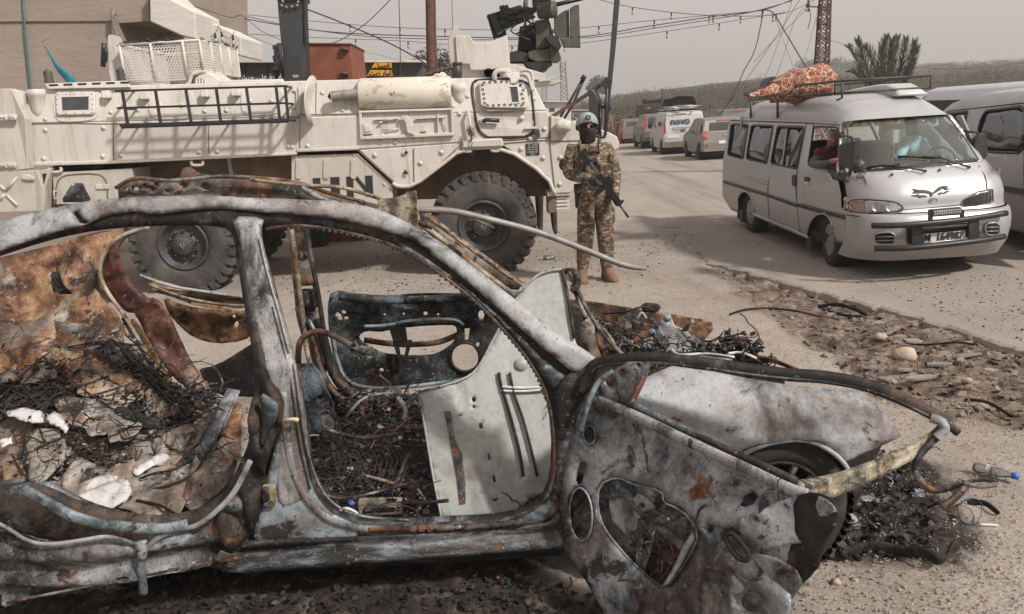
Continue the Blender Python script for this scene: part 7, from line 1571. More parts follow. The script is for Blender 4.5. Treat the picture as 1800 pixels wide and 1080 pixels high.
def carbody(name,label,cat,x,y,rz,L,W,prof,mat,glasses_side,rear,extra=None,wh=(.18,.82),R=.30,zg=0.0,wt=.8,group=None,plate=None):
 """prof: side outline [(t along length from rear 0..1, z)]; tapered towards the roof and rounded at the sides"""
 root=thing(name,label,cat,(x,y,zg),rz,group);m=wmat(root) if False else Matrix.Translation((x,y,zg))@Matrix.Rotation(rz,4,'Z')
 zb=.85;top=max(z for _,z in prof)
 def wx(z):return W/2*(1-(1-wt)*max(0,(z-zb)/(top-zb))**1.1)
 cz=sum(z for _,z in prof)/len(prof);cy=.5;secs=[]
 for f,ins in((-1,.05),(-.985,.02),(-.93,0),(-.5,0),(0,0),(.5,0),(.93,0),(.985,.02),(1,.05)):
  secs.append([m@V((f*wx(z),((t_-.5)*(1-ins*.6))*L,z-(z-cz)*ins)) for t_,z in prof])
 mb=MB();mb.loft(secs,0,False);body=mb.build('body',M[mat],root)
 for s in(-1,1):
  for g in glasses_side:
   mb=MB();mb.prism([m@V((s*(wx(z)+.006),(t_-.5)*L,z)) for t_,z in g],m.to_3x3()@V((-s*.01,0,0)));mb.build('side_window',M['glass_far'],root)
 def yr(z):
  pr=[p for p in prof if p[0]<.3]
  pr=sorted(pr,key=lambda p:p[1]);
  for a,b in zip(pr,pr[1:]):
   if a[1]<=z<=b[1] and b[1]>a[1]:return(a[0]+(b[0]-a[0])*(z-a[1])/(b[1]-a[1])-.5)*L
  return(pr[0][0]-.5)*L if z<pr[0][1] else(pr[-1][0]-.5)*L
 for(nm,mt,poly,w) in rear:
  mb=MB();mb.prism([m@V((a*W/2,yr(z)-w,z)) for a,z in poly],m.to_3x3()@V((0,.02,0)));mb.build(nm,M[mt],root)
 for t_ in wh:
  for s in(-1,1):
   p=m@V((s*(W/2+.0),(t_-.5)*L,0));w_=wheel(p.x,p.y,zg,R,.19,root,out=s,spokes=6,rim='hub')
   mb=MB();c_=m@V((s*(W/2-.06),(t_-.5)*L,R+.02));mb.cyl(c_,c_+m.to_3x3()@V((s*.062,0,0)),R*1.16,24);mb.build('wheel_arch',M['dark_inside'],root)
 mb=MB();mb.prism([m@V((W*.45,-L*.45,.16)),m@V((W*.45,L*.45,.16)),m@V((-W*.45,L*.45,.16)),m@V((-W*.45,-L*.45,.16))],(0,0,.12));mb.build('underbody',M['dark_inside'],root)
 root['_m']=1;del root['_m']
 return root,m,yr,wx
def shrink(o,k,x,y,others=()):
 A0=wmat(o);o.location=(x,y,0);o.scale=(k,k,k);Mx=wmat(o)@A0 .inverted()
 for q in others:q.data.transform(Mx)
hatch=[(.0,.32),(.0,.62),(.015,.92),(.05,1.0),(.10,1.40),(.14,1.47),(.30,1.51),(.55,1.50),(.60,1.46),(.76,1.02),(.95,.86),(1.0,.66),(1.0,.30),(.5,.22)]
HB,m,yr,wx=carbody('hatchback_car','silver beige hatchback right behind the silver minibus with red tail lamps','car',7.42,28.4,rad(-1.5),3.6,1.68,hatch,'beige_car',[[(.14,.98),(.16,1.32),(.30,1.38),(.30,.98)],[(.32,.97),(.32,1.38),(.47,1.38),(.47,.96)],[(.49,.96),(.49,1.38),(.58,1.36),(.70,1.00)]],[('rear_window','glass_far',[(-.66,1.04),(-.60,1.33),(.60,1.33),(.66,1.04)],.01),('brake_lamp','lamp_red',[(-.3,1.37),(-.3,1.40),(.3,1.40),(.3,1.37)],.02),('tail_lamp','lamp_red',[(-.96,.76),(-.98,.9),(-.88,1.05),(-.72,1.03),(-.76,.78)],.02),('tail_lamp','lamp_red',[(.96,.76),(.98,.9),(.88,1.05),(.72,1.03),(.76,.78)],.02),('number_plate','number_plate',[(-.30,.58),(-.30,.69),(.30,.69),(.30,.58)],.02),('rear_reflector','lamp_red',[(-.85,.48),(-.85,.56),(-.77,.56),(-.77,.48)],.02),('rear_emblem','silver_rim',[(-.09,.84),(-.09,.89),(.09,.89),(.09,.84)],.02)],R=.29)
mb=MB();mb.prism([m@V((-.95,.9,.98)),m@V((-1.08,.92,1.0)),m@V((-1.08,.92,1.12)),m@V((-.92,.9,1.12))],m.to_3x3()@V((0,.08,0)));mb.build('door_mirror',M['grey_car'],HB)
mb=MB();mb.tube([m@V((-.2,-1.2,1.5)),m@V((-.2,-1.25,1.64))],.006,4);mb.build('aerial',M['black_steel'],HB)
vanp=[(.0,.32),(.0,.8),(.01,1.2),(.03,1.70),(.06,1.80),(.4,1.84),(.62,1.82),(.70,1.70),(.80,1.16),(.96,1.0),(1.0,.75),(1.0,.30),(.5,.22)]
NV,m,yr,wx=carbody('delivery_van','white delivery van with blue novo lettering and ladders on its roof','van',7.62,35.0,rad(-2),4.0,1.83,vanp,'white_car',[[(.62,1.12),(.62,1.62),(.68,1.62),(.76,1.14)]],[('number_plate','number_plate',[(-.82,.72),(-.82,.84),(-.28,.84),(-.28,.72)],.02),('tail_lamp','lamp_red',[(-.99,.95),(-1.0,1.40),(-.90,1.40),(-.88,.95)],.02),('tail_lamp','lamp_red',[(.99,.95),(1.0,1.40),(.90,1.40),(.88,.95)],.02),('brake_lamp','lamp_red',[(-.28,1.70),(-.28,1.74),(.10,1.74),(.10,1.70)],.02),('door_gap','dark_inside',[(.28,.6),(.28,1.74),(.29,1.74),(.29,.6)],.012),('bumper','grey_car',[(-.98,.32),(-.98,.56),(.98,.56),(.98,.32)],.06),('corner_shade','plastic_black',[(-.94,1.42),(-.86,1.74),(-.83,1.74),(-.88,1.42)],.012)],R=.31,wt=.88)
mb=MB()
for z in(1.14,1.08,1.02,.95):mb.prism([m@V((-.55+.1*(z<1),yr(z)-.012,z)),m@V((.1+.5*(z>1.1),yr(z)-.012,z)),m@V((.1+.5*(z>1.1),yr(z)-.012,z+.012)),m@V((-.55+.1*(z<1),yr(z)-.012,z+.012))],(0,.005,0))
mb.build('lettering_lines',M['ink'],NV)
NAVY=simple('navy_lettering',(.035,.05,.12),.5,0,.1)
text('lettering','novo',m@V((-.18,yr(1.32)-.03,1.42)),.42,m.to_3x3()@V((1,0,0)),(0,0,1),NAVY,NV,.004,bold=.010)
mb=MB();mb.prism([m@V((.01,yr(1.3)-.035,1.35)),m@V((.05,yr(1.3)-.035,1.35)),m@V((.13,yr(1.4)-.035,1.54)),m@V((.08,yr(1.4)-.035,1.54))],(0,.004,0));mb.build('lettering_stroke',simple('yellow_stroke',(.6,.42,.05),.5),NV)
mb=MB();mb.prism([m@V((.01,yr(1.3)-.038,1.33)),m@V((.05,yr(1.3)-.038,1.33)),m@V((.03,yr(1.4)-.038,1.42)),m@V((-.03,yr(1.4)-.038,1.45))],(0,.004,0));mb.build('lettering_stroke',simple('blue_stroke',(.03,.08,.4),.5),NV)
text('lettering','novo',m@V((-wx(1.3)-.012,-.75,1.36)),.40,m.to_3x3()@V((0,-1,0)),(0,0,1),NAVY,NV,.004,bold=.012)
mb=MB();mb.prism([m@V((-.98,1.05,1.1)),m@V((-1.12,1.05,1.12)),m@V((-1.12,1.05,1.32)),m@V((-.95,1.05,1.32))],m.to_3x3()@V((0,.1,0)));mb.build('door_mirror',M['plastic_black'],NV)
for i,(x0,x1,z,lab) in enumerate(((-.62,-.25,1.93,'lower'),(-.1,.5,1.96,'upper'))):
 mb=MB()
 for xx in(x0,x1):mb.tube([m@V((xx,-2.1,z)),m@V((xx,1.2,z))],.035,6)
 for k in range(10):mb.tube([m@V((x0,-2.05+k*.34,z)),m@V((x1,-2.05+k*.34,z))],.022,5)
 for k in range(3):mb.tube([m@V((x0-.2+.1*k,-1.9+k,z+.06+.03*k)),m@V((x1+.25,-1.9+k*.9,z+.06+.02*k))],.03,5)
 tag(mb.build('ladder',M['silver_rim']),('wider aluminium ladder bundle at the right on the white delivery van roof' if i else 'narrow aluminium ladder at the left on the white delivery van roof'),'ladder')
shrink_l=[o_ for o_ in COL.objects if o_.name.startswith('ladder')]
for y in(-1.4,.6):mb=MB();mb.tube([m@V((-.75,y,1.84)),m@V((-.75,y,1.90)),m@V((.75,y,1.90)),m@V((.75,y,1.84))],.02,5);mb.build('roof_bar',M['black_steel'],NV)
shrink(NV,.87,7.02,32.6,shrink_l);shrink(HB,.9,7.3,27.9)
suv=[(.0,.40),(.0,.9),(.02,1.1),(.05,1.6),(.09,1.74),(.3,1.78),(.58,1.76),(.64,1.68),(.75,1.16),(.95,1.06),(1.0,.85),(1.0,.35),(.5,.30)]
SU,m,yr,wx=carbody('estate_car','dusty brown grey estate car with tall red tail lamps left of the white delivery van','car',7.72,42.2,rad(-2),4.3,1.8,suv,'grey_car',[[(.08,1.14),(.10,1.55),(.28,1.60),(.28,1.12)],[(.31,1.12),(.31,1.60),(.47,1.60),(.47,1.11)],[(.50,1.11),(.50,1.60),(.61,1.57),(.70,1.14)]],[('rear_window','glass_far',[(-.70,1.16),(-.64,1.6),(.64,1.6),(.70,1.16)],.01),('tail_lamp','lamp_red',[(-.97,1.0),(-.93,1.6),(-.80,1.6),(-.82,1.0)],.02),('tail_lamp','lamp_red',[(.97,1.0),(.93,1.6),(.80,1.6),(.82,1.0)],.02),('number_plate','number_plate',[(-.3,.72),(-.3,.84),(.3,.84),(.3,.72)],.02),('bumper','plastic_black',[(-.96,.40),(-.96,.62),(.96,.62),(.96,.40)],.05)],R=.34)
shrink(SU,.86,7.2,38.3)
C4,m,yr,wx=carbody('grey_car','small dark grey car ahead of the brown grey estate car in the queue','car',7.75,49.0,rad(-2),4.0,1.7,hatch,'grey_car',[[(.14,.98),(.16,1.32),(.30,1.38),(.30,.98)],[(.32,.97),(.32,1.38),(.47,1.38),(.47,.96)],[(.49,.96),(.49,1.38),(.58,1.36),(.70,1.00)]],[('rear_window','glass_far',[(-.66,1.04),(-.60,1.33),(.60,1.33),(.66,1.04)],.01),('tail_lamp','lamp_red',[(-.96,.76),(-.98,.9),(-.88,1.05),(-.72,1.03),(-.76,.78)],.02)])
mb=MB();p=atY(1113,213,49);lump(mb,p,.55,flat=.45);tag(mb.build('blue_tarpaulin_bundle',M['blue_plastic']),'blue tarpaulin bundle on the roof of the car ahead of the estate car','tarpaulin')
C5,m,yr,wx=carbody('dark_car','dark car half hidden between the white delivery van and the silver hatchback','car',10.2,37.5,rad(-2),4.3,1.8,suv,'grey_car',[[(.08,1.14),(.10,1.55),(.60,1.58),(.70,1.14)]],[('rear_window','glass_far',[(-.74,1.2),(-.66,1.62),(.66,1.62),(.74,1.2)],.01),('brake_lamp','lamp_red',[(-.3,1.66),(-.3,1.69),(.3,1.69),(.3,1.66)],.02)])
shrink(C4,.87,7.3,45.5);shrink(C5,.87,9.6,34.5)
LT=thing('covered_lorry','brown canvas covered lorry towering over the queue of cars','lorry',(10.0,46,0))
Yl=45.0
mb=MB();a,b=atY(1164,260,Yl),atY(1226,256,Yl);zt_=atY(1166,167,Yl).z;zb_=1.15
secs=[]
for y in(Yl,Yl+.1,Yl+1.5,Yl+3,Yl+4.5,Yl+6):
 sg_=.05*math.sin(y*4);secs.append([V((a.x,y,zb_)),V((a.x-.02,y,zt_-.5+sg_)),V((a.x+.2,y,zt_-.15)),V(((a.x+b.x)/2,y,zt_+.12+sg_)),V((b.x-.2,y,zt_-.1)),V((b.x,y,zt_-.5)),V((b.x,y,zb_))])
mb.loft(secs,close_u=False,caps=False);o=mb.build('canvas_cover',M['truck_canvas'],LT);so=o.modifiers.new('s','SOLIDIFY');so.thickness=.04
mb=MB();mb.prism([V((a.x,Yl+6,zb_)),V((a.x,Yl+6,zt_-.1)),V((b.x,Yl+6,zt_-.1)),V((b.x,Yl+6,zb_))],(0,.05,0));mb.prism([V((a.x,Yl,zb_-.3)),V((a.x,Yl+6,zb_-.3)),V((b.x,Yl+6,zb_-.3)),V((b.x,Yl,zb_-.3))],(0,0,.3));mb.build('cargo_bed',M['dark_inside'],LT)
mb=MB();mb.box2((a.x+.06,Yl+.5,zb_),(b.x-.06,Yl+5.9,zt_-.22));mb.build('inner_shade_box',M['dark_inside'],LT)  # added dark box standing in for the shade under the canvas
mb=MB();q0=[atY(x,y,Yl-.02) for x,y in[(1164,168),(1195,161),(1222,164),(1226,172),(1222,170),(1195,169),(1180,173),(1166,176)]];mb.prism(q0,(0,.05,0));mb.build('canvas_valance',M['truck_canvas'],LT)
mb=MB();mb.prism([V((a.x,Yl-.02,zb_-.3)),V((b.x,Yl-.02,zb_-.3)),V((b.x,Yl-.02,zb_+.3)),V((a.x,Yl-.02,zb_+.3))],(0,.05,0));mb.build('tailboard',M['truck_canvas'],LT)
mb=MB();mb.box2((a.x-.1,Yl+6.3,1.0),(b.x,Yl+8,zt_-.35));mb.build('cab',M['truck_canvas'],LT,bevel=.1)
mb=MB();p=atY(1162,160,Yl);mb.prism([p+V(q) for q in((0,0,-.4),(.35,0,-.4),(.2,0,.0),(.05,0,.15))],(0,.1,0));mb.build('canvas_corner',M['truck_canvas'],LT)
mb=MB();mb.prism([V((a.x-.03,Yl+3.2,zt_-.7)),V((a.x-.03,Yl+4.2,zt_-.7)),V((a.x-.03,Yl+4.2,zt_-.6)),V((a.x-.03,Yl+3.2,zt_-.6))],(.01,0,0));mb.build('canvas_patch',M['white_plastic'],LT)
for x in(a.x,b.x-.25):
 for y in(Yl+1,Yl+5.5):wheel(x,y,0,.5,.25,LT,rim='hub')
for(px,py,h,w,red,lab) in((1097,255,.55,.55,True,'red box-shaped road barrier with a white stripe beside the far checkpoint'),):
 p=atY(px,py,44.5);p.z=0;b_=thing('road_barrier',lab,'barrier',p)
 mb=MB();mb.box(p+V((0,0,h/2)),(w,.4,h));mb.build('body',M['red_plastic'],b_,bevel=.04)
 mb=MB();mb.box(p+V((0,-.21,h*.95)),(w*.5,.03,h*.5),Matrix.Rotation(.3,3,'Y'));mb.build('white_stripe',M['white_plastic'],b_)
p=atY(1091,248,46);p.z=0;b_=thing('road_barrier','taller red and white leaning barrier just left behind the red one','barrier',p)
mb=MB();mb.prism([p+V((-.3,0,0)),p+V((.4,0,0)),p+V((.05,0,1.15)),p+V((-.25,0,1.15))],(0,.3,0));mb.build('body',M['red_plastic'],b_,bevel=.03)
mb=MB();mb.prism([p+V((-.08,-.02,.2)),p+V((.1,-.02,.2)),p+V((-.02,-.02,1.0)),p+V((-.14,-.02,1.0))],(0,.02,0));mb.build('white_stripe',M['white_plastic'],b_)
p=atY(1104,249,50);p.z=0;b_=thing('blue_barrel','pale blue barrel between the barriers and the queue','barrel',p)
mb=MB();mb.lathe([(0,0),(.28,0),(.3,.3),(.28,.6),(.3,.9),(.28,.95),(0,.95)],16,p);mb.build('body',M['blue_plastic'],b_)
def skinfig(name,J,Ed,parent,mats,matfn,sub=2,extra=None,sx=None):
 """one continuous body grown from a skeleton: J = {key: (point, rx, ry)}"""
 ks=list(J);me=bpy.data.meshes.new(name);me.from_pydata([tuple(J[k][0]) for k in ks],[(ks.index(a),ks.index(b)) for a,b in Ed],[])
 o=bpy.data.objects.new(name,me);COL.objects.link(o);o.modifiers.new('skin','SKIN')
 for i,k in enumerate(ks):
  sv=me.skin_vertices[0].data[i];sv.radius=(J[k][1],J[k][2]);sv.use_root=(i==0)
 sb=o.modifiers.new('sub','SUBSURF');sb.levels=sub;sb.render_levels=sub
 dg=bpy.context.evaluated_depsgraph_get();me2=bpy.data.meshes.new_from_object(o.evaluated_get(dg));bpy.data.objects.remove(o)
 me2 .materials.clear()
 for m_ in mats:me2 .materials.append(m_)
 for p in me2 .polygons:p.use_smooth=True;p.material_index=matfn(p.center)
 o=bpy.data.objects.new(name,me2);COL.objects.link(o)
 if parent is not None:par(o,parent)
 return o
def camo(name,k=1.0,red=0):
 t=NT(name);a=t.noise(9,3,.55,.5);b=t.noise(14,3,.5,.4,(1,1,1.8),7);c_=t.noise(22,2,.5,.3,(1,1,2.2),15)
 c=t.ramp(a,[(.40,(.070*k,.058*k,.038*k)),(.50,(.125*k,.094*k,.064*k)),(.58,(.19*k,.145*k,.105*k))])
 c=t.mix(t.ramp(b,[(.53,0),(.56,1)]),c,((.085+red*.03)*k,.045*k,.028*k));c=t.mix(t.ramp(c_,[(.58,0),(.61,1)]),c,(.33*k,.27*k,.19*k))
 c=t.mix(t.ramp(t.noise(16,2,.5,.3,None,31),[(.58,0),(.61,.9)]),c,(.048*k,.038*k,.027*k))
 t.set(c,.9);t.bump(t.noise(12,4,.6),.8,.03);t.bump(t.noise(60,4),.3,.004);return t.m
M['camo']=camo('woodland_camouflage_cloth',1.12);M['camo2']=camo('reddish_camouflage_trousers',.95,.8);M['camo3']=camo('tan_camouflage_vest',1.15)
M['boot']=simple('tan_suede_boot',(.17,.10,.058),.85,0,.25,18,.3);M['glove']=simple('black_glove',(.03,.028,.028),.8,0,.4,30,.4)
S=lambda a,b,Y=8.40:atY(a,b,Y)
sol=thing('person','soldier in camouflage and pale blue helmet holding a black rifle beside the armoured vehicle','soldier',atZ(1046,491))
J={'pel':(S(1044,336),.150,.105),'hl':(S(1031,346),.125,.12),'kl':(S(1030,408,8.36),.100,.10),'cl':(S(1027,440),.092,.092),'al':(S(1024,474),.066,.068),'fl':(S(1024,485,8.38),.045,.04),'tl':(S(1021,488,8.26),.04,.03),'hr':(S(1058,345),.125,.12),'kr':(S(1064,408,8.36),.100,.10),'cr':(S(1066,440),.092,.092),'ar':(S(1067,473),.066,.068),'fr':(S(1067,484,8.38),.045,.04),'tr':(S(1073,487,8.26),.04,.03),'wa':(S(1042,318),.150,.11),'ch':(S(1039,278),.185,.125),'ns':(S(1036,255),.12,.09),'nk':(S(1034,243),.06,.06),'hd':(S(1032,227,8.38),.075,.085),'tp':(S(1031,212,8.4),.078,.09),'sl':(S(1004,264),.095,.085),'el':(S(998,306,8.36),.080,.076),'wl':(S(1032,314,8.16),.058,.052),'pl':(S(1046,317,8.11),.04,.03),'sr':(S(1069,262),.095,.085),'er':(S(1081,304,8.38),.080,.074),'wr':(S(1082,336,8.24),.054,.05),'pr':(S(1083,352,8.16),.038,.03)}
Ed=[('pel','hl'),('hl','kl'),('kl','cl'),('cl','al'),('al','fl'),('fl','tl'),('pel','hr'),('hr','kr'),('kr','cr'),('cr','ar'),('ar','fr'),('fr','tr'),('pel','wa'),('wa','ch'),('ch','ns'),('ns','nk'),('nk','hd'),('hd','tp'),('ch','sl'),('sl','el'),('el','wl'),('wl','pl'),('ch','sr'),('sr','er'),('er','wr'),('wr','pr')]
def smat(c):
 if c.z<.10:return 3
 if c.z>S(1034,249).z and abs(c.x-S(1033,240).x)<.16:return 2
 if(c-J['pr'][0]).length<.075:return 4
 if(c-J['pl'][0]).length<.062:return 4
 return 1 if c.z<S(1044,334).z and c.x<J['wr'][0].x-.06 else 0
skinfig('body',J,Ed,sol,[M['camo'],M['camo2'],M['skin'],M['boot'],M['glove']],smat)
def fingers(p,d,side,up,n=4,L=.075,parent=None,mat='glove'):
 """curled fingers closing round what the hand holds"""
 for k in range(n):
  b_=p+side*(k-1.5)*.020;l=L*(1,1.1,1.05,.85)[k];pts=[b_,b_+d*l*.45,b_+d*l*.75+up*l*.35,b_+d*l*.60+up*l*.72]
  mb=MB();mb.tube(curve3(pts,3),[.011]*7+[.009,.008,.006],6);mb.build('finger',M[mat],parent)
 mb=MB();mb.tube(curve3([p-side*.04,p-side*.05+d*.03,p-side*.03+d*.05+up*.03],3),.011,6);mb.build('thumb',M[mat],parent)
gd=(S(1103,380)-S(1055,312)).normalized()
fingers(J['pl'][0]+V((0,-.02,0)),V((.6,-.3,-.5)).normalized(),V((.3,-.5,-.7)).normalized(),V((.5,.6,.2)).normalized(),parent=sol)
fingers(J['pr'][0]+V((-.01,-.02,0)),V((-.2,-.5,-.6)).normalized(),gd,V((.7,.2,.5)).normalized(),parent=sol)
for(a,b,s_) in((1024,484,-.12),(1068,483,.25)):
 mb=MB();p=S(a,b-4,8.39);q_=V((s_,-1,0)).normalized()
 for zz,mi,k in((.0,1,1.06),(.028,0,1)):
  pass
 o_=V((p.x,p.y,.0));secs=[]
 for t_,w_,h_ in((-.09,.038,.10),(-.05,.048,.15),(.0,.050,.17),(.05,.050,.13),(.10,.053,.09),(.15,.052,.075),(.19,.042,.06),(.215,.02,.04)):
  c_=o_+q_*t_;e=V((-q_.y,q_.x,0))*w_;secs.append([c_-e+V((0,0,.012)),c_-e*1.05+V((0,0,h_*.5)),c_-e*.6+V((0,0,h_)),c_+e*.6+V((0,0,h_)),c_+e*1.05+V((0,0,h_*.5)),c_+e+V((0,0,.012))])
 mb.loft(secs);mb.build('boot',M['boot'],sol)
 mb=MB();mb.loft([[o_+q_*t_+V((-q_.y,q_.x,0))*w_*s2+V((0,0,z_)) for s2,z_ in((-1,.0),(-1,.022),(1,.022),(1,.0))] for t_,w_ in((-.10,.04),(-.05,.052),(.05,.053),(.13,.056),(.19,.046),(.225,.02))],smooth=False);mb.build('boot_sole',M['boot'],sol)
def cbox(name,a,b,w,h,d,mat,Y=8.27,rot=None,bev=.012,parent=sol):
 mb=MB();mb.box(S(a,b,Y),(w,d,h),rot);return mb.build(name,M[mat],parent,bevel=bev,seg=2)
secs=[]
for(b,hw,y0,y1) in((252,.085,8.34,8.46),(258,.125,8.27,8.50),(275,.165,8.235,8.53),(300,.175,8.23,8.53),(316,.165,8.25,8.51)):
 c_=S(1038,b);n_=14;secs.append([V((c_.x+hw*(abs(math.cos(t_))**.5)*(1 if math.cos(t_)>0 else-1),(y0+y1)/2+(y1-y0)/2*(abs(math.sin(t_))**.6)*(1 if math.sin(t_)>0 else-1),c_.z)) for t_ in[2*math.pi*k/n_ for k in range(n_)]])
mb=MB();mb.loft(secs);vst=mb.build('vest',M['camo3'],sol)
for x in(1022,1053):mb=MB();mb.tube(curve3([S(x,268,8.23),S(x-(2 if x<1030 else-2),252,8.30),S(x,250,8.44)],4),.026,6,sx=.35);mb.build('shoulder_strap',M['camo3'],sol)
cbox('chest_pouch',1040,262,.13,.07,.05,'camo3',8.235);
for x in(1020,1032,1060,1068):cbox('magazine_pouch',x,300,.065,.15,.055,'camo3',8.225)
cbox('radio',1042,283,.10,.055,.04,'glove',8.22);cbox('chest_strap',1040,290,.28,.022,.03,'camo',8.225)
for k in range(5):mb=MB();mb.cyl(S(1033+k*4,281,8.20),S(1033.5+k*4,291,8.20),.007,6);mb.build('cartridge',M['gun'],sol)
mb=MB();mb.tube([S(1042,331)+V((.155*math.cos(t_),.125*math.sin(t_),0)) for t_ in[2*math.pi*k/20 for k in range(20)]],.026,6,sx=.4,closed=True,up=(0,0,1));mb.build('belt',M['glove'],sol)
cbox('belt_pouch',1016,332,.08,.10,.10,'glove',8.36);cbox('holster',1016,352,.06,.16,.08,'glove',8.40)
cbox('thigh_pocket',1021,378,.05,.17,.13,'camo2',8.40,None,.02);cbox('thigh_pocket',1076,378,.05,.17,.13,'camo2',8.40,None,.02)
mb=MB();p=S(992,290,8.42);mb.lathe([(0,.012),(.06,.01),(.068,0)],20,p,(-.6,-.8,0));mb.build('arm_patch',simple('maroon_patch',(.09,.012,.012),.8),sol)
mb=MB();p=S(995,283,8.34);mb.lathe([(0,.006),(.032,.005),(.036,0)],4,p,(-.6,-.8,0));mb.build('arm_patch',simple('pale_patch',(.42,.45,.42),.8),sol)
hc=S(1032,222,8.38)
mb=MB();secs=[]
for dz,rx,ry,oy in((-.165,.085,.085,.0),(-.13,.080,.082,-.0),(-.09,.085,.098,-.018),(-.055,.084,.104,-.022),(-.035,.083,.107,-.021),(-.018,.080,.106,-.020)):
 secs.append([hc+V((rx*math.cos(t_),oy+ry*math.sin(t_)-(.012 if dz>-.06 and math.sin(t_)<-.9 else 0),dz-(.012*math.sin(t_*3+dz*40)))) for t_ in[2*math.pi*k/24 for k in range(24)]])
mb.loft(secs);mb.build('face_scarf',simple('dark_brown_scarf',(.028,.022,.018),.95,0,.4,20,.8,fine=30,bd=.01),sol)
mb=MB();mb.loft([[hc+V((.083*math.cos(t_),-.012+.108*math.sin(t_),z_-.010*abs(math.cos(t_)))) for z_ in(-.010,.034)] for t_ in[rad(195+150*k/14) for k in range(15)]],close_u=False,caps=False);o=mb.build('sunglasses',M['gun'],sol);so=o.modifiers.new('s','SOLIDIFY');so.thickness=.006
mb=MB();mb.tube([hc+V((0,-.115,.012)),hc+V((0,-.128,-.012)),hc+V((0,-.118,-.022))],[.012,.016,.01],8);mb.build('nose',M['skin'],sol)
M['helmet']=simple('pale_blue_grey_helmet',(.24,.29,.30),.6,0,.15,14,.2,(.20,.20,.17),.35)
mb=MB();secs=[]
for k in range(9):
 f=k/8;ph=f*math.pi*.5
 for_=[]
 for i in range(28):
  t_=2*math.pi*i/28;drop=.035*max(0,1-abs(abs(t_-math.pi*(1.5 if t_>math.pi else.5))/1.0-1.5))*0;ear=.045*(abs(math.cos(t_))**2)*(1-f)+.03*max(0,math.sin(t_))*(1-f)
  for_.append(hc+V((.116*math.cos(t_)*math.cos(ph)**.62,.138*math.sin(t_)*math.cos(ph)**.62+.005,.042+.100*math.sin(ph)-ear)))
 secs.append(for_)
mb.loft(secs);hm=mb.build('helmet',M['helmet'],sol);so=hm.modifiers.new('s','SOLIDIFY');so.thickness=.008
mb=MB();mb.tube([hc+V((.113*math.cos(t_),.137*math.sin(t_)+.005,.044-.045*abs(math.cos(t_))**2-.03*max(0,math.sin(t_)))) for t_ in[2*math.pi*k/28 for k in range(28)]],.006,5,closed=True);mb.build('helmet_rim',M['camo'],hm)
mb=MB();mb.box(hc+V((0,-.128,.085)),(.052,.02,.045),Matrix.Rotation(.35,3,'X'));mb.build('lamp_mount',M['gun'],hm,bevel=.006);mb=MB();mb.box(hc+V((0,-.140,.085)),(.030,.012,.026),Matrix.Rotation(.35,3,'X'));mb.build('mount_plate',M['helmet'],hm)
for s_ in(-1,1):
 mb=MB();mb.lathe([(0,.03),(.026,.028),(.036,.015),(.038,0)],14,hc+V((s_*.088,.01,-.005)),(s_,0,0));mb.build('headset_cup',M['glove'],sol)
 mb=MB();mb.tube([hc+V((s_*.095,.01,.01)),hc+V((s_*.085,-.05,-.06)),hc+V((s_*.04,-.09,-.10))],.007,5);mb.build('chin_strap',M['glove'],sol)
rf=thing('rifle','black assault rifle slung across the soldier in camouflage','rifle',S(1055,312,8.12))
R0,R1=S(1020,264,8.16),S(1103,380,8.04);rd_=(R1-R0).normalized();Ln=(R1-R0).length;yv=V((0,-1,0));yv=(yv-rd_*yv.dot(rd_)).normalized();nv=rd_.cross(yv).normalized()
if nv.z<0:nv=-nv
def RP(t_,u=0,w=0):return R0+rd_*t_*Ln+nv*u+yv*w
def rbox(name,t0,t1,u0,u1,w=.022,mat='gun',bev=.003):
 mb=MB();mb.add([RP(t_,u,s_*w) for s_ in(-1,1) for t_ in(t0,t1) for u in(u0,u1)],[(0,1,3,2),(4,6,7,5),(0,4,5,1),(2,3,7,6),(0,2,6,4),(1,5,7,3)]);return mb.build(name,M[mat],rf,bevel=bev)
rbox('stock',.02,.20,-.045,.02);rbox('buffer_tube',.18,.40,-.005,.022,.014,'hub');rbox('receiver',.38,.60,-.03,.035);rbox('handguard',.60,.84,-.02,.028,.024)
mb=MB();mb.cyl(RP(.84),RP(1.0),.009,8);mb.cyl(RP(.96),RP(1.02),.013,8);mb.build('barrel',M['gun'],rf)
rbox('optic',.46,.58,.035,.085,.022);rbox('front_sight',.80,.83,.028,.06,.006);rbox('top_rail',.42,.84,.028,.036,.01);rbox('foregrip',.68,.73,-.09,-.02,.015)
mb=MB();mb.prism([RP(.50,-.03,-.014),RP(.57,-.03,-.014),RP(.59,-.16,-.014),RP(.53,-.17,-.014)],yv*.028);mb.build('magazine',M['gun'],rf,bevel=.003)
mb=MB();mb.prism([RP(.41,-.03,-.014),RP(.46,-.03,-.014),RP(.43,-.12,-.014),RP(.38,-.11,-.014)],yv*.028);mb.build('pistol_grip',M['gun'],rf,bevel=.004)
mb=MB();mb.tube(curve3([RP(.20,.0,.01),S(1018,285,8.2),S(1012,262,8.24),S(1018,250,8.34)],5),.012,5,sx=.4);mb.build('sling',M['camo'],rf)
def bust(label,pts,mats_,hair=None,name='person',cat='person',mf=None,rr=1.0,legs=None):
 t_=thing(name,label,cat,pts['ch'][0]);skinfig('body',pts,legs,t_,mats_,mf);return t_
X1=lambda a,b,X:atX(a,b,X)
t=NT('dark_checked_shirt');ck_=t.n('ShaderNodeTexChecker');ck_.inputs['Scale'].default_value=60;ck_.inputs[1].default_value=(.02,.024,.035,1);ck_.inputs[2].default_value=(.16,.17,.20,1);t.l(t.co(),ck_.inputs[0]);t.set(ck_.outputs[0],.9);M['check']=t.m
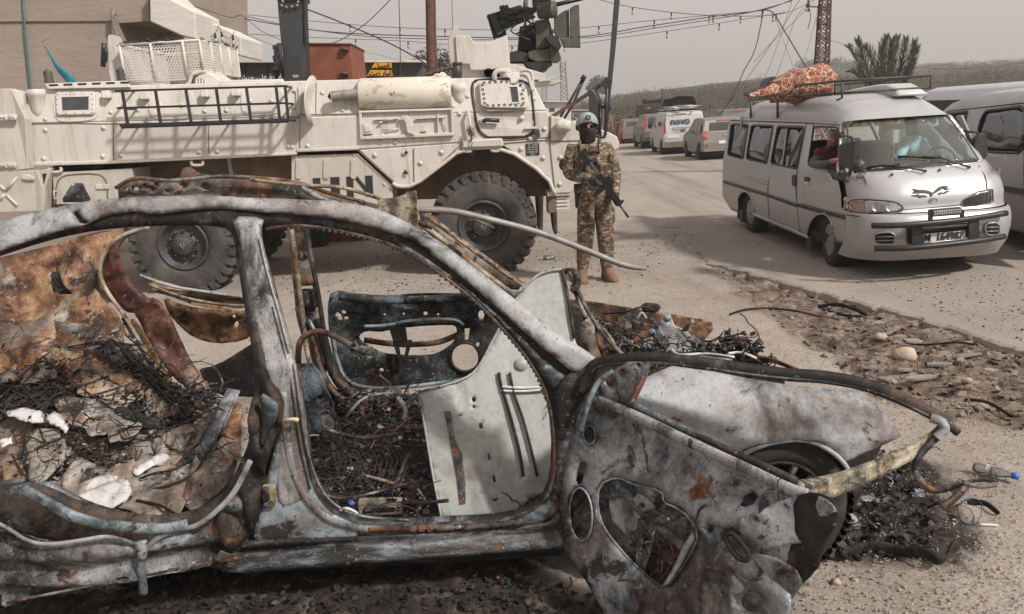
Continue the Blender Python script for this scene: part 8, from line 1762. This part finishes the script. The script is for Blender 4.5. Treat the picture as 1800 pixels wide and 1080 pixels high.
J2={'ch':(X1(1452,292,3.72),.13,.10),'ns':(X1(1455,268,3.66),.10,.08),'nk':(X1(1461,258,3.62),.045,.045),'hd':(X1(1465,248,3.56),.060,.068),'tp':(X1(1465,238,3.56),.058,.066),'s':(X1(1444,272,3.56),.065,.06),'e':(X1(1428,288,3.40),.052,.05),'m':(X1(1446,290,3.33),.046,.042),'w':(X1(1466,283,3.36),.028,.028),'h':(X1(1475,282,3.38),.026,.022)}
p1=thing('person','grey-haired man in a dark checked shirt leaning his arm out of the silver minibus','person',J2['ch'][0])
skinfig('body',J2,[('ch','ns'),('ns','nk'),('nk','hd'),('hd','tp'),('ns','s'),('s','e'),('e','m'),('m','w'),('w','h')],p1,[M['check'],M['skin']],lambda c:1 if(c.z>J2['nk'][0].z+.01 or(c-J2['w'][0]).length<.045 or(c-J2['h'][0]).length<.05) else 0)
mb=MB();leaves(mb,J2['tp'][0]+V((.0,.028,.018)),(.062,.060,.05),420,.012,1,0,random.Random(3));mb.build('hair',simple('grey_hair',(.60,.58,.56),.9),p1,recalc=False)
mb=MB();hp_=J2['hd'][0];mb.tube([hp_+V((-.02,-.062,.02)),hp_+V((-.025,-.082,-.005)),hp_+V((-.022,-.066,-.014))],[.008,.013,.009],7);mb.build('nose',M['skin'],p1)
mb=MB();mb.lathe([(.008,0),(.014,.004),(.016,0)],10,hp_+V((-.058,.005,.0)),(-1,.2,0));mb.build('ear',M['skin'],p1)
for k in range(4):mb=MB();q_=J2['h'][0];mb.tube([q_+V((0,-.01,.012-.009*k)),q_+V((-.005,-.045,.012-.010*k)),q_+V((.0,-.062,.0-.010*k))],.0065,5);mb.build('finger',M['skin'],p1)
Yd=8.55
J3={'ch':(atY(1606,278,Yd),.15,.11),'ns':(atY(1606,252,Yd),.13,.09),'nk':(atY(1604,240,Yd),.05,.05),'hd':(atY(1603,228,Yd),.062,.07),'tp':(atY(1602,217,Yd),.060,.068),'s':(atY(1622,252,Yd),.07,.06),'e':(atY(1636,276,8.35),.05,.05),'h':(atY(1652,268,8.15),.03,.03),'s2':(atY(1590,254,Yd),.07,.06),'e2':(atY(1580,280,8.35),.05,.05)}
p2=thing('person','driver in a pale blue shirt seen through the minibus windscreen','person',J3['ch'][0])
skinfig('body',J3,[('ch','ns'),('ns','nk'),('nk','hd'),('hd','tp'),('ns','s'),('s','e'),('e','h'),('ns','s2'),('s2','e2')],p2,[simple('pale_blue_shirt',(.50,.70,.80),.9,0,.1,8,.6,fine=12,bd=.03),M['skin']],lambda c:1 if c.z>J3['nk'][0].z+.01 or(c-J3['h'][0]).length<.09 else 0)
mb=MB();leaves(mb,J3['tp'][0]+V((0,.02,.02)),(.065,.065,.045),300,.014,1,0,random.Random(4));mb.build('hair',M['glove'],p2,recalc=False)
def standing(px,py,Y,h,label,top,bot,z=None,bend=0):
 p=atY(px,py,Y);p.z=0 if z is None else z;k=h/1.75;r_=lambda x,y,z_:p+V((x*k,y*k+bend*max(0,z_-.9),z_*k))
 J_={'pel':(r_(0,0,.95),.14,.10),'hl':(r_(-.09,0,.9),.09,.09),'kl':(r_(-.1,0,.5),.065,.065),'al':(r_(-.11,0,.1),.045,.045),'tl':(r_(-.12,-.12,.04),.04,.03),'hr':(r_(.09,0,.9),.09,.09),'kr':(r_(.1,0,.5),.065,.065),'ar':(r_(.11,0,.1),.045,.045),'tr':(r_(.12,-.12,.04),.04,.03),'ch':(r_(0,0,1.3),.17,.11),'nk':(r_(0,0,1.5),.055,.055),'hd':(r_(0,0,1.62),.08,.09),'tp':(r_(0,0,1.7),.07,.08),'sl':(r_(-.19,0,1.4),.06,.06),'el':(r_(-.26,0,1.12),.05,.05),'wl':(r_(-.22,-.08,.88),.035,.035),'sr':(r_(.19,0,1.4),.06,.06),'er':(r_(.27,0,1.12),.05,.05),'wr':(r_(.24,-.08,.88),.035,.035)}
 E_=[('pel','hl'),('hl','kl'),('kl','al'),('al','tl'),('pel','hr'),('hr','kr'),('kr','ar'),('ar','tr'),('pel','ch'),('ch','nk'),('nk','hd'),('hd','tp'),('ch','sl'),('sl','el'),('el','wl'),('ch','sr'),('sr','er'),('er','wr')]
 t_=thing('person',label,'person',p);skinfig('body',J_,E_,t_,[top,bot,M['skin'],M['glove']],lambda c:3 if c.z>p.z+1.58*k else 2 if c.z>p.z+1.5*k or(c-J_['wl'][0]).length<.09 or(c-J_['wr'][0]).length<.09 else 0 if c.z>p.z+.95*k else 3 if c.z<p.z+.08 else 1,1);return t_
blk=simple('faded_black_shirt',(.05,.045,.042),.9);blu=simple('dark_blue_jeans',(.05,.055,.075),.9)
standing(1089,254,46.5,1.72,'man in a black T-shirt seen from behind beside the red and white barriers',blk,blu)
standing(1113,250,47.0,1.75,'person in dark clothes standing beside the queue right of the barriers',blk,blk,bend=-.1)
standing(1104,255,52.5,1.2,'small person half hidden behind the blue barrel',blk,blu)
standing(962,398,11.9,1.75,'person behind the front of the armoured vehicle with only dark boots and legs showing',M['camo'],M['glove'])
def cable(L,Y,r_,label,bulbs=0,mat='wire',name='overhead_cable',cat='cable'):
 mb=MB();pts=[atY(q[0],q[1],(q[2] if len(q)>2 else Y)) for q in L];c=curve3(pts,6);mb.tube(c,r_,4,smooth=False)
 if not bulbs:return tag(mb.build(name,M[mat]),label,cat)
 t_=thing('string_lights',label,'string lights',c[0]);mb.build('cable',M[mat],t_);d=0;proto=None;prev=c[0]
 for p in c[1:]:
  d+=(p-prev).length;prev=p
  if d>bulbs:
   d=0
   if proto is None:
    mb=MB();mb.cyl((0,0,0),(0,0,-.08),.018,6);mb.lathe([(.015,-.08),(.026,-.11),(.03,-.14),(.018,-.165),(0,-.17)],8,(0,0,0),(0,0,1),1);proto=mb.build('bulb',[M['wire'],M['bulb']],t_);b_=proto
   else:b_=proto.copy();COL.objects.link(b_)
   b_.matrix_parent_inverse=Matrix.Identity(4);b_.location=p-t_.location
 return t_
cable([(533,14),(620,48),(700,84),(764,122)],13,.014,'thick black cable sloping down from the black boom to the timber pole')
cable([(575,78),(600,70),(645,40),(690,-4)],16,.010,'thin cable rising to the top edge between the rust box and the timber pole')
cable([(300,-6),(390,24),(490,44),(600,58),(760,64),(900,67),(1030,64),(1130,48),(1250,30),(1340,18),(1400,-3)],18,.013,'main twisted overhead cable sweeping across the whole sky')
cable([(345,5),(480,40),(620,62),(760,69),(900,70),(1040,66),(1150,50),(1300,26),(1392,2)],18.3,.010,'lower twin of the main overhead cable')
cable([(430,26),(545,37),(650,46),(760,51),(900,53),(1010,50),(1150,36),(1340,19)],19,.008,'upper string of small bulbs crossing behind the timber pole',1.0)
cable([(430,60),(545,66),(700,72),(780,78),(900,81),(1010,77),(1110,64),(1240,45),(1380,22)],20,.008,'lower string of small bulbs crossing behind the timber pole',1.1)
cable([(1047,-2),(1100,11),(1180,22),(1260,28),(1340,28),(1390,20),(1440,-4)],20,.009,'string of bulbs sagging from the post to the lattice mast',.75)
cable([(1342,18),(1332,70),(1322,100),(1308,124),(1290,165),(1268,200)],18,.012,'thick cable dropping from the junction to behind the minibus')
cable([(1408,-4),(1374,50),(1330,115),(1290,170),(1266,200)],19,.007,'thin stay wire dropping from the top edge towards the queue')
cable([(1338,18),(1358,22),(1376,50),(1400,90),(1420,124)],18,.013,'thick cable looping down to the roof rack')
cable([(1424,10),(1392,42),(1352,80),(1325,110)],21,.007,'thin wire from the mast arm down to the left')
cable([(1432,6),(1400,30),(1370,120),(1345,165)],22,.006,'thin wire falling steeply left of the mast')
cable([(1394,-4),(1370,70),(1340,150)],22,.006,'second steep thin wire left of the mast')
cable([(1362,30),(1380,80),(1396,122)],22,.005,'faint wire crossing the thick looping cable')
cable([(1440,-4),(1430,50),(1408,122)],22,.005,'faint wire beside the lattice mast')
cable([(1455,70),(1480,78),(1500,90)],22,.006,'short wire from the mast towards the palm')
cable([(1600,118),(1660,121),(1730,119),(1830,106)],60,.02,'distant cable across the right hillside')
cable([(1422,14),(1425,30),(1420,52)],20,.010,'loose cable end hanging from the mast arm')
cable([(701,-6),(703,60),(704,140)],16,.010,'thin vertical aerial wire left of the timber pole');cable([(794,-6),(796,60)],16,.008,'thin vertical aerial wire right of the timber pole')
cable([(310,0),(400,30),(425,28),(460,55),(492,70)],15,.007,'thin wire from the balcony corner to the black boom')
cable([(424,58),(460,72),(492,84)],15,.005,'faint wire from the lower balcony');cable([(560,100),(640,92),(740,118),(780,128)],20,.005,'faint wire above the orange signs')
cable([(345,46),(350,62),(362,72),(380,56),(384,46),(392,62),(404,68),(412,56)],13.6,.006,'bulb string draped on the white balcony corner',.22)
pm=thing('palm_tree','young date palm with upright feathery fronds behind the minibus','palm tree',(atY(1560,165,24).x,24,0))
pb_=atY(1560,178,24)
mb=MB();mb.tube([V((pb_.x,24,0)),V((pb_.x,24,pb_.z*.6)),pb_],[.22,.2,.16],10);mb.build('trunk',M['pole_wood'],pm)
M['palm']=leafmat('dusty_palm_leaves',(.028,.033,.021),(.075,.08,.052),2)
for L in([(1540,172),(1530,135),(1515,95),(1507,70)],[(1538,174),(1522,140),(1505,100),(1492,82)],[(1536,172),(1525,148),(1508,130),(1494,126)],[(1546,172),(1540,130),(1530,95),(1520,84)],[(1556,172),(1556,130),(1552,90),(1557,65)],[(1562,172),(1568,130),(1572,95),(1578,65)],[(1568,172),(1580,130),(1588,95),(1592,68)],[(1574,172),(1590,135),(1602,100),(1608,72)],[(1560,172),(1562,120),(1566,85),(1567,70)],[(1578,172),(1594,140),(1604,110),(1612,84)],[(1550,172),(1546,140),(1548,110),(1550,84)]):
 r=random.Random(int(L[-1][0]));yo=r.uniform(-.5,.5);c=curve3([atY(a,b,24+yo*i/3) for i,(a,b) in enumerate(L)],12);mb=MB();mb.tube(c,[.03*(1-.8*i/len(c)) for i in range(len(c))],4,smooth=False)
 for i in range(4,len(c)-1):
  t_=(c[i+1]-c[i-1]).normalized()
  for s_ in(-1,1,-1,1):
   ln=.25*math.sin(math.pi*min(1,(i+4)/(len(c)+5)))+.10;sd_=V((s_,r.uniform(-.5,.5),0));q_=(t_*r.uniform(.8,1.1)+sd_*.45+V((0,0,r.uniform(-.15,.1)))).normalized();p=c[i].lerp(c[i+1],r.random())
   w_=q_.cross(V((0,1,0))).normalized()*.009;mb.add([p-w_,p+w_,p+q_*ln*.6+w_*.8,p+q_*ln,p+q_*ln*.6-w_*.8],[(0,1,2,3,4)])
 mb.build('frond',M['palm'],pm,recalc=False)
def Z0(a,b,h=0.0):
 p=atZ(a,b,0);return V((p.x,p.y,zground(p.x,p.y)+h))
M['clear_plastic']=glass('clear_bottle_plastic',(.80,.86,.90),.4,.08,.25)
bt=thing('plastic_bottle','crushed clear plastic bottle with blue cap lying on the gravel at the right','bottle',Z0(1750,838))
A,B_=Z0(1710,828,.035),Z0(1780,846,.035);d_=(B_-A).normalized();l_=(B_-A).length
mb=MB();mb.lathe([(0,0),(.020,.003),(.025,.02),(.021,.05),(.025,.07),(.019,.09),(.024,l_*.6),(.020,l_*.75),(.013,l_*.93),(.012,l_)],18,A,d_);mb.build('bottle_body',M['clear_plastic'],bt)
mb=MB();mb.cyl(B_-d_*.004,B_+d_*.022,.0155,12);mb.build('cap',simple('blue_bottle_cap',(.03,.13,.42),.4),bt)
mb=MB();mb.lathe([(.0250,l_*.35),(.0245,l_*.45)],18,A,d_);mb.build('torn_label',M['cloth_white'],bt)
mb=MB();A=Z0(955,457,.03);mb.lathe([(0,0),(.03,.01),(.03,.12),(.015,.16),(0,.16)],10,A,(1,.2,0));tag(mb.build('plastic_bottle',M['clear_plastic']),'small pale blue crushed bottle on the ground near the front tyre','bottle')
def strip(L,w,label,mat='b_dark',h=.012,name='metal_strip',cat='metal strip',th=.25):
 mb=MB();pts=curve3([Z0(q[0],q[1],h+(q[2] if len(q)>2 else 0)) for q in L],5);mb.tube(pts,w,6,sx=th,up=(0,0,1) if th>1 else None);return tag(mb.build(name,M[mat]),label,cat)
strip([(1282,557),(1310,549,.01),(1350,541,.03),(1400,546,.02),(1440,549),(1476,555)],.010,'long thin black strip lying alone on the pale gravel')
strip([(1438,530),(1470,534,.03),(1500,541,.03),(1524,548)],.018,'thick black curved strip among the slabs near the road edge','char')
strip([(1445,534),(1480,545,.01),(1516,550)],.012,'thinner black strip under the thick curved one')
strip([(1555,575),(1610,590),(1680,604),(1720,607)],.008,'thin dark rod along the dirt strip');strip([(1706,690),(1740,700,.02),(1785,716)],.010,'dark lath at the right end of the dirt strip')
strip([(1480,985),(1530,975,.02),(1590,990,.03),(1620,1000,.05),(1655,1008,.04),(1672,985,.06)],.026,'torn black rubber strip beside the burned wheel','char',.02)
strip([(1680,870),(1700,862,.03),(1730,858,.04),(1752,850)],.012,'bent thin strip right of the torn window trim','b_dark');strip([(1680,905),(1700,898,.03),(1724,905,.04),(1716,925),(1690,922),(1682,905,.01)],.008,'small grey wire loop on the gravel below the bottle','b_mid')
strip([(1700,888),(1730,892,.02),(1756,905)],.014,'short black scrap beside the wire loop','char');strip([(1722,928),(1754,925)],.006,'tiny white stick on the gravel below the wire loop','white_plastic')
def slabs(items,mat,group,name='broken_slab',cat='slab',th=.02):
 for(a,b,w,h,rz,lab) in items:
  r=random.Random(int(a*7+b));p=Z0(a,b,.012);k=r.randint(5,7);R_=Matrix.Rotation(rz,3,'Z')@Matrix.Rotation(r.uniform(-.18,.18),3,'X')@Matrix.Rotation(r.uniform(-.18,.18),3,'Y')
  pts=[p+R_@V((math.cos(2*math.pi*i/k)*w*r.uniform(.8,1.1),math.sin(2*math.pi*i/k)*h*r.uniform(.7,1.1),0)) for i in range(k)]
  mb=MB();mb.prism(pts,(0,0,th));tag(mb.build(name,M[mat],bevel=.003),lab,cat,group,'thing')
M['slab']=simple('grey_broken_slab',(.20,.185,.17),.85,0,.25,12,.4,(.33,.28,.23),.4);M['rock']=simple('pale_limestone_rock',(.42,.34,.26),.95,0,.25,8,.8,(.25,.19,.14),.4,fine=30,bd=.02)
slabs([(1608,588,.10,.045,.1,'flat grey slab nearest the road edge in the upper debris'),(1552,583,.11,.03,.2,'long grey slab beside the upper debris strips'),(1688,634,.055,.03,.9,'whitish tilted slab fragment right of the pale rock'),(1700,622,.10,.025,-.1,'narrow grey slab under the road edge at the right'),(1620,662,.11,.03,.1,'long dark slab below the pale rock'),(1592,650,.07,.03,.3,'small grey slab just below the pale rock'),(1650,640,.09,.03,-.3,'grey slab between the pale rock and whitish fragment'),(1556,662,.05,.03,0,'small slab left of the long dark slab'),(1500,528,.10,.03,.2,'upper-left slab near the black curved strip'),(1540,540,.09,.03,.5,'slab right of the black curved strip'),(1740,640,.07,.03,.2,'small slab at the far right of the strip')],'slab','broken flat slabs on the dirt strip')
slabs([(1526,893,.045,.03,.3,'square grey sheet scrap behind the burned wheel'),(1562,888,.04,.03,1.0,'second square grey scrap right of the first'),(1614,882,.045,.035,.5,'bluish grey scrap below the pale stone'),(1540,770,.04,.06,.8,'tall dark scrap leaning in the soot heap')],'b_mid','metal scraps in the soot beside the burned wheel','metal_scrap','metal scrap',.005)
for(a,b,s_,lab,m_) in((1590,622,.085,'large pale limestone rock on the dirt strip','rock'),(1548,596,.05,'smaller pale rock above the large one','rock'),(1700,668,.035,'brown stone below the whitish slab','rock'),(1612,846,.028,'orange-brown stone in the soot heap','rock'),(1470,1022,.020,'round brown pebble below the wheel','rock'),(1502,1016,.016,'second small pebble right of the round one','rock'),(1514,820,.04,'tan lump beside the tyre','rock')):
 mb=MB();lump(mb,Z0(a,b,s_*.35),s_,random.Random(int(a)),0,.6,10);tag(mb.build('stone',M[m_]),lab,'stone')
gz=lambda a,b:Z0(a,b,.006)
clutter('strip_rubble',[(1215,437),(1420,482),(1660,566),(1830,634),(1830,745),(1660,728),(1530,690),(1400,588),(1285,505)],gz,1300,.003,.040,['slab','clod','char','clod','clod'],(.88,.10,.02),None,.003,'loose broken asphalt and grit along the dirt strip','rubble',51)
clutter('soot_heap',[(1440,860),(1500,780),(1600,800),(1650,880),(1640,980),(1480,985),(1400,1000)],gz,900,.003,.034,['char','char','char','b_mid'],(.85,.1,.05),None,.003,'charred fragments heaped beside the burned wheel','debris',52,.03)
clutter('wreck_litter',[(250,1010),(900,1000),(1060,1050),(1100,1090),(0,1090),(0,1060)],gz,1500,.003,.024,['char','b_dark','char','char'],(.78,.17,.05),None,.003,'charred litter on the ground in front of the car sill','debris',53,.01)
clutter('scattered_gravel',[(900,500),(1250,470),(1500,660),(1800,750),(1800,1080),(1400,1080),(1300,640),(1000,540)],gz,5200,.002,.008,['rock','slab','rock'],(.15,.85,0),None,.002,'loose gravel scattered over the pale ground','gravel',54)
clutter('scattered_gravel',[(400,470),(1000,400),(1250,420),(1100,500),(900,520),(440,520)],gz,1500,.006,.020,['rock','slab','b_dark'],(.3,.7,0),None,.002,'loose grit on the ground around the armoured vehicle wheels','gravel',55)
clutter('scattered_gravel',[(1200,300),(1300,420),(1420,470),(1800,600),(1800,480),(1400,470)],lambda a,b:atZ(a,b,RZ+.004),500,.004,.014,['rock','slab','b_dark'],(.2,.8,0),None,.002,'loose grit on the road round the minibus','gravel',56)
t=NT('dusty_air');t.t.nodes.remove(t.b);pv=t.n('ShaderNodeVolumePrincipled');pv.inputs['Color'].default_value=(.92,.90,.88,1);pv.inputs['Density'].default_value=.0017;pv.inputs['Anisotropy'].default_value=.2
t.l(pv.outputs[0],t.out.inputs['Volume'])
mb=MB();mb.box2((-950,-320,-3.0),(960,1550,62));tag(mb.build('haze',t.m),'pale dusty air over the whole place',None,None,'stuff')
